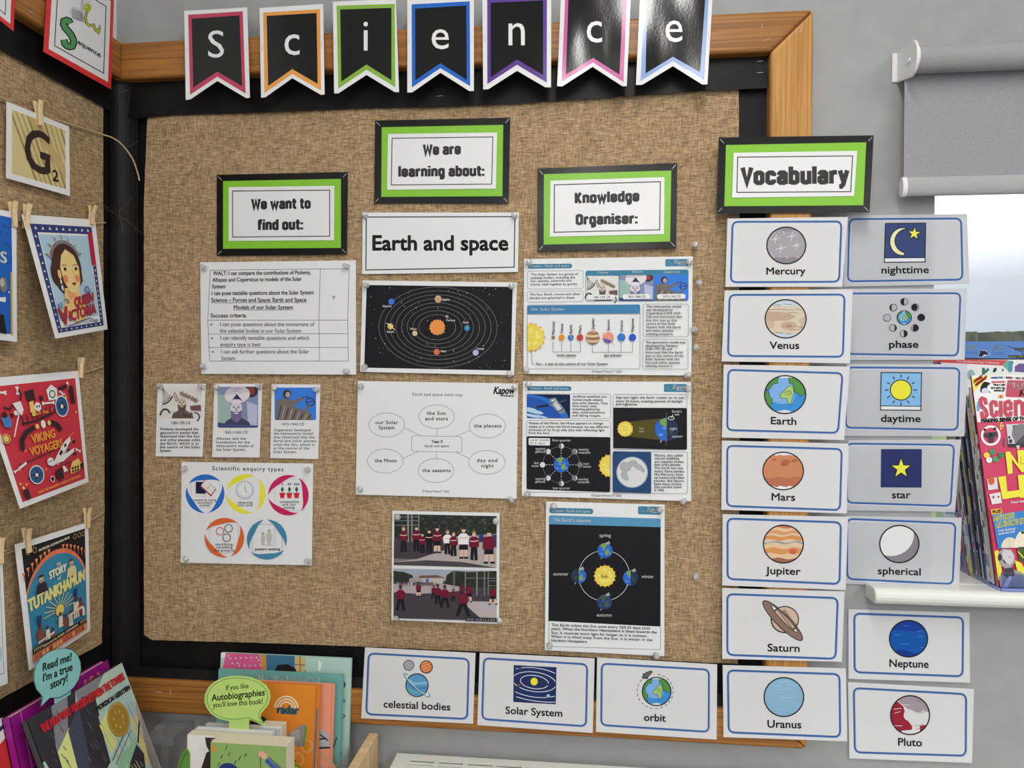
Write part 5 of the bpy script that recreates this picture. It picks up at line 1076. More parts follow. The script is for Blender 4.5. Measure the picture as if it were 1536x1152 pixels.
vocab(VD, [(15, 67), (725, 86), (733, 507), (20, 483)], [(45, 98), (688, 120), (692, 482), (50, 455)], 'Uranus', (270, 470), (427, 432), 43, lambda s: pic_uranus(s, 368, 252, 114, 112), W2 + 'a pale blue planet above the word Uranus', DF, ph=6)
for q, qb, wd_, wx, wy, pc, lb in (([(48, 30), (503, 53), (493, 345), (32, 322)], [(63, 55), (475, 78), (468, 325), (53, 305)], 'celestial bodies', (123, 400), (277, 290), pic_bodies, 'three planets above the words celestial bodies'),
                             ([(520, 53), (993, 75), (985, 383), (510, 350)], [(537, 75), (962, 100), (957, 355), (530, 325)], 'Solar System', (625, 862), (303, 316), pic_system, 'orbits on navy above the words Solar System'),
                             ([(1003, 72), (1497, 100), (1495, 410), (998, 378)], [(1022, 97), (1463, 122), (1462, 378), (1020, 350)], 'orbit', (1195, 1285), (332, 336), pic_orbit, 'a rocket circling a globe above the word orbit')):
    vocab(VE, q, qb, wd_, wx, wy, 29, pc, W2 + lb, DF, rad=24, w=.68)
# ------------------------------------------------------------------ posters on the left wall
SMR = ink(206, 48, 50, 0.3, 0.4)
s = Sheet([(74, -60), (171, -1), (166.6, 134), (65, 77.4)], 'left', (0.0372, 0.0372, 0.043, 0.041), lambda u, v: 0.002 * math.sin(3 * u + v)).local(100, 120)
s.base_sheet(SMR)
s.eps = 4e-5
s.poly([(7, 5), (95, 5), (95, 113), (7, 113)], PAPER); s.line([(15, 16), (88, 16), (88, 105), (15, 105)], 1.3, KEY, True)
# back to photo units for the drawings
s.rect = None; s.view = (0, 0, 6.982)
GRN = ink(82, 148, 92)
sp = [(738, 250), (722, 222), (696, 212), (668, 222), (664, 254), (682, 290), (714, 326), (744, 364), (766, 408), (772, 452), (758, 484), (730, 490), (700, 478), (676, 452), (670, 414)]
s.line(sp, 76, KEY); s.line(sp, 50, GRN); s.ell(742, 466, 5, 4, KEY, 8); s.ell(758, 470, 5, 4, KEY, 8)
s.text('equence', 812, 455, 1055, 50, KEY, y1=603, bold=1.8, vert=(0, -1))
sn = [(905, 60), (925, 100), (905, 140), (892, 190), (905, 240), (940, 268), (980, 262), (1000, 310), (1030, 336), (1045, 290)]
s.line(sn, 30, KEY); s.line(sn, 20, ink(176, 182, 62)); s.ell(916, 78, 42, 44, ink(168, 176, 56), 24); s.ell(905, 72, 8, 10, WH, 12); s.ell(935, 20, 14, 20, WH, 12); s.ell(908, 15, 14, 20, WH, 12); s.ell(908, 12, 5, 8, KEY, 8); s.ell(936, 16, 5, 8, KEY, 8)
for q in range(5): s.ell(905 - 2 * q, 130 + 26 * q, 5, 7, ink(96, 104, 40), 8)
s.poly([(760, 75), (790, 72), (838, 100), (850, 0), (885, 0), (868, 225), (770, 190), (728, 120)], ink(196, 196, 198))
for q in range(14): s.line([(752 + 8.5 * q, 90 + 3 * q), (760 + 8.5 * q, 188 + 3 * q)], 3, ink(104, 104, 108))
for q in range(8): s.line([(848, 10 + 26 * q), (874, 4 + 26 * q)], 3, ink(104, 104, 108))
s.line([(1045, 292), (1052, 262)], 4, KEY); s.line([(1045, 292), (1036, 258)], 4, KEY)
s.build('illustrated_card', 'red-bordered card with a green letter S and a yellow-green snake', 'illustrated card', 'red-bordered cards on the left rail')
s = Sheet([(-70, -130), (24.5, -50), (20.5, 47), (-75, -30)], 'left', (0.0372, 0.0372, 0.043, 0.041)); s.base_sheet(SMR); s.view = (0, 0, 6.982)
s.poly([(-440, -800), (128, -300), (107, 250), (-470, -210)], PAPER); s.line([(-430, -300), (55, 152), (68, -200)], 8, KEY)
s.build('illustrated_card', 'red-bordered card cut off by the left edge of the view', 'illustrated card', 'red-bordered cards on the left rail')

# letter tile picture
X0 = 0.024
def lsheet(q, W, H, curve=0.0, x0=X0, dd=None):
    if dd is None: dd = (x0, x0, hang(q[1], q[2], x0), hang(q[0], q[3], x0))
    return Sheet(q, 'left', dd, (lambda u, v: curve * math.sin(math.pi * v)) if curve else (lambda u, v: 0.0008 * math.sin(5 * u + 3 * v))).local(W, H)
s = lsheet([(9.9, 152), (103.6, 190), (105, 294), (9.1, 267)], 100, 100); s.base_sheet(ink(224, 224, 218)); s.eps = 4e-5
s.poly([(8, 8), (93, 8), (93, 92), (8, 92)], ink(206, 188, 136)); cv = [(8, 8), (93, 8), (93, 92), (8, 92)]
for k in range(12): s.clip([(2 + 9 * k, 6), (5 + 9 * k, 6), (48 + 8 * k, 95), (44 + 8 * k, 95)], cv, ink(*((178, 158, 106) if k % 3 else (150, 128, 84))))
s.clip([(30, 8), (48, 8), (93, 62), (93, 80)], cv, ink(186, 164, 112))
s.fitglyph('G', 28, 23, 66, 80, ink(58, 44, 42), bold=1.2); s.fitglyph('2', 71, 70, 80, 85, ink(58, 44, 42), bold=0.5)
s.build('letter_picture', 'square wooden-tile picture of letter G and small 2, pegged to twine', 'letter picture', 'pictures pegged on twine')

# crowned woman poster
q = [(32.3, 321.3), (142.5, 329.6), (161.5, 494), (83.3, 508)]
s = lsheet(q, 100, 150, 0.006); s.base_sheet(ink(226, 226, 222)); s.eps = 4e-5
NV = ink(52, 62, 112); s.poly([(7, 8), (93, 8), (93, 142), (7, 142)], NV)
s.poly([(14, 16), (87, 16), (87, 135), (14, 135)], ink(218, 222, 220)); s.poly([(15, 18), (86, 18), (86, 124), (15, 124)], ink(164, 192, 208))
for k in range(9): s.poly(star(13 + 9.2 * k, 12, 2.2, .9, 3), WH); s.poly(star(13 + 9.2 * k, 138.5, 2.2, .9, 3), WH)
for k in range(13): s.poly(star(10.5, 20 + 9.4 * k, 2, .8, 3), WH); s.poly(star(90, 52 + 7 * k, 2, .8, 3), WH) if k < 12 else None
s.poly([(86, 14), (93, 14), (93, 52), (86, 52)], ink(176, 40, 66)); s.text('BIOGRAPHIES', 90.5, 26, 90.51, 2.6, ink(220, 150, 160), y1=49, bold=.2, vert=(1, 0)) if False else None
HR = ink(70, 44, 38); FC = ink(228, 196, 134); JW = ink(120, 116, 120)
s.ell(27, 62, 8, 15, HR, 24); s.poly(ell(45, 54, 22, 27, 30, 165, 375) + [(66, 72), (58, 80), (36, 92), (26, 80)], HR)
s.poly([(34, 80), (56, 78), (58, 90), (64, 100), (60, 128), (44, 130), (22, 112), (30, 98)], ink(226, 186, 122)); s.poly([(36, 84), (54, 80), (50, 92), (40, 96)], ink(222, 150, 100))
s.poly([(47, 33), (39, 40), (34, 54), (36, 72), (42, 84), (48, 88), (57, 84), (62, 72), (63, 54), (58, 40)], FC)
for x in (39, 58): s.ell(x, 68, 4, 5, ink(220, 130, 94), 16)
for x in (41, 58): s.ell(x, 56, 2.1, 2.3, KEY, 12); s.line([(x - 4, 52), (x, 50.5), (x + 4, 52)], .7, HR)
s.line([(52, 57), (53.5, 66), (51, 68)], .6, ink(190, 140, 90)); s.poly([(47, 74), (51, 72.6), (55, 74), (51, 77.5)], ink(160, 36, 48))
s.line(ell(45, 52, 23, 27, 16, 200, 335), 4, JW); s.line(ell(45, 52, 25.5, 29.5, 16, 200, 335), .8, WH)
for a in (205, 228, 250, 270, 290, 312, 333): s.poly([(45 + 24 * math.cos(math.radians(a - 4)), 52 + 28 * math.sin(math.radians(a - 4))), (45 + 31 * math.cos(math.radians(a)), 52 + 35 * math.sin(math.radians(a))), (45 + 24 * math.cos(math.radians(a + 4)), 52 + 28 * math.sin(math.radians(a + 4)))], ink(150, 146, 146)); s.ell(45 + 31 * math.cos(math.radians(a)), 52 + 35 * math.sin(math.radians(a)), 1, 1, WH, 8)
s.ell(31, 62, 2.6, 6, ink(226, 180, 120), 12); s.ell(31, 71, 1.3, 3, WH, 10); s.ell(31, 79, 1.8, 4, ink(190, 200, 206), 10)
RD = ink(158, 44, 60)
s.text('QUEEN', 45, 107, 80, 13, RD, y1=101, bold=.9, vert=(.1, -1)); s.text('V', 16, 131, 31, 24, RD, y1=129, bold=1.3); s.text('ICTORIA', 31, 127, 81, 15, RD, y1=119, bold=.9, vert=(.1, -1))
def scroll(cx, cy, r, a0, turns, m, w):
    s.line([(cx + r * (1 - k / 30) * math.cos(math.radians(a0 + turns * 360 * k / 30)), cy + r * (1 - k / 30) * math.sin(math.radians(a0 + turns * 360 * k / 30))) for k in range(28)], w, m)
scroll(72, 83, 6, 60, 1.2, NV, 1.3); s.line([(58, 95), (70, 91), (77, 84)], 1.2, NV); scroll(20, 102, 4.5, 300, 1.2, NV, 1.2); scroll(34, 98, 4, 200, 1.2, NV, 1.1); s.line([(28, 134), (50, 129), (70, 126)], 1.4, NV); scroll(72, 131, 4, 180, 1.1, NV, 1); scroll(79, 133, 3.5, 0, -1.1, NV, 1)
s.text('PRINCESS • CHAMPION OF THE ARTS • QUEEN', 18, 134, 84, 1.8, KEY, y1=132.6)
s.build('pegged_poster', 'poster of a crowned dark-haired woman inside a navy border', 'poster', 'posters pegged on twine')

# red poster scattered with finds
q = [(-36, 569), (117.7, 556), (133, 723), (30.2, 763.3)]
s = lsheet(q, 100, 125, 0.005); s.base_sheet(ink(226, 224, 220)); s.eps = 4e-5
s.poly([(5, 6), (95, 6), (95, 118), (5, 118)], ink(190, 54, 68))
BN = ink(218, 214, 210); DKR = ink(52, 38, 42); OR = ink(226, 142, 66); YL = ink(224, 186, 104); BL_ = ink(42, 84, 130)
def bone(x, y, l_, a, m=BN, w=1.6):
    c_, d_ = math.cos(math.radians(a)), math.sin(math.radians(a)); s.line([(x - c_ * l_, y - d_ * l_), (x + c_ * l_, y + d_ * l_)], w, m)
    for sg in (-1, 1):
        for o in (-1, 1): s.ell(x + sg * c_ * l_ - d_ * o * w * .5, y + sg * d_ * l_ + c_ * o * w * .5, w * .6, w * .6, m, 8)
random.seed(11)
for k in range(34):
    x = random.choice((random.uniform(8, 92), random.uniform(8, 30), random.uniform(72, 92))); y = random.choice((random.uniform(9, 34), random.uniform(78, 112), random.uniform(10, 112)))
    if 32 < x < 72 and 36 < y < 74: continue
    t = random.randint(0, 5); r = random.uniform(1.1, 2.2)
    if t == 0: s.ell(x, y, r, r, OR, 12)
    elif t == 1: bone(x, y, r * 1.7, random.uniform(0, 180))
    elif t == 2: s.ell(x, y, r, r * 1.1, BN, 12)
    elif t == 3: s.poly([(x - r, y - r), (x + r, y - r * .8), (x + r * .8, y + r), (x - r * .7, y + r * 1.2)], DKR)
    elif t == 4: s.line([(x - 2 * r, y + r), (x, y - r * .3), (x + 2 * r, y - r)], .8, OR)
    else: s.ell(x, y, r * .8, r * 1.3, YL, 10)
for x, y, r in ((75, 29, 8), (30, 92, 9)): s.ell(x, y, r, r * 1.25, BN, 28); s.ell(x, y, r * .88, r * 1.1, BL_, 28); s.poly(star(x, y, r * .7, r * .25, 4, 20), DKR); s.ell(x, y, r * .2, r * .25, BN, 10)
s.poly([(60, 13), (66, 9), (72, 13), (71, 22), (61, 22)], BN); s.ring(66, 17, 3, 3, 1, DKR, 14); s.poly([(38, 12), (47, 11), (47, 20), (39, 20)], DKR); s.poly([(86, 12), (91, 12), (92, 28), (87, 28)], DKR); s.poly([(74, 12), (84, 10), (84, 13), (75, 15)], DKR)
s.poly([(24, 20), (32, 19), (33, 26), (30, 31), (27, 27)], BN); s.line([(24, 21), (20, 24), (15, 22)], 1.5, DKR); s.line([(32, 19), (34, 14), (33, 10)], 1.5, DKR)
s.ell(48, 26, 3.5, 4, BN, 16); s.ell(47, 25.5, .9, 1, DKR, 8); s.ell(49.5, 25.5, .9, 1, DKR, 8); bone(60, 24, 6, 3); s.poly([(40, 21), (44, 20), (45, 33), (39, 33)], YL)
s.line([(22, 62), (24, 52), (30, 46), (40, 43)], 4.6, DKR); s.line([(70, 52), (66, 45), (60, 42), (56, 42)], 4.6, DKR); s.ell(50, 42, 2.6, 4, BN, 14); s.poly(ell(43, 43, 2, 2.4, 12), YL); s.poly(ell(57, 42, 2, 2.4, 12), YL)
s.line([(28, 38), (40, 38), (52, 36), (66, 33)], 1.8, DKR)
for k in range(8): s.line([(30 + 5 * k, 38 - .6 * k), (29 + 5.4 * k, 31 - .6 * k)], 1.2, DKR)
s.text('VIKING', 34, 58, 62, 8.2, ink(230, 150, 62), y1=57, bold=.35); s.text('VOYAGERS', 29, 70, 69, 8.4, ink(230, 150, 62), y1=69, bold=.35); s.text('Jack Tite', 44, 32.5, 58, 2.6, OR, bold=.2)
s.line([(14, 76), (40, 73), (58, 71)], 1.2, DKR); s.poly([(12, 78), (22, 74), (22, 77), (14, 80)], BN)
s.poly([(50, 88), (60, 76), (72, 64), (80, 60), (80, 66), (70, 78), (84, 74), (82, 79), (66, 86), (58, 86)], BN); s.poly([(62, 76), (66, 72), (68, 75), (64, 79)], DKR); s.poly([(70, 68), (73, 66), (74, 69), (71, 71)], DKR); s.line([(80, 66), (68, 78)], .8, DKR)
s.poly([(74, 98), (78, 90), (88, 88), (91, 95), (88, 104), (74, 105)], YL)
for a in range(3):
    for b_ in range(2): s.poly([(76 + 4 * a, 97 + 4 * b_), (79 + 4 * a, 96.6 + 4 * b_), (79 + 4 * a, 99.6 + 4 * b_), (76 + 4 * a, 100 + 4 * b_)], DKR)
s.ell(50, 82, 4.4, 4.8, BN, 18); s.line([(46, 82), (54, 81)], .7, DKR); s.poly([(54, 95), (62, 92), (64, 108), (60, 106), (58, 109), (54, 103)], DKR); s.ell(48, 103, 3, 4, BN, 14); s.ell(48, 103, 2.2, 3, DKR, 14); s.poly([(64, 92), (66, 91), (71, 99), (65, 100)], BN); s.line([(63, 91), (78, 89)], 1.2, DKR)
s.poly([(10, 30), (16, 28), (19, 34), (17, 39), (11, 38)], ink(66, 120, 180)); s.ell(14, 28, 2.4, 2.6, DKR, 12); s.line([(28, 28), (17, 48)], 1.2, BN); s.ell(9, 48, 4, 4.4, YL, 18); s.ring(9, 48, 3, 3.3, .7, DKR, 16)
s.poly([(89, 96), (95, 95), (94, 102), (90, 102)], DKR); s.text('INSIDE THE WONDERFUL WORLD OF THE VIKINGS', 26, 115, 88, 2.8, OR, y1=113, bold=.2); s.poly([(10, 104), (16, 104), (16.5, 117), (11, 117)], DKR)
s.build('pegged_poster', 'red poster scattered with bones and shields, white bordered', 'poster', 'posters pegged on twine')

# blue tomb scene poster
q = [(21.9, 817), (132.5, 783), (135.4, 946), (43.8, 1006)]
s = lsheet(q, 100, 140, 0.002); s.base_sheet(ink(226, 226, 222)); s.eps = 4e-5; fr = [(7, 6), (94, 6), (94, 134), (7, 134)]
TBL = ink(54, 128, 160); s.poly(fr, ink(34, 32, 34)); s.poly(clip(ell(50, 74, 47, 56, 40), [(7, 6), (94, 6), (94, 134), (7, 134)]), ink(214, 116, 80)); s.poly(clip(ell(50, 76, 46, 53, 40) , fr), TBL); s.poly([(7, 62), (94, 62), (94, 120), (7, 120)], TBL)
for k in range(7):
    for sg in (-1, 1):
        x = 50 + sg * (10 + 5.6 * k); y = 16 + 1.0 * k + (.28 * k) ** 2 * 3; s.line([(x, y + 2), (x, y + 8)], .9, ink(214, 116, 80)); s.poly([(x - 1.9, y - 1), (x + 1.9, y - 1), (x + .6, y + 3), (x - .6, y + 3)], ink(222, 130, 86))
for x, c in ((14, YL), (22, OR), (78, BN), (85, BN), (91, OR)): s.ring(x, 11, 2.2, 2.6, .8, ink(170, 140, 90), 14)
s.text('PATRICIA CLEVELAND-PECK', 27, 14, 70, 2.2, ink(214, 206, 180), y1=11, bold=.2)
CR = ink(228, 222, 190); s.text('THE', 49, 36, 55, 3, CR, bold=.2); s.text('STORY', 38, 47, 63, 8, CR, y1=45, bold=.6); s.text('of', 49, 52, 54, 4, CR, bold=.2); s.text('TUTANKHAMUN', 8, 72, 92, 13, ink(224, 212, 132), y1=66, bold=.9)
for x, y, coat, hat in ((27, 44, ink(48, 46, 54), 1), (71, 40, ink(214, 196, 140), 0)):
    s.poly([(x - 8, y + 14), (x - 6, y + 4), (x, y + 2), (x + 6, y + 4), (x + 8, y + 14)], coat); s.ell(x, y - 1, 3, 4, ink(196, 158, 128), 16); s.poly(ell(x, y - 3, 3.4, 3, 12, 180, 360), ink(70, 60, 56)); s.line([(x - 1.6, y + 1), (x + 1.6, y + 1)], .8, ink(90, 70, 60))
    if hat: s.line([(x - 4.5, y - 3.6), (x + 4.5, y - 3.8)], 1, ink(48, 46, 54))
for k in range(11):
    a = math.radians(180 + 18 * k); s.line([(50 + 8 * math.cos(a), 88 + 8 * math.sin(a)), (50 + 24 * math.cos(a), 88 + 20 * math.sin(a))], .8, ink(220, 206, 120))
s.ell(50, 88, 6.4, 7, ink(226, 196, 96), 24)
SB = ink(132, 70, 58); WT = ink(216, 206, 184)
for x, y, h, c in ((20, 90, 26, SB), (50, 90, 20, WT), (38, 104, 18, SB), (58, 96, 18, SB), (66, 96, 20, WT), (76, 80, 30, WT), (84, 86, 22, SB), (30, 98, 18, WT), (88, 96, 16, WT)):
    s.poly([(x - h * .16, y + h), (x - h * .14, y + h * .3), (x + h * .14, y + h * .3), (x + h * .2, y + h)], c); s.ell(x, y + h * .15, h * .1, h * .13, ink(92, 52, 46), 12); s.line([(x - h * .15, y + h * .4), (x - h * .3, y + h * .65)], h * .06, ink(112, 62, 52))
for x, y in ((20, 84), (76, 74)): s.poly([(x - 2.4, y + 7), (x - 3, y - 2), (x + 3, y - 2), (x + 2.2, y + 7)], ink(40, 60, 110))
for y, c in ((100, WT), (112, WT)): s.poly([(16 if y > 110 else 62, y), (40 if y > 110 else 88, y - 2), (40 if y > 110 else 88, y + 1), (16 if y > 110 else 62, y + 3)], c)
for k in range(9): s.line([(10 + 2.4 * k, 112), (9.5 + 2.4 * k, 120)], .5, ink(34, 70, 110))
for k in range(6): s.line([(66 + 4 * k, 101), (66 + 4 * k, 112)], .6, ink(40, 60, 110))
s.poly([(7, 117), (94, 117), (94, 124), (7, 124)], ink(40, 36, 38)); s.text('Illustrated by ISABEL GREENBERG', 22, 122, 78, 2.8, ink(214, 190, 140), y1=121.6, bold=.2); s.poly([(7, 124), (94, 124), (94, 134), (7, 134)], ink(196, 106, 74))
for k in range(16): s.poly([(10 + 5.3 * k, 126), (13 + 5.3 * k, 126), (13 + 5.3 * k, 132), (10 + 5.3 * k, 132)], ink(*random.choice(((160, 84, 62), (214, 170, 120), (120, 66, 54)))))
for k in range(5): s.poly([(9 + 2.6 * k, 118), (11 + 2.6 * k, 118), (10 + 2.6 * k, 123)], ink(190, 160, 100)); s.poly([(82 + 2.4 * k, 118), (84 + 2.4 * k, 118), (83 + 2.4 * k, 123)], ink(190, 160, 100))
s.build('pegged_poster', 'blue poster of a rising sun among figures in a tomb, lowest on the board', 'poster', 'posters pegged on twine')

# blue poster and pale picture cut by the view
s = lsheet([(-60, 303), (24.6, 319), (25.6, 513), (-60, 503)], 100, 150, 0.006, dd=(0.024, 0.024, 0.032, 0.034)); s.base_sheet(ink(226, 226, 224)); s.eps = 4e-5
s.poly([(6, 6), (91, 7), (93, 142), (6, 140)], ink(38, 96, 180)); s.poly([(89, 70), (92, 70), (93, 143), (89.5, 143)], ink(206, 168, 62))
s.fitglyph('S', 71, 48, 82, 61, WH, bold=.5)
random.seed(4)
for k in range(26): x, y = random.uniform(70, 91), random.uniform(14, 66); s.poly(star(x, y, random.uniform(.6, 1.8), .5, 4, k * 17), ink(36, 66, 84))
s.ell(76, 86, 7, 9, ink(120, 116, 112), 18); s.ell(74, 84, 4, 5, ink(176, 172, 166), 14); s.poly([(66, 102), (80, 100), (80, 106), (66, 106)], WH); s.poly([(66, 122), (76, 120), (82, 142), (66, 142)], ink(38, 34, 38)); s.ell(86, 94, 1.2, 1.4, WH, 8)
s.build('pegged_poster', 'blue poster with white letters, cut off by the left edge of the view', 'poster', 'posters pegged on twine')
s = lsheet([(-70, 862), (4, 846), (11.7, 1025), (-66, 1058)], 100, 150, 0.002, dd=(0.024, 0.024, 0.03, 0.03)); s.base_sheet(ink(226, 226, 222)); s.eps = 4e-5
s.line([(8, 8), (93, 8), (93, 136), (8, 136)], .8, MID, True); s.ell(86, 112, 5, 10, ink(180, 196, 206), 18)
s.build('pegged_poster', 'pale picture sheet at the lower left edge of the view', 'poster', 'posters pegged on twine')

# twine
TW = noise_mat('jute_twine', (150, 128, 92), (206, 186, 146), 900, rough=0.9)
def twine(px, label, r=0.0014):
    pts = []; ctrl = [L(x, y, d) for x, y, d in px]
    for k in range(len(ctrl) - 1):
        p0, p1, p2, p3 = ctrl[max(k - 1, 0)], ctrl[k], ctrl[k + 1], ctrl[min(k + 2, len(ctrl) - 1)]
        for j in range(8):
            t = j / 8; pts.append(0.5 * ((2 * p1) + (p2 - p0) * t + (2 * p0 - 5 * p1 + 4 * p2 - p3) * t * t + (3 * p1 - p0 - 3 * p2 + p3) * t ** 3))
    pts.append(ctrl[-1]); m = MB(); m.tube(pts, [r * (1 + .2 * noise.noise(p * 140)) for p in pts], 8)
    return meta(m.build('twine', TW, smooth=True), label, 'twine', 'jute twine lines on the left board')
twine([(-40, 132, .018), (0, 146, .018), (57, 172, .018), (104, 186, .018), (154, 202, .018), (167, 206, .03), (182, 216, .05), (198, 237, .06), (206, 258, .062), (209, 271, .064)], 'top twine whose loose end droops across the black corner')
twine([(-40, 322, .018), (0, 326, .018), (36, 331, .018), (90, 338, .018), (134, 336, .018), (158, 334, .0145)], 'second twine down, holding the crowned woman poster')
twine([(-40, 575, .018), (0, 571, .018), (60, 566, .018), (122, 559, .018), (155, 550, .0145)], 'third twine down, holding the red poster')
twine([(-40, 840, .018), (0, 833, .018), (22, 826, .018), (44, 818, .018), (90, 802, .018), (132, 783, .018), (156, 768, .0145)], 'lowest twine, holding the blue tomb poster')
# wooden pegs
PEG = noise_mat('peg_wood', (204, 176, 132), (224, 200, 158), 60, rough=0.6, stretch=(4, 4, 1))
proto = None
def peg(px, py, ang, label, dx=0.027, sc=1.0):
    """px, py: middle of the peg; ang: lean in the picture"""
    global proto
    if proto is None:
        e = empty('clothes_peg', (0, 0, 0)); proto = e
        for sg in (1, -1):
            m = MB(); a = 0.0022 * sg
            prof = [(a * .4, -0.019), (a * 2.1, -0.019), (a * 2.1, 0.004), (a * 3.6, 0.020), (a * 2.2, 0.020), (a * .5, 0.002)]
            m.prism([(x, -0.0035, z) for x, z in prof], (0, 0.007, 0)); m.build('jaw', PEG, e, bevel=0.0006)
        m = MB(); m.tube([(0.0062 * math.cos(t * .5), -0.0046 + .0092 * t / 24, 0.0005 + .002 * math.sin(t * .5)) for t in range(25)], 0.0005, 5); m.build('spring', METAL, e)
    else:
        e = proto.copy(); COL.objects.link(e)
        for ch in proto.children:
            c = ch.copy(); COL.objects.link(c); c.parent = e
    e.location = L(px, py, dx); e.scale = (sc, sc, sc); e.rotation_euler = (math.radians(ang), 0, math.radians(random.uniform(-25, 5)))
    return meta(e, label, 'clothes peg', 'little wooden clothes pegs')
random.seed(9)
peg(58, 170, 4, 'wooden peg gripping the letter G picture')
peg(20, 322, 2, 'wooden peg on the right corner of the blue poster'); peg(40, 325, -4, 'wooden peg on the left corner of the crowned woman poster'); peg(138, 323, -9, 'wooden peg on the right corner of the crowned woman poster', sc=.9)
peg(121, 552, -3, 'wooden peg on the right corner of the red poster', sc=.9)
peg(41, 811, 3, 'wooden peg on the left corner of the blue tomb poster'); peg(131, 777, 0, 'wooden peg on the right corner of the blue tomb poster', sc=.9); peg(0, 826, 0, 'wooden peg on the pale picture sheet at the lower left')
# cobwebs in the corner
WEB = clear_mat('cobweb', (0.92, 0.92, 0.92), 0.05, 0.5)
web = empty('cobweb', L(190, 300, 0.03), 'wispy cobweb threads in the black corner', 'cobweb')
for pts in ([(206, 122, .02), (226, 140, .03), (258, 172, .02)], [(180, 139, .03), (205, 130, .04), (213, 121, .02)], [(157, 308, .016), (168, 316, .03), (178, 317, .05), (200, 295, .05)], [(158, 313, .016), (190, 330, .05), (214, 352, .06)], [(178, 317, .05), (185, 350, .05)], [(190, 222, .05), (207, 212, .06)]):
    m = MB(); m.tube([L(*p) for p in pts], 0.0002, 4); m.build('thread', ink(104, 100, 96), web)
# ------------------------------------------------------------------ books below the boards
PG = noise_mat('page_edges', (206, 196, 172), (222, 212, 188), 700, rough=0.85, stretch=(1, 1, 1))
PGW = noise_mat('white_page_edges', (214, 212, 204), (226, 224, 218), 700, rough=0.85)
CLEAR = clear_mat('clear_acrylic', (0.975, 0.98, 0.985), 0.05, 0.08)
_n = CLEAR.node_tree.nodes; _l = CLEAR.node_tree.links; _df = _n.new('ShaderNodeBsdfDiffuse'); _df.inputs[0].default_value = (0.86, 0.88, 0.9, 1); _m2 = _n.new('ShaderNodeMixShader'); _m2.inputs[0].default_value = 0.09
_o = [q for q in _n if q.type == 'OUTPUT_MATERIAL'][0]; _l.new(_o.inputs[0].links[0].from_socket, _m2.inputs[1]); _l.new(_df.outputs[0], _m2.inputs[2]); _l.new(_m2.outputs[0], _o.inputs[0])
for _q in _n:
    if _q.type == 'LAYER_WEIGHT': _q.inputs[0].default_value = 0.12
PLY = noise_mat('birch_ply', (198, 168, 124), (214, 186, 144), 14, rough=0.5, stretch=(1, 6, 1))
def book(label, front, nrm, thick, down, cover, group, wide=True, draw=None, name='book', pages=None):
    """front: TL, TR of the front cover as points; nrm: outward cover normal; down: unit vector down the cover, with height"""
    TL, TR = front; h = down; back = -nrm.normalized() * thick; n = nrm.normalized(); c = 0.0014
    e = empty(name, TL + (TR - TL) / 2 + h + back / 2, label, 'book', group)
    r = (TR - TL).normalized(); up = -h.normalized()
    m = MB(); m.obox(TL + h - n * c, TR - TL, n * c, -h); f = m.build('front_cover', cover, e)
    m = MB(); m.obox(TL + h + back, TR - TL, n * c, -h); m.build('back_cover', cover, e)
    m = MB(); m.obox(TL + h + back, r * c, -back, -h); m.build('spine', cover, e)
    ins = 0.002 if wide else 0.0
    m = MB(); m.obox(TL + h + up * ins + back + n * (c + .0001) + r * (c + .0001), (TR - TL) - r * (ins + c + .0001), -back - n * (2 * c + .0002), -h - up * (2 * ins) if wide else -h); m.build('pages', pages or PG, e)
    if draw:
        s = Sheet([pxof(p) for p in (TL, TR, TR + h, TL + h)], plane=(TL, n), d=0.0); s.eps = 4e-5; s.n = 3; s.local(100, 100 * h.length / (TR - TL).length); s._emit([s.px(*q) for q in ((0, 0), (100, 0), (100, s.rect[1]), (0, s.rect[1]))], [(0, 1, 2), (0, 2, 3)], cover, s.nxt()); draw(s); s.build('cover_print', parent=e)
    return e
def pxof(p):
    v = R.transposed() @ (Vector(p) - CAM); return (W_ / 2 + FPX * v.x / v.z, H_ / 2 + FPX * v.y / v.z)
def on(px, py, p0, n): r = _d(px, py); return CAM + r * ((p0 - CAM).dot(n) / r.dot(n))

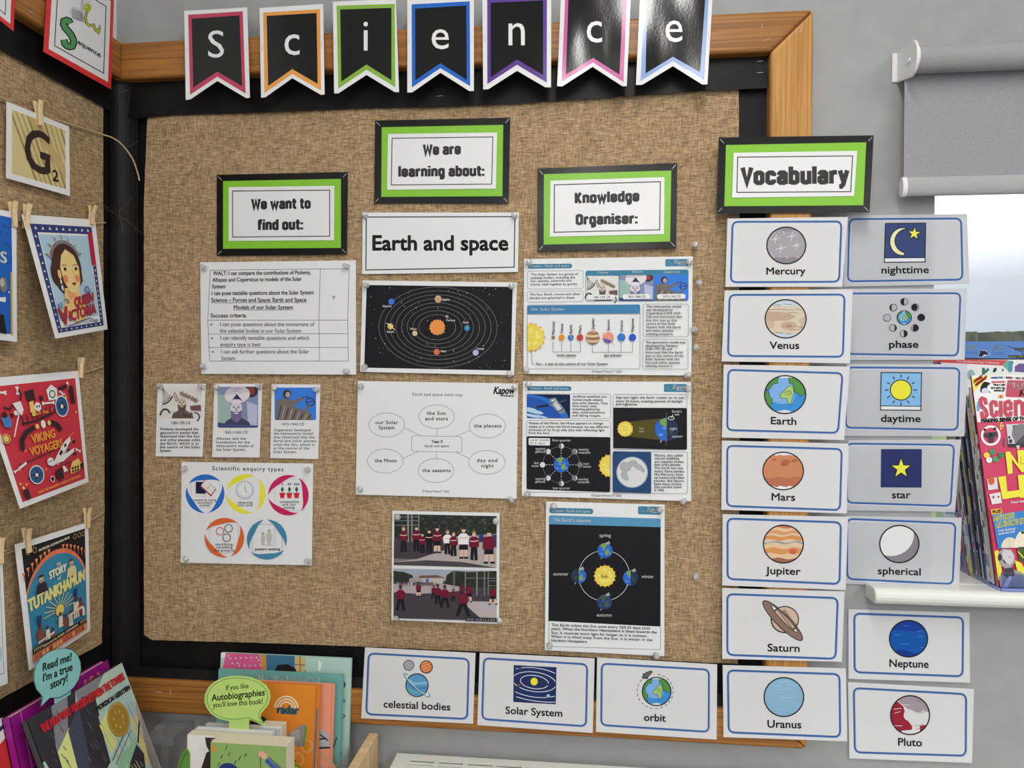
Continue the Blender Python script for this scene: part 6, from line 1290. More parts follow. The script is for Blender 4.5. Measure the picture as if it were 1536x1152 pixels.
# left: picture books leaning against the side board
def side_plane(x, px, py, slope):
    p0 = L(px, py, x); return p0, Vector((1, 0, slope)).normalized(), Vector((slope, 0, -1)).normalized()
p0, n_, dn = side_plane(0.082, 41, 1078, 0.40)
TL = on(41, 1078, p0, n_); TR = on(185, 997, p0, n_); TR.z = TL.z = (TL.z + TR.z) / 2; TR.x = TL.x
def cover_towers(s):
    cl = [(0, 0), (100, 0), (100, 130), (0, 130)]
    s.poly(cl, ink(168, 190, 176)); DG = ink(52, 50, 56); DB = ink(66, 70, 88); GY = ink(124, 124, 130)
    s.poly([(0, 0), (46, 0), (40, 14), (16, 60), (8, 64), (2, 30), (0, 30)], DG); s.poly([(46, 0), (78, 0), (64, 9), (44, 12)], GY); s.poly([(22, 0), (38, 0), (26, 26), (12, 52), (14, 26)], GY)
    s.poly([(14, 30), (30, 20), (24, 52), (10, 70)], ink(206, 212, 138)); s.poly([(10, 62), (24, 50), (22, 72), (8, 80)], ink(226, 210, 110))
    s.poly([(28, 22), (50, 6), (60, 10), (54, 52), (40, 70), (12, 90), (10, 84), (22, 70)], DB); s.poly([(44, 10), (62, 10), (54, 60), (40, 66), (34, 62), (40, 34)], DG)
    s.poly([(58, 26), (94, 12), (98, 38), (76, 60), (54, 60)], ink(160, 188, 182)); s.poly([(56, 32), (68, 26), (76, 44), (58, 56)], ink(206, 206, 126)); s.poly([(88, 44), (98, 38), (100, 70), (86, 84)], ink(204, 186, 132))
    for k in range(10): s.line([(58 + 4 * k, 40 - k), (62 + 4 * k, 62 + k)], .8, ink(*((146, 178, 164), (196, 204, 150), (120, 150, 160))[k % 3]))
    s.poly([(60, 62), (84, 58), (80, 92), (56, 92)], ink(136, 180, 150)); s.line([(56, 60), (78, 48)], 1, ink(70, 76, 80)); s.line([(58, 64), (84, 50)], .6, ink(70, 76, 80)); s.line([(86, 62), (100, 42)], 1.6, ink(40, 38, 42))
    s.poly([(60, 84), (72, 70), (84, 62), (88, 72), (80, 92), (66, 98)], DG); s.poly([(46, 78), (54, 66), (66, 74), (66, 96), (46, 100)], ink(222, 178, 140)); s.poly([(38, 84), (48, 78), (48, 110), (40, 110)], ink(120, 104, 110))
    random.seed(21)
    for k in range(150):
        x, y = random.uniform(2, 96), random.uniform(4, 96); c = random.choice(((150, 180, 172), (196, 206, 160), (180, 196, 196), (214, 208, 140))) if x > 58 else random.choice(((78, 80, 90), (92, 94, 108), (44, 42, 48), (108, 108, 116)))
        if x > 58 or y < 40 or 28 < x < 56: s.line([(x, y), (x + 1.5, y + random.uniform(3, 8))], .45, ink(*c), lay=39 * 4e-5)
    s.n = 40
    s.poly([(97, 36), (100, 34), (100, 120), (88, 120)], ink(160, 152, 148))
    for k in range(8): s.line([(99 - k, 44 + 4 * k), (98 - 1.3 * k, 120)], .4, ink(110, 106, 108))
    s.text('THE MAN WHO WALKED BETWEEN THE TOWERS', 8, 13, 97, 5.6, ink(196, 44, 54), bold=.42); s.text('MORDICAI GERSTEIN', 59, 22, 99, 3.4, ink(44, 42, 46), bold=.3)
    s.ell(76, 37, 11.5, 13, ink(150, 120, 48), 36); s.ring(76, 37, 10.4, 11.8, .5, ink(190, 164, 86), 36)
    for k in range(7): s.ell(76 + 5 * math.cos(k * .9), 37 + 6 * math.sin(k * .9), 1.2, 1.6, ink(176, 146, 70), 8)
BK = 'picture books leaning under the side board'
book('picture book with red title, dark cloak and a gold medal', (TL, TR), n_, 0.012, dn * 0.285, ink(58, 56, 60, 0.3, 0.4), BK, draw=cover_towers)
s = Sheet([pxof(p) for p in (TL + Vector((-.011, -.0004, 0)), TL + Vector((0, -.0004, 0)), TL + Vector((0, -.0004, 0)) + dn * .285, TL + Vector((-.011, -.0004, 0)) + dn * .285)], plane=(TL + Vector((0, -.0006, 0)), Vector((0, -1, 0)))); s.view = (0, 0, 10.28)
zs = (TL + dn * 0.285).z - 0.012 * abs(n_.z)
p1, n1, d1 = side_plane(0.052, 15, 1073, 0.22)
A_ = on(15, 1073, p1, n1); B_ = on(163, 992, p1, n1); B_.z = A_.z = (A_.z + B_.z) / 2; B_.x = A_.x
def cover_purple(s):
    s.line([(9, 0), (9, 130)], .7, ink(190, 110, 170)); s.text('AS ?', 68, 13, 88, 8, ink(222, 120, 110), bold=.5); s.poly([(10, 40), (60, 26), (60, 130), (10, 130)], ink(30, 24, 34)); s.ell(28, 22, 10, 9, ink(122, 24, 112), 20)
book('magenta hardback behind the gold medal picture book', (A_, B_), n1, 0.014, d1 * ((A_.z - zs) / -d1.z - .0035), ink(140, 24, 122, 0.3, 0.4), BK, draw=cover_purple)
p2, n2, d2 = side_plane(0.040, -20, 1104, 0.2)
A2 = on(-60, 1108, p2, n2); B2 = on(6, 1082, p2, n2); B2.z = A2.z = (A2.z + B2.z) / 2; B2.x = A2.x
def cover_white(s): s.poly([(40, 60), (100, 40), (100, 130), (40, 130)], ink(196, 54, 56)); s.poly([(30, 30), (100, 12), (100, 20), (30, 40)], ink(40, 44, 90))
book('white and red book at the lower left edge of the view', (A2, B2), n2, 0.012, d2 * ((A2.z - zs) / -d2.z - .003), ink(222, 220, 216, 0.4, 0.3), BK, draw=cover_white)
# speech-bubble sign
def bubble(outline, plane, colr, draw, stem, label):
    xs = [p[0] for p in outline]; ys = [p[1] for p in outline]
    s = Sheet([(min(xs), min(ys)), (max(xs), min(ys)), (max(xs), max(ys)), (min(xs), max(ys))], plane=plane); s.eps = 4e-5
    e = empty('bubble_sign', on(sum(xs) / len(xs), max(ys), *plane), label, 'sign', 'speech bubble signs among the books')
    s.base_sheet(colr, outline, thick=0.001); draw(s); s.build('bubble', parent=e)
    t = Sheet(stem, plane=(plane[0] - plane[1] * 0.0015, plane[1])); t.base_sheet(colr, None, thick=0.001); t.build('stem', parent=e)
AQ = ink(134, 196, 192); KT = ink(40, 42, 44)
b_ = ell(86.5, 1011, 35.5, 40, 40, 128, 448, rot=-8); b1 = [(x + (y - 1011) * -.02, y - (x - 86) * .18) for x, y in b_]
b1 = [p for p in b1 if not (p[1] > 1043 and p[0] < 84)] + []
out1 = [(62, 1060)] + [(64, 1045)] + [(55, 1034), (51.5, 1022), (51, 1010), (54, 998), (61, 987), (71, 979), (83, 974), (96, 972), (108, 974.5), (116.5, 982), (121, 993), (121.8, 1005), (118.5, 1019), (111, 1031), (101, 1040), (90, 1046), (80, 1047), (75, 1047)]
def dr1(s):
    s.line(out1, .9, KT, True); lay = s.nxt()
    for t, x0, y0, x1, y1 in (('Read me!', 63.5, 1007, 108, 990), ("I'm a true", 64, 1023, 109, 1005), ('story!', 75.5, 1034, 102, 1021)): s.text(t, x0, y0, x1, 11.5, KT, y1=y1, bold=.5, lay=lay, vert=(0, -1))
bubble(out1, (L(82, 1040, 0.073), Vector((1, 0, .05)).normalized()), AQ, dr1, [(82, 1045), (106, 1032), (107, 1062), (84, 1075)], 'round aqua speech-bubble sign reading Read me, I am a true story')

zf = P(372, 1118, -0.25).z - 0.192           # inside floor of the browser box
# right: books standing in a wooden browser box against the back wall
def upright(y, tl, tr, slope, height, thick, cover, label, draw=None, wide=True, lev=True):
    p0 = P(tl[0], tl[1], y); n = Vector((0, -1, slope)).normalized(); d = Vector((0, -slope, -1)).normalized()
    a = on(tl[0], tl[1], p0, n); b = on(tr[0], tr[1], p0, n); z = (a.z + b.z) / 2; a.z = b.z = z; b.y = a.y
    height = (z - zf - 0.0005) / -d.z - thick * abs(n.z)
    return book(label, (a, b), n, thick, d * height, cover, 'books standing in the wooden browser box', draw=draw, wide=wide)
def c1(s):
    s.poly([(0, 0), (100, 0), (100, 120), (0, 120)], ink(166, 196, 184)); s.poly([(4, 0), (30, 0), (34, 22), (38, 40), (0, 40), (2, 10)], ink(206, 92, 140)); s.poly([(22, 14), (38, 8), (44, 40), (20, 40)], ink(206, 92, 140))
    for k in range(22): s.ell(6 + (k * 7.3) % 26, 2 + (k * 5.1) % 15, .6, .6, WH, 6)
    s.poly([(35, 0), (57, 0), (58, 20), (36, 20)], ink(60, 112, 140)); s.poly([(31, 0), (35, 0), (36, 14), (32, 14)], ink(196, 140, 66)); s.poly([(57, 0), (65, 1), (66, 18), (58, 18)], ink(196, 170, 120)); s.line([(57, 6), (65, 6)], .6, ink(110, 84, 60)); s.line([(61, 0), (62, 16)], .6, ink(110, 84, 60))
    s.poly([(40, 16), (44, 7), (52, 6), (58, 9), (62, 18)], ink(38, 32, 34)); s.poly([(65, 10), (72, 16), (66, 18)], ink(84, 52, 44)); s.poly([(75, 2), (78, 4), (77, 10), (75, 10)], ink(214, 222, 218)); s.poly(ell(79, 18, 6, 3, 12, 180, 360), ink(200, 50, 66)); s.poly([(0, 0), (4, 0), (3, 4), (0, 4)], WH)
    for y, t in ((20, ')'), (32, '='), (42, 'p')): s.text(t, 94, y, 97, 4, KT)
    s.line([(92, 92), (96, 98), (93, 104), (97, 108)], .6, KT)
upright(-0.035, (331.5, 978), (527, 989), 0.10, 0.30, 0.006, ink(160, 190, 178, 0.3, 0.4), 'tall pale green picture book at the back of the box, pink dress on cover', c1)
def c2(s):
    s.text('MALALA YOUSAFZAI', 17, 9.5, 82, 6.5, ink(196, 206, 198), bold=.1); s.poly([(0, 18), (6, 12), (6, 8), (10, 6), (14, 10), (13, 20), (0, 24)], ink(226, 140, 54)); s.ell(10, 9, 1, 1, KT, 8); s.ell(92, 40, 2, 1, KT, 8); s.line([(96, 60), (93, 66), (96, 70), (92, 76)], .7, ink(190, 110, 100)); s.line([(97, 46), (94, 56)], .8, KT)
upright(-0.060, (328, 1002), (514, 1014), 0.10, 0.29, 0.006, ink(104, 162, 156, 0.3, 0.4), 'teal picture book with white capital lettering, second from back', c2)
def c3(s):
    s.line([(98, 0), (98, 120)], .8, ink(206, 120, 92)); s.poly([(72, 50), (80, 36), (96, 44), (98, 56), (74, 60)], ink(170, 176, 182)); s.line([(74, 52), (94, 48)], 1.4, KT); s.line([(80, 40), (96, 50)], 1.2, KT); s.line([(76, 58), (98, 56)], 1.6, ink(40, 50, 60))
    for r in (20, 30, 40): s.line(ell(78, 100, r * .8, r, 16, 270, 350), 5, ink(206, 150, 122))
    s.poly([(79, 73), (84, 73), (84, 86), (92, 84), (93, 90), (79, 91)], ink(226, 196, 60)); s.line([(79, 73), (84, 73), (84, 86), (92, 84), (93, 90), (79, 91)], .8, KT, True); s.ell(74, 17, 1.2, 1.6, KT, 8)
upright(-0.080, (346, 1019), (501.5, 1026.5), 0.10, 0.27, 0.006, ink(222, 152, 124, 0.3, 0.4), 'salmon pink book showing a trainer, third from back', c3)
def c4(s):
    s.poly([(0, 0), (94, 0), (94, 120), (0, 120)], ink(212, 130, 44)); s.poly([(94, 0), (97, 0), (97, 120), (94, 120)], ink(196, 112, 34)); s.line([(97.5, 30), (96.5, 120)], 2, ink(44, 110, 176))
    for k in range(3): s.line(ell(55, 31, 16 - 3.6 * k, 15 - 3.6 * k, 16, 180, 360), 1.8, ink(226, 214, 190))
    s.text('radar', 42, 38, 72, 10, ink(40, 92, 104), bold=1.2)
    for cx, cy in ((45, 96), (74, 96), (60, 112), (80, 116), (36, 84), (62, 78), (85, 78), (44, 114)): s.ring(cx, cy, 8, 9, .8, ink(232, 186, 110), 24); s.ring(cx, cy, 6, 7, .8, ink(232, 186, 110), 24)
    s.poly([(72, 54), (82, 50), (84, 56), (80, 78), (74, 80), (60, 74), (58, 66)], ink(138, 134, 136)); s.poly([(82, 50), (85, 55), (82, 78), (79, 79)], ink(96, 140, 74)); s.poly([(42, 72), (56, 66), (66, 76), (58, 82), (42, 80)], ink(62, 58, 62))
    for k in range(6): s.line([(62 + 2 * k, 62 - k), (66 + 2 * k, 74 - k)], .7, ink(196, 194, 194))
    for x, y, w, h in ((10, 56, 8, 6), (20, 50, 9, 7), (14, 44, 6, 6), (24, 60, 6, 5), (5, 26, 6, 3), (7, 34, 3, 3)): s.ell(x, y, w, h, KT, 14)
    s.poly([(66, 104), (66, 98), (71, 98), (71, 104), (76, 104), (76, 109), (71, 109), (71, 122), (66, 122), (66, 109), (62, 109), (62, 104)], ink(176, 190, 50)); s.line([(66, 104), (66, 98), (71, 98), (71, 104), (76, 104), (76, 109), (71, 109), (71, 122), (66, 122), (66, 109), (62, 109), (62, 104)], .9, KT, True)
upright(-0.105, (372, 1022), (479.5, 1030), 0.10, 0.25, 0.008, ink(206, 122, 40, 0.3, 0.4), 'orange book with rainbow badge and grey trainer', c4)
def pb(yf, yb, xl, xr, ytop, cover, label, draw=None, h=0.19, pages=None):
    """thick paperback seen from above: its page tops show"""
    a = P(xl, ytop, yf); b = P(xr, ytop, yf); z = a.z; b = Vector((P(xr, ytop + .05 * (xr - xl), yf).x, yf, z)); a = Vector((a.x, yf, z)); h = z - zf - 0.0008
    return book(label, (a, b), Vector((0, -1, 0.02)).normalized(), yb - yf, Vector((0, -0.02, -1)).normalized() * h, cover, 'books standing in the wooden browser box', draw=draw, wide=False, pages=pages)
pb(-0.150, -0.124, 388, 420.5, 1091, ink(214, 196, 164), 'thick cream-edged paperback between the orange book and the white ones')
pb(-0.170, -0.160, 307.5, 420, 1087, ink(190, 194, 200, .4), 'slim white book, rearmost of three pale-topped books', pages=PGW)
pb(-0.192, -0.179, 291, 407, 1094.5, ink(196, 200, 206, .4), 'white book, middle of three pale-topped books', lambda s: s.poly([(88, 4), (100, 4), (100, 30), (88, 30)], ink(150, 186, 206)), pages=PGW)
def c5(s):
    s.poly([(22, 2), (46, 2), (44, 10), (30, 22), (24, 12)], ink(60, 48, 44)); s.poly([(30, 4), (48, 2), (48, 16), (34, 20)], ink(206, 164, 140)); s.poly([(24, 20), (34, 14), (50, 22), (50, 160), (14, 160), (14, 50)], ink(52, 40, 42))
pb(-0.215, -0.200, 281, 402, 1102, ink(222, 218, 214, .4), 'white book with a dark-clothed figure, foremost pale-topped book', c5)
def c6(s):
    s.poly([(0, 0), (100, 0), (100, 170), (0, 170)], ink(134, 164, 96)); BLU = ink(40, 54, 112)
    for x, y, r in ((24, 36, 14), (44, 42, 12), (62, 42, 12), (16, 50, 12), (72, 48, 12)): s.ell(x, y, r, r * .8, BLU, 20)
    s.poly([(6, 50), (84, 50), (90, 80), (6, 80)], BLU); s.ell(5, 8, 2.6, 4, ink(214, 130, 60), 14)
    s.line([(74, 18), (98, 36)], 7, ink(70, 100, 160)); s.line([(72, 16), (96, 40)], .8, KT); s.line([(77, 14), (100, 32)], .8, KT); s.poly([(64, 8), (70, 7), (76, 13), (72, 18), (64, 14)], ink(214, 160, 140)); s.line([(66, 14), (67, 30), (66, 44)], .8, KT); s.ell(67, 44, 2.4, 5, ink(170, 186, 200), 14)
    for x, y in ((10, 30), (14, 20), (20, 8), (24, 16), (38, 20), (46, 16), (32, 26)): s.line([(x, y), (x + 2, y - 5)], .9, KT)
pb(-0.250, -0.218, 316, 429, 1113.5, ink(206, 190, 158, .5), 'paperback with green and dark blue cover, nearest in the box', c6)
GRB = ink(176, 206, 116)
out2 = [(400, 1088), (391, 1086.5), (383, 1083), (374, 1078.5), (366, 1080.5), (354, 1082), (341, 1081.5), (328, 1078), (317, 1071.5), (310, 1062), (306.5, 1052), (307.5, 1041), (312.5, 1031), (321, 1023), (333, 1017), (347, 1014), (362, 1014), (376, 1016), (389, 1021), (399, 1028), (404.5, 1037), (405.5, 1047), (402, 1058), (396, 1065), (391, 1071), (391, 1078), (395, 1084)]
def dr2(s):
    c = (355, 1048); s.line([(c[0] + (x - c[0]) * .92, c[1] + (y - c[1]) * .91) for x, y in out2], .9, ink(84, 128, 60), True)
    for t, x0, y0, x1, y1, cp, bo in (('If you like', 338.5, 1035.5, 373, 1032, 7.4, .1), ('Autobiographies', 317.5, 1051.5, 397.5, 1043, 9.6, .3), ("you'll love this book!", 319.5, 1061.5, 394.5, 1055.5, 8, .1)): s.text(t, x0, y0, x1, cp, ink(58, 72, 44), y1=y1, bold=bo)
bubble(out2, (P(355, 1050, -0.172), Vector((0, -1, 0))), GRB, dr2, [(343.5, 1078), (373.5, 1078), (373.5, 1100), (343.5, 1098)], 'lime green speech-bubble sign about Autobiographies standing in the box')
ot = [(266, 1160), (268, 1142), (273, 1130), (280, 1122), (284, 1130), (284, 1160)]
bubble(ot, (P(276, 1140, -0.20), Vector((-.4, -1, 0)).normalized()), ink(96, 150, 62), lambda s: s.line([(270, 1152), (274, 1138), (281, 1128)], 1, ink(40, 62, 36)), [(276, 1140), (283, 1140), (283, 1175), (276, 1175)], 'darker green sign edge peeping out at the left end of the box')
# the box
bxr = P(554, 1099, -0.04); wz = (P(567, 1099, -0.04).x - bxr.x)
box = empty('book_box', (0.36, -0.17, zf), 'light plywood browser box of children\'s books under the display board', 'book box')
bxl = P(281, 1102, -0.215).x - 0.014
m = MB(); m.box((bxr.x, -0.32, zf - 0.012), (bxr.x + wz, -0.04, bxr.z)); m.build('side_panel', PLY, box, bevel=0.001)
m = MB(); m.box((bxl - 0.016, -0.32, zf - 0.012), (bxl, -0.04, zf + 0.05)); m.build('side_panel', PLY, box, bevel=0.001)
m = MB(); m.box((bxl, -0.32, zf - 0.012), (bxr.x, -0.012, zf)); m.build('base', PLY, box, bevel=0.001)
m = MB(); m.box((bxl, -0.32, zf), (bxr.x, -0.308, zf + 0.06)); m.build('front_panel', PLY, box, bevel=0.001)
m = MB()
for x in (bxl + 0.02, bxr.x - 0.06): m.box((x, -0.30, 0.0), (x + 0.04, -0.05, zf - 0.012))
m.build('trestle', PLY, box)
# clear acrylic racks
def acr(name, label, parts):
    e = empty(name, parts[0][0], label, 'acrylic rack', 'clear acrylic racks between the books')
    for a, b in parts: m = MB(); m.box(a, b); m.build('panel', CLEAR, e, bevel=0.0008)
ra = P(230, 1092, -0.05); rb = P(271, 1098, -0.05)
acr('acrylic_rack', 'clear acrylic rack on the wall between the two groups of books', [((ra.x, -0.075, ra.z - .018), (rb.x, -0.072, ra.z - .004)), ((ra.x, -0.075, ra.z - .004), (rb.x, -0.012, ra.z - .001)), ((P(243, 1110, -.07).x, -0.074, ra.z - .3), (P(250, 1110, -.07).x, -0.064, ra.z - .0185)), ((ra.x + .002, -0.014, ra.z - .3), (rb.x, -0.011, ra.z - .0045)), ((ra.x + .008, -0.06, ra.z + .0), (ra.x + .02, -0.048, ra.z + .008))])
rc = P(505, 1140, -0.10)
acr('acrylic_rack', 'clear acrylic divider beside the plywood side of the box', [((bxr.x - .03, -0.26, zf + .004), (bxr.x - .027, -0.06, P(525, 1125, -0.08).z)), ((bxr.x - .026, -0.262, zf + .004), (bxr.x - .004, -0.259, P(525, 1140, -0.08).z))])
# shelf under the leaning picture books
m = MB(); sh = empty('book_shelf', (0.12, -0.35, zs), 'low ledge carrying the leaning picture books', 'book shelf')
m.box((0.002, -0.72, zs - 0.018), (0.205, -0.05, zs - 0.0003)); m.build('shelf_board', PLY, sh, bevel=0.001)
m = MB(); m.box((0.2054, -0.72, zs - 0.018), (0.2134, -0.05, zs + 0.02)); m.build('front_lip', PLY, sh)
m = MB(); m.box((0.002, -0.70, 0), (0.2, -0.68, zs - 0.018)); m.box((0.002, -0.07, 0), (0.2, -0.05, zs - 0.018)); m.build('bracket', PLY, sh)

# ------------------------------------------------------------------ radiator
RADW = ink(222, 222, 212, 0.35, 0.4)
zr = P(594, 1132.5, -0.025).z; xa = P(596, 1132, -0.025).x; xb = 1.95
rad = empty('radiator', (1.2, -0.08, 0.12), 'cream painted radiator cabinet under the board with slotted top grille', 'radiator')
m = MB(); m.box((xa, -0.125, 0.1), (xb, -0.118, zr - 0.004)); m.box((xa, -0.118, 0.1), (xa + .006, -0.02, zr - 0.004)); m.box((xb - .006, -0.118, 0.1), (xb, -0.02, zr - .004)); m.box((xa + .006, -0.03, 0.1), (xb - .006, -0.02, zr - .03)); m.build('casing', RADW, rad, bevel=0.002)
m = MB(); y0, y1 = -0.127, -0.018; xs = [xa - .002]
x = xa + 0.028
m.box((xa - .002, y0, zr - .004), (xa + .028, y1, zr)); m.box((xa + .028, -0.034, zr - .004), (xb, y1, zr)); m.box((xa + .028, y0, zr - .004), (xb, y0 + .014, zr))
while x < xb:
    m.box((x + .044, y0 + .014, zr - .004), (min(xb, x + .052), -0.034, zr)); x += .052
for k in range(1, 7): yy = y0 + .014 + k * (-0.034 - y0 - .014) / 7; m.box((xa + .028, yy - .0022, zr - .0038), (xb, yy + .0022, zr - .0004))
m.build('top_grille', RADW, rad)
m = MB(); m.box((xa + .02, -0.10, 0.2), (xb - .02, -0.05, zr - 0.06)); m.build('heating_panel', ink(90, 90, 88), rad)
m = MB(); m.box((xa + .05, -0.11, 0.0), (xa + .09, -0.03, 0.1)); m.build('foot', RADW, rad); m = MB(); m.box((xb - .09, -0.11, 0.0), (xb - .05, -0.03, 0.1)); m.build('foot', RADW, rad)
# ------------------------------------------------------------------ window, sill, blind
SILLW = ink(226, 224, 214, 0.3, 0.45)
zt = ZS; yn = P(1400, 900, 0).y
xs0 = P(1312, 895, -0.045).x
m = MB(); prof = []
for k in range(9):
    a = math.pi / 2 + math.pi * k / 8; prof.append((-0.036 + 0.0135 * math.cos(a), zt - 0.0135 + 0.0135 * math.sin(a)))
m.prism([(xs0, y, z) for y, z in [(-0.0008, zt)] + prof + [(-0.0008, zt - 0.027)]], (3.42 - xs0, 0, 0))
m.prism([(XO + .0008, y, z) for y, z in [(-0.0008, zt), (0.2, zt), (0.2, zt - 0.027), (-0.0008, zt - 0.027)]], (3.2985 - XO, 0, 0))
meta(m.build('window_sill', SILLW, bevel=0.003), kind='structure')
win = empty('window_1', (2.4, 0.2, ZS)); win['kind'] = 'structure'
m = MB()
for a, b in (((XO + .001, 0.2, ZS), (XO + .05, 0.25, ZO)), ((3.25, 0.2, ZS), (3.299, 0.25, ZO)), ((XO + .05, 0.2, ZS), (3.25, 0.25, ZS + .05)), ((XO + .05, 0.2, ZO - .05), (3.25, 0.25, ZO)), ((2.42, 0.2, ZS + .05), (2.48, 0.25, ZO - .05))): m.box(a, b)
meta(m.build('window_frame', WHITEPL, win), kind='structure')
m = MB(); m.box((XO + .05, 0.222, ZS + .05), (3.25, 0.226, ZO - .05))
GLASS = clear_mat('window_glass', (0.985, 0.99, 0.995), 0.01, 0.0)
meta(m.build('window_pane', GLASS, win), kind='structure')
# roller blind
BLF = noise_mat('blind_fabric', (142, 140, 145), (150, 148, 153), 420, rough=0.8, bump=0.1)
BLT = noise_mat('blind_tube', (160, 158, 160), (166, 164, 166), 420, rough=0.7, bump=0.1)
yb = -0.052
t0 = P(1371, 89.5, yb); tz = (P(1371, 89.5, yb).z + P(1536, 84.5, yb).z) / 2; rad_ = (P(1450, 67.5, yb).z - P(1450, 106.5, yb).z) / 2
blind = empty('roller_blind', (2.4, -0.04, tz), 'grey fabric roller blind pulled part way down the window', 'roller blind')
XE = 3.42
m = MB(); m.lathe([(0, rad_), (XE - t0.x, rad_)], (t0.x, yb, tz), (1, 0, 0), 40); m.build('tube', BLT, blind, smooth=False)
for p_ in blind.children[-1].data.polygons: p_.use_smooth = len(p_.vertices) == 4
xf = P(1355.5, 190, -0.03).x; zb_ = (P(1440, 264, -0.032).z + P(1440, 293, -0.032).z) / 2; hb_ = (P(1440, 264, -0.032).z - P(1440, 293, -0.032).z) / 2
m = MB(); m.box((xf, yb + rad_ - .0012, zb_), (XE, yb + rad_, tz)); m.build('fabric', BLF, blind)
yc = yb + rad_ - .0006; m = MB(); prof = [(yc + 0.0075 * math.cos(a), zb_ + hb_ * math.sin(a)) for a in [2 * math.pi * k / 28 for k in range(28)]]
m.prism([(xf + .002, y, z) for y, z in prof], (XE - xf, 0, 0)); m.build('bottom_bar', BLT, blind)
for p_ in blind.children[-1].data.polygons: p_.use_smooth = len(p_.vertices) == 4
m = MB(); prof = [(yc + 0.0095 * math.cos(a), zb_ + hb_ * 1.03 * math.sin(a)) for a in [2 * math.pi * k / 28 for k in range(28)]]
m.prism([(xf - .004, y, z) for y, z in prof], (.008, 0, 0)); o = m.build('end_cap', WHITEPL, blind, bevel=0.0015); o['label'] = 'white end cap'
xbk = P(1368, 80, -0.06).x
def XP(px, py, x): d = _d(px, py); return CAM + d * ((x - CAM.x) / d.x)
pts = []
pz0, pz1 = P(1347, 80, -.001).z, P(1347, 124, -.001).z
for k in range(15):
    a = math.radians(100 - 200 * k / 14) ; pts.append((yb - 0.003 - .026 * math.cos(a) , tz + .029 * math.sin(a)))
side = [(-0.001, pz1), (-0.001, pz0)] + [(yb - .004 - .024 * math.sin(math.pi * k / 12), tz + 0.0295 * math.cos(math.pi * k / 12)) for k in range(13)]
m = MB(); m.prism([(t0.x - .007, y, z) for y, z in side], (.004, 0, 0)); m.box((t0.x - .0145, -0.0035, pz1), (t0.x - .003, -0.0005, pz0)); o = m.build('bracket', WHITEPL, blind, bevel=0.0012); o['label'] = 'white plastic wall bracket'
m = MB(); m.lathe([(0, .004), (.002, .004)], (t0.x - .0095, yb, tz), (1, 0, 0), 14); m.build('screw', WHITEPL, blind)
m = MB(); m.lathe([(0, rad_ * 1.12), (.003, rad_ * 1.12)], (t0.x - .0025, yb, tz), (1, 0, 0), 30); m.build('end_disc', WHITEPL, blind)

# ------------------------------------------------------------------ magazines in a clear holder on the sill
HX = 1.0
def hp(px, py): return XP(px, py, xh)
xh = P(1500, 887, -0.036).x
ACR = clear_mat('acrylic_holder', (0.74, 0.82, 1.0), 0.08, 0.05)  # blue tint puts bluish sky light into the clear panels
hold = empty('magazine_holder', (xh + .1, 0.02, ZS), 'clear acrylic leaflet holder full of magazines on the window sill', 'magazine holder')
prof = [hp(x, y) for x, y in ((1418, 769), (1440, 771), (1447, 774), (1449, 796), (1452, 815), (1455, 823), (1461, 827), (1472, 827.5), (1477.5, 831), (1480, 872), (1482, 879), (1486, 883), (1500, 887))]
yF = prof[-1].y; prof = [Vector((xh, p.y, max(p.z, ZS + .001))) for p in prof]; yB = max(p.y for p in prof)
prof[-1] = Vector((xh, yF, ZS + .001)); poly_ = prof + [Vector((xh, 0.17, ZS + .001)), Vector((xh, 0.19, prof[0].z))]
m = MB(); m.prism(poly_, (.003, 0, 0)); m.build('side_panel', ACR, hold)
m = MB(); m.prism([p + Vector((.26, 0, 0)) for p in poly_], (.003, 0, 0)); m.build('side_panel', ACR, hold)
m = MB(); m.box((xh + .0032, yF - .001, ZS + .001), (xh + .2598, 0.17, ZS + .004)); m.build('base', ACR, hold)
m = MB(); m.box((xh + .0032, yF - .001, ZS + .0042), (xh + .2598, yF + .002, prof[8].z - .02)); m.build('front_panel', ACR, hold)
RIM = ink(136, 150, 214, .12, .6)  # light caught in the acrylic edges, painted as a blue tube colour
m = MB(); m.tube([p + Vector((.0015, 0, 0)) for p in prof] , .0026, 8); o = m.build('rim', RIM, hold, smooth=True); o['label'] = 'polished edge coloured with a bluish edge-lit glow'
m = MB(); m.tube([Vector((xh + .0015, yF, ZS + .002)), Vector((xh + .0015, .17, ZS + .002))], .0012, 6); m.tube([Vector((xh + .0015, yF - .001, ZS + .0028)), Vector((xh + .26, yF - .001, ZS + .0028))], .0022, 8); m.build('base_rim', RIM, hold, smooth=True)
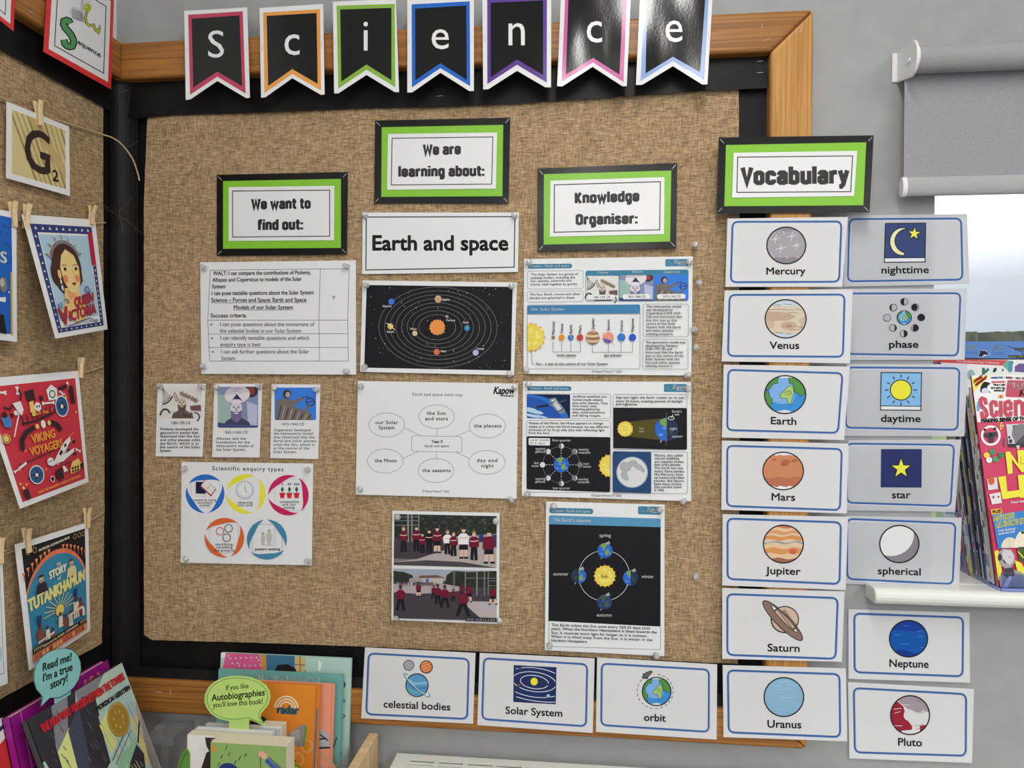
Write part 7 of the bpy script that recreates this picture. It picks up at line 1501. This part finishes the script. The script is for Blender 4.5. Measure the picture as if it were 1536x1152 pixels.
# the front magazine, leaning back
fb = XP(1497, 879, xh + .006); ft = XP(1457, 563, xh + .006)
dnv = (fb - ft); lean = dnv.normalized(); nf = Vector((0, -1, 0)); nf = (nf - lean * nf.dot(lean)).normalized()
bot = ft + lean * ((ft.z - (ZS + .006)) / -lean.z); hgt = (bot - ft).length; WM = 0.215
NM = 13
def mag(i, lab, cover, draw=None, extra=0.0, shift=0.0, spine=(214, 212, 208), off=None, top=None):
    back = -nf * (off if off is not None else 0.0052 * i)
    if top: extra = -(on(1480, top, ft + back, nf) - ft - back).dot(lean)
    tl = ft + back + Vector((shift, 0, 0)) - lean * extra; tr = tl + Vector((WM, 0, 0)); h = bot - ft + lean * extra
    k = (ZS + .0045 - (tl + h).z) / lean.z; h = h + lean * k
    e = empty('magazine', tl + h + Vector((WM / 2, 0, 0)), lab, 'magazine', 'magazines in the clear holder')
    th = 0.0046
    m = MB(); m.obox(tl + h - nf * th, tr - tl, nf * (th - .0004), -h); m.build('pages', ink(196, 194, 190, .6), e)
    s = Sheet([pxof(p) for p in (tl, tr, tr + h, tl + h)], plane=(tl, nf), d=0.0); s.eps = 4e-5; s.n = 2; s.local(100, 100 * h.length / WM); s.base_sheet(ink(*cover, .35, .4), thick=.0001)
    if draw: draw(s)
    s.build('cover', parent=e)
    t = Sheet([pxof(p) for p in (tl - nf * th, tl, tl + h, tl + h - nf * th)], plane=(tl - Vector((.0007, 0, 0)), Vector((-1, 0, 0)))); t.eps = 4e-5; t.local(10, 300); t.base_sheet(ink(*spine, .4), thick=.0001)
    random.seed(i + 3); yy = 4
    while yy < 292:
        l_ = random.uniform(6, 34); c = random.choice(((230, 200, 50), (40, 42, 60), (180, 60, 70), (120, 130, 160), (70, 72, 90), (214, 212, 208), (150, 146, 140)))
        if random.random() < .6: t.poly([(1.5, yy), (8.5, yy), (8.5, yy + l_), (1.5, yy + l_)], ink(*c, .4), lay=EPS * 8)
        yy += l_ + random.uniform(3, 16)
    t.build('spine', parent=e)
    return e
MG = ink(190, 36, 84, .35, .4); WHM = ink(224, 224, 226, .35, .4); YE = ink(238, 214, 50, .35, .4); RED = ink(176, 34, 66, .35, .4)
FQ = None
def fcover(s):
    # drawn in photo units so it keeps the lean of the stack
    s.poly([(0, 0), (100, 0), (100, s.rect[1] * .205), (0, s.rect[1] * .236)], WHM)
    s.rect = None; s.view = (1440, 560, 8.229)
    s.poly([(150, 60), (370, 25), (170, 235)], YE); s.text('AWARD', 170, 125, 275, 40, ink(170, 40, 50), y1=55, bold=4); s.text('WINNING!', 188, 170, 330, 40, ink(170, 40, 50), y1=62, bold=4)
    s.text('NARRATIVE', 382, 66, 528, 22, ink(50, 110, 176), y1=64, bold=2.5); s.text('• BEES • SEA SLUG', 540, 62, 860, 22, ink(150, 50, 66), y1=78, bold=2.5)
    s.poly([(250, 235), (252, 175), (275, 125), (305, 102), (345, 110), (380, 128), (345, 150), (330, 180), (355, 215), (380, 240)], ink(36, 36, 42)); s.poly([(262, 232), (275, 190), (315, 178), (345, 200), (362, 240)], ink(204, 206, 212))
    s.poly([(388, 95), (556, 92), (556, 118), (388, 122)], ink(200, 110, 116)); s.lines([('Meet a wild', 412, 556, 152), ('bird with a big', 382, 556, 190), ('attitude p8', 420, 545, 222)], 24, KEY, 2)
    s.rrect([(585, 82), (900, 92), (900, 300), (560, 292)], 30, 0, None, RED); s.text('THE WEEK', 588, 205, 1150, 95, ink(230, 226, 226), y1=222, bold=2); s.text('JUNIOR', 735, 262, 1000, 50, KEY, y1=270, bold=4)
    s.poly(star(505, 286, 34, 14, 6, 10), ink(226, 170, 60)); s.ring(505, 286, 36, 16, 4, ink(226, 150, 50), 24, rot=30); s.ring(505, 286, 36, 16, 4, ink(226, 150, 50), 24, rot=-30); s.ell(505, 286, 11, 11, ink(190, 50, 50), 12)
    s.poly([(206, 410), (216, 350), (280, 330), (282, 440), (236, 440), (236, 466), (210, 466)], ink(110, 160, 186))
    def letter(pts, w=46): s.line(pts, w, RED)
    letter([(322, 384), (310, 322), (272, 308), (252, 330), (262, 395), (318, 455), (334, 510), (310, 545), (278, 540), (268, 470)]); letter([(452, 412), (440, 358), (405, 352), (382, 380), (394, 505), (420, 528), (452, 512), (456, 458)]); letter([(502, 340), (506, 538)]); s.ell(494, 300, 0.1, .1, RED, 4)
    letter([(560, 440), (628, 432), (628, 372), (600, 345), (560, 362), (556, 480), (580, 516), (622, 512), (632, 468)]); letter([(690, 530), (686, 330)]); letter([(690, 380), (730, 345), (768, 370), (776, 524)]); letter([(846, 390), (840, 350), (815, 350), (802, 380), (815, 500), (850, 500)])
    s.text('MAKING SENSE OF THE WORLD', 262, 606, 1050, 40, KEY, y1=560, bold=4)
    s.ring(380, 768, 108, 112, 28, WHM, 36); s.poly([(298, 740), (350, 728), (450, 722), (465, 770), (420, 790), (415, 850), (365, 858), (350, 800), (300, 782)], ink(66, 66, 74)); s.ell(378, 760, 24, 28, ink(40, 40, 46), 18); s.ell(305, 695, 18, 16, KEY, 10); s.ell(432, 682, 18, 16, KEY, 10)
    for x, y in ((510, 618), (500, 648), (528, 648), (505, 680)): s.quad(x - 11, y - 12, x + 11, y + 12, ink(220, 196, 110))
    s.quad(538, 795, 564, 900, ink(110, 100, 110)); s.poly([(568, 630), (790, 620), (900, 615), (900, 890), (600, 905)], ink(196, 198, 202)); s.poly([(650, 640), (900, 630), (900, 880), (690, 890), (650, 760)], ink(100, 100, 106)); s.ell(760, 745, 120, 120, ink(124, 120, 126), 32); s.poly([(690, 860), (900, 640), (900, 880)], ink(80, 80, 88)); s.ell(608, 790, 14, 17, KEY, 12); s.ell(625, 838, 24, 27, ink(70, 70, 76), 16); s.poly([(592, 870), (900, 862), (900, 905), (605, 912)], ink(58, 58, 64)); s.poly([(690, 890), (740, 888), (722, 945), (706, 930)], ink(200, 196, 194))
    YL2 = ink(240, 212, 44, .35, .4)
    # plain game bits stand where the cover's figures are
    for k, (x, y, c) in enumerate(((330, 1010, (236, 200, 80)), (400, 970, (70, 140, 90)), (360, 1070, (214, 216, 214)), (440, 1060, (80, 150, 100)), (510, 1010, (60, 130, 84)))): s.ell(x, y, 38, 36, ink(*c), 18)
    s.poly([(560, 970), (612, 965), (720, 1120), (708, 950), (900, 940), (900, 1210), (760, 1220), (640, 1060), (650, 1235), (590, 1242)], YL2)
    s.view = (1440, 680, 5.24)
    s.poly([(300, 185), (360, 178), (372, 300), (470, 288), (475, 340), (335, 362)], YL2); s.poly([(455, 172), (600, 160), (600, 345), (470, 350)], YL2); s.line([(480, 20), (480, 80), (520, 80)], 2.5, KEY)
    s.poly([(212, 200), (290, 188), (300, 280), (222, 290)], ink(206, 204, 206)); s.ell(246, 215, 26, 34, ink(196, 96, 60), 18); s.poly([(230, 322), (318, 305), (330, 390), (252, 402)], ink(212, 210, 210)); s.line([(252, 346), (272, 342)], 7, ink(120, 50, 60)); s.line([(262, 332), (264, 358)], 7, ink(120, 50, 60)); s.ell(302, 342, 8, 9, ink(170, 50, 60), 10)
    s.text('Read the epic story', 398, 394, 640, 16, WHM, y1=370, bold=1.2)
    s.poly([(240, 442), (325, 430), (332, 472), (248, 484)], ink(236, 170, 80)); s.text('PLUS!', 256, 474, 322, 24, KEY, y1=464, bold=1.6)
    s.poly([(252, 485), (420, 462), (640, 430), (640, 730), (300, 748)], ink(30, 116, 190, .35, .4)); YT = ink(238, 226, 110, .35, .4)
    s.text("NATURE'S", 262, 536, 428, 42, YT, y1=508, bold=3); s.text('ULTIMATE EGGS', 282, 588, 560, 42, YT, y1=540, bold=3); s.text('Crack the journey', 298, 618, 438, 18, WHM, y1=596, bold=.8); s.text('inside the shell', 304, 642, 430, 18, WHM, y1=620, bold=.8)
    s.poly(ell(392, 742, 68, 82, 20, 180, 360), ink(214, 204, 184)); s.poly(ell(500, 735, 74, 128, 24, 180, 360), ink(222, 212, 190)); s.ell(492, 622, 12, 12, KEY, 10); s.line([(390, 662), (388, 742)], 2, ink(140, 120, 100))
    s.poly([(270, 770), (300, 760), (330, 930), (300, 1000)], YE); s.poly([(430, 840), (480, 860), (560, 1000), (470, 1010)], YE); s.poly([(450, 745), (600, 735), (600, 860), (470, 850)], ink(70, 92, 50)); s.line([(455, 770), (500, 820)], 8, YE)
    s.poly([(318, 1050), (305, 970), (340, 945), (350, 900), (316, 880), (296, 830), (302, 775), (340, 750), (400, 756), (432, 800), (430, 860), (405, 892), (420, 915), (480, 930), (520, 1010), (520, 1060)], ink(160, 150, 154)); s.poly([(340, 760), (400, 762), (424, 810), (420, 850), (390, 876), (350, 850), (330, 800)], ink(196, 190, 194)); s.ell(314, 818, 17, 28, ink(60, 58, 64), 16); s.poly([(340, 830), (362, 860), (355, 868), (336, 842)], KEY); s.poly([(350, 905), (420, 895), (430, 960), (380, 985), (340, 960)], ink(70, 66, 74)); s.poly([(390, 960), (412, 975), (370, 1060), (330, 1060)], ink(214, 208, 210)); s.line([(385, 815), (400, 812)], 5, KEY)
def kcover(s):
    s.rect = None; s.view = (1420, 490, 8.862)
    s.poly([(-200, 430), (820, 445), (800, 520), (-200, 470)], ink(206, 82, 84)); s.text('Free 3D Elephant Paper Craft Inside', 135, 470, 700, 24, WHM, y1=494, bold=1)
    s.poly([(740, 515), (800, 450), (880, 455), (840, 610)], ink(110, 176, 160)); s.poly([(820, 460), (890, 458), (880, 600), (820, 606)], ink(84, 150, 170)); s.poly([(870, 610), (880, 500), (930, 460), (1028, 455), (1028, 610)], WHM); s.poly([(905, 600), (905, 530), (960, 490), (1100, 490), (1100, 610)], ink(110, 92, 150)); GR = ink(60, 116, 106)
    s.line([(490, 545), (490, 640)], 38, GR); s.line([(505, 610), (560, 560)], 34, GR); s.poly([(612, 590), (630, 552), (668, 545), (662, 585), (640, 608), (618, 606)], ink(40, 70, 76)); s.ell(325, 640, 52, 72, ink(150, 180, 190), 24); s.poly([(735, 560), (760, 560), (755, 590), (740, 595)], GR)
def bcover(s):
    s.rect = None; s.view = (1420, 490, 8.862); BLU2 = ink(48, 112, 190, .35, .4)
    s.poly([(-100, 408), (1400, 430), (1400, 470), (-100, 435)], ink(60, 62, 70)); LT_ = ink(150, 186, 220)
    s.text('MAKING', 250, 268, 390, 30, LT_, bold=3); s.text('A SPLASH', 250, 305, 402, 30, LT_, bold=3); s.text('SNEAK', 622, 275, 742, 30, LT_, bold=3); s.text('DELIGHT', 605, 315, 770, 32, LT_, bold=3)
    for y in (335, 358): s.line([(255, y), (405, y + 2)], 4, ink(38, 86, 160)); s.line([(605, y + 6), (775, y + 8)], 4, ink(38, 86, 160))
    dl = [(420, 405), (432, 360), (446, 335), (438, 310), (470, 320), (510, 318), (545, 345), (566, 360), (545, 378), (510, 380), (480, 400)]; s.poly([(x + (x - 490) * .08, y + (y - 360) * .1) for x, y in dl], WHM); s.poly(dl, ink(34, 44, 76)); s.poly([(470, 398), (500, 372), (545, 374), (505, 388)], WHM)
    s.line([(805, 245), (840, 270), (900, 280), (960, 295), (1028, 330)], 7, ink(70, 74, 84)); s.poly([(890, 275), (960, 285), (1028, 275), (1060, 300), (980, 325), (910, 310)], ink(84, 84, 92)); s.line([(990, 320), (1020, 370)], 9, ink(70, 74, 84)); s.poly([(820, 380), (1400, 380), (1400, 440), (835, 410)], ink(52, 52, 50)); s.text('Lemur Wild Adventures', 835, 404, 1200, 14, ink(206, 190, 90), bold=1)
def pcover(s):
    s.poly([(0, 0), (100, 0), (100, 24), (0, 24)], ink(206, 200, 196)); s.poly([(0, 12), (16, 10), (16, 20), (0, 20)], YE); s.ell(6, 32, 9, 10, ink(50, 40, 44), 18); s.poly([(0, 40), (100, 38), (100, 58), (0, 60)], ink(196, 192, 192)); s.line(ell(4, 56, 6, 8, 14, 180, 360), 3.4, RED)
mag(0, 'front magazine in the clear holder, magenta cover about science', (190, 36, 84), fcover, spine=(196, 60, 96))
mag(2, 'magazine directly behind the magenta one, dark photo on cover', (90, 80, 84), pcover, extra=-.02, shift=-.001, spine=(190, 188, 186), off=0.008)
SPN = ((206, 204, 200), (226, 222, 214), (214, 212, 210), (60, 62, 84), (176, 176, 182), (40, 44, 64), (110, 112, 130), (190, 188, 180), (54, 58, 90))
WHERE = ('third', 'fourth', 'fifth', 'sixth', 'seventh', 'eighth', 'ninth', 'tenth', 'eleventh', 'twelfth', 'thirteenth', 'fourteenth')
for i in range(12):
    mag(3 + i, WHERE[i] + ' magazine from the front of the stack in the clear holder', (70, 70, 84), None, extra=-.03 - .004 * (i % 3), shift=.0008 * (i % 3), spine=SPN[i % 9], off=0.0135 + 0.0072 * i)
mag(20, 'magazine with a red strip and green letters, second tallest in the holder', (222, 222, 220), kcover, top=539.5, shift=0.0, spine=(196, 84, 86), off=0.103)
mag(21, 'tallest magazine at the back of the holder, blue cover with a dolphin', (48, 112, 190), bcover, top=512, shift=0.0, spine=(48, 100, 170), off=0.111)

# ------------------------------------------------------------------ outdoors: trees and field
random.seed(2)
m = MB(); pts = []
n = 160
for k in range(n + 1):
    x = 8 + 60 * k / n; hh = 4.85 + .2 * noise.noise(Vector((k * .21, 0, 0))) + .15 * noise.noise(Vector((k * .7, 3, 0))); pts.append((x, hh))
for k in range(n):
    (x0, h0), (x1, h1) = pts[k], pts[k + 1]; y0 = 58 + 2 * noise.noise(Vector((k * .3, 5, 0))); y1 = 58 + 2 * noise.noise(Vector(((k + 1) * .3, 5, 0)))
    rows = [(y0, -1.0), (y0 - 1.2, 1.2), (y0 - .6, 3), (y0 + .8, None)]
    m.hexa([(x0, y0 - 1, -1), (x1, y1 - 1, -1), (x1, y1 + 4, -1), (x0, y0 + 4, -1), (x0, y0, h0), (x1, y1, h1), (x1, y1 + 3, h1), (x0, y0 + 3, h0)])
o = m.build('tree_line', noise_mat('distant_trees', (50, 56, 48), (92, 92, 74), 1.6, rough=0.95, detail=8), loc=(30, 58, 0)); meta(o, 'dark line of distant trees seen through the window', 'trees', kind='stuff')
m = MB(); m.box((-60, 2, -0.6), (120, 57, -0.5)); meta(m.build('field', noise_mat('grass_field', (96, 110, 76), (120, 130, 90), 3, rough=0.95)), kind='structure')
bpy.data.objects.remove(_to)
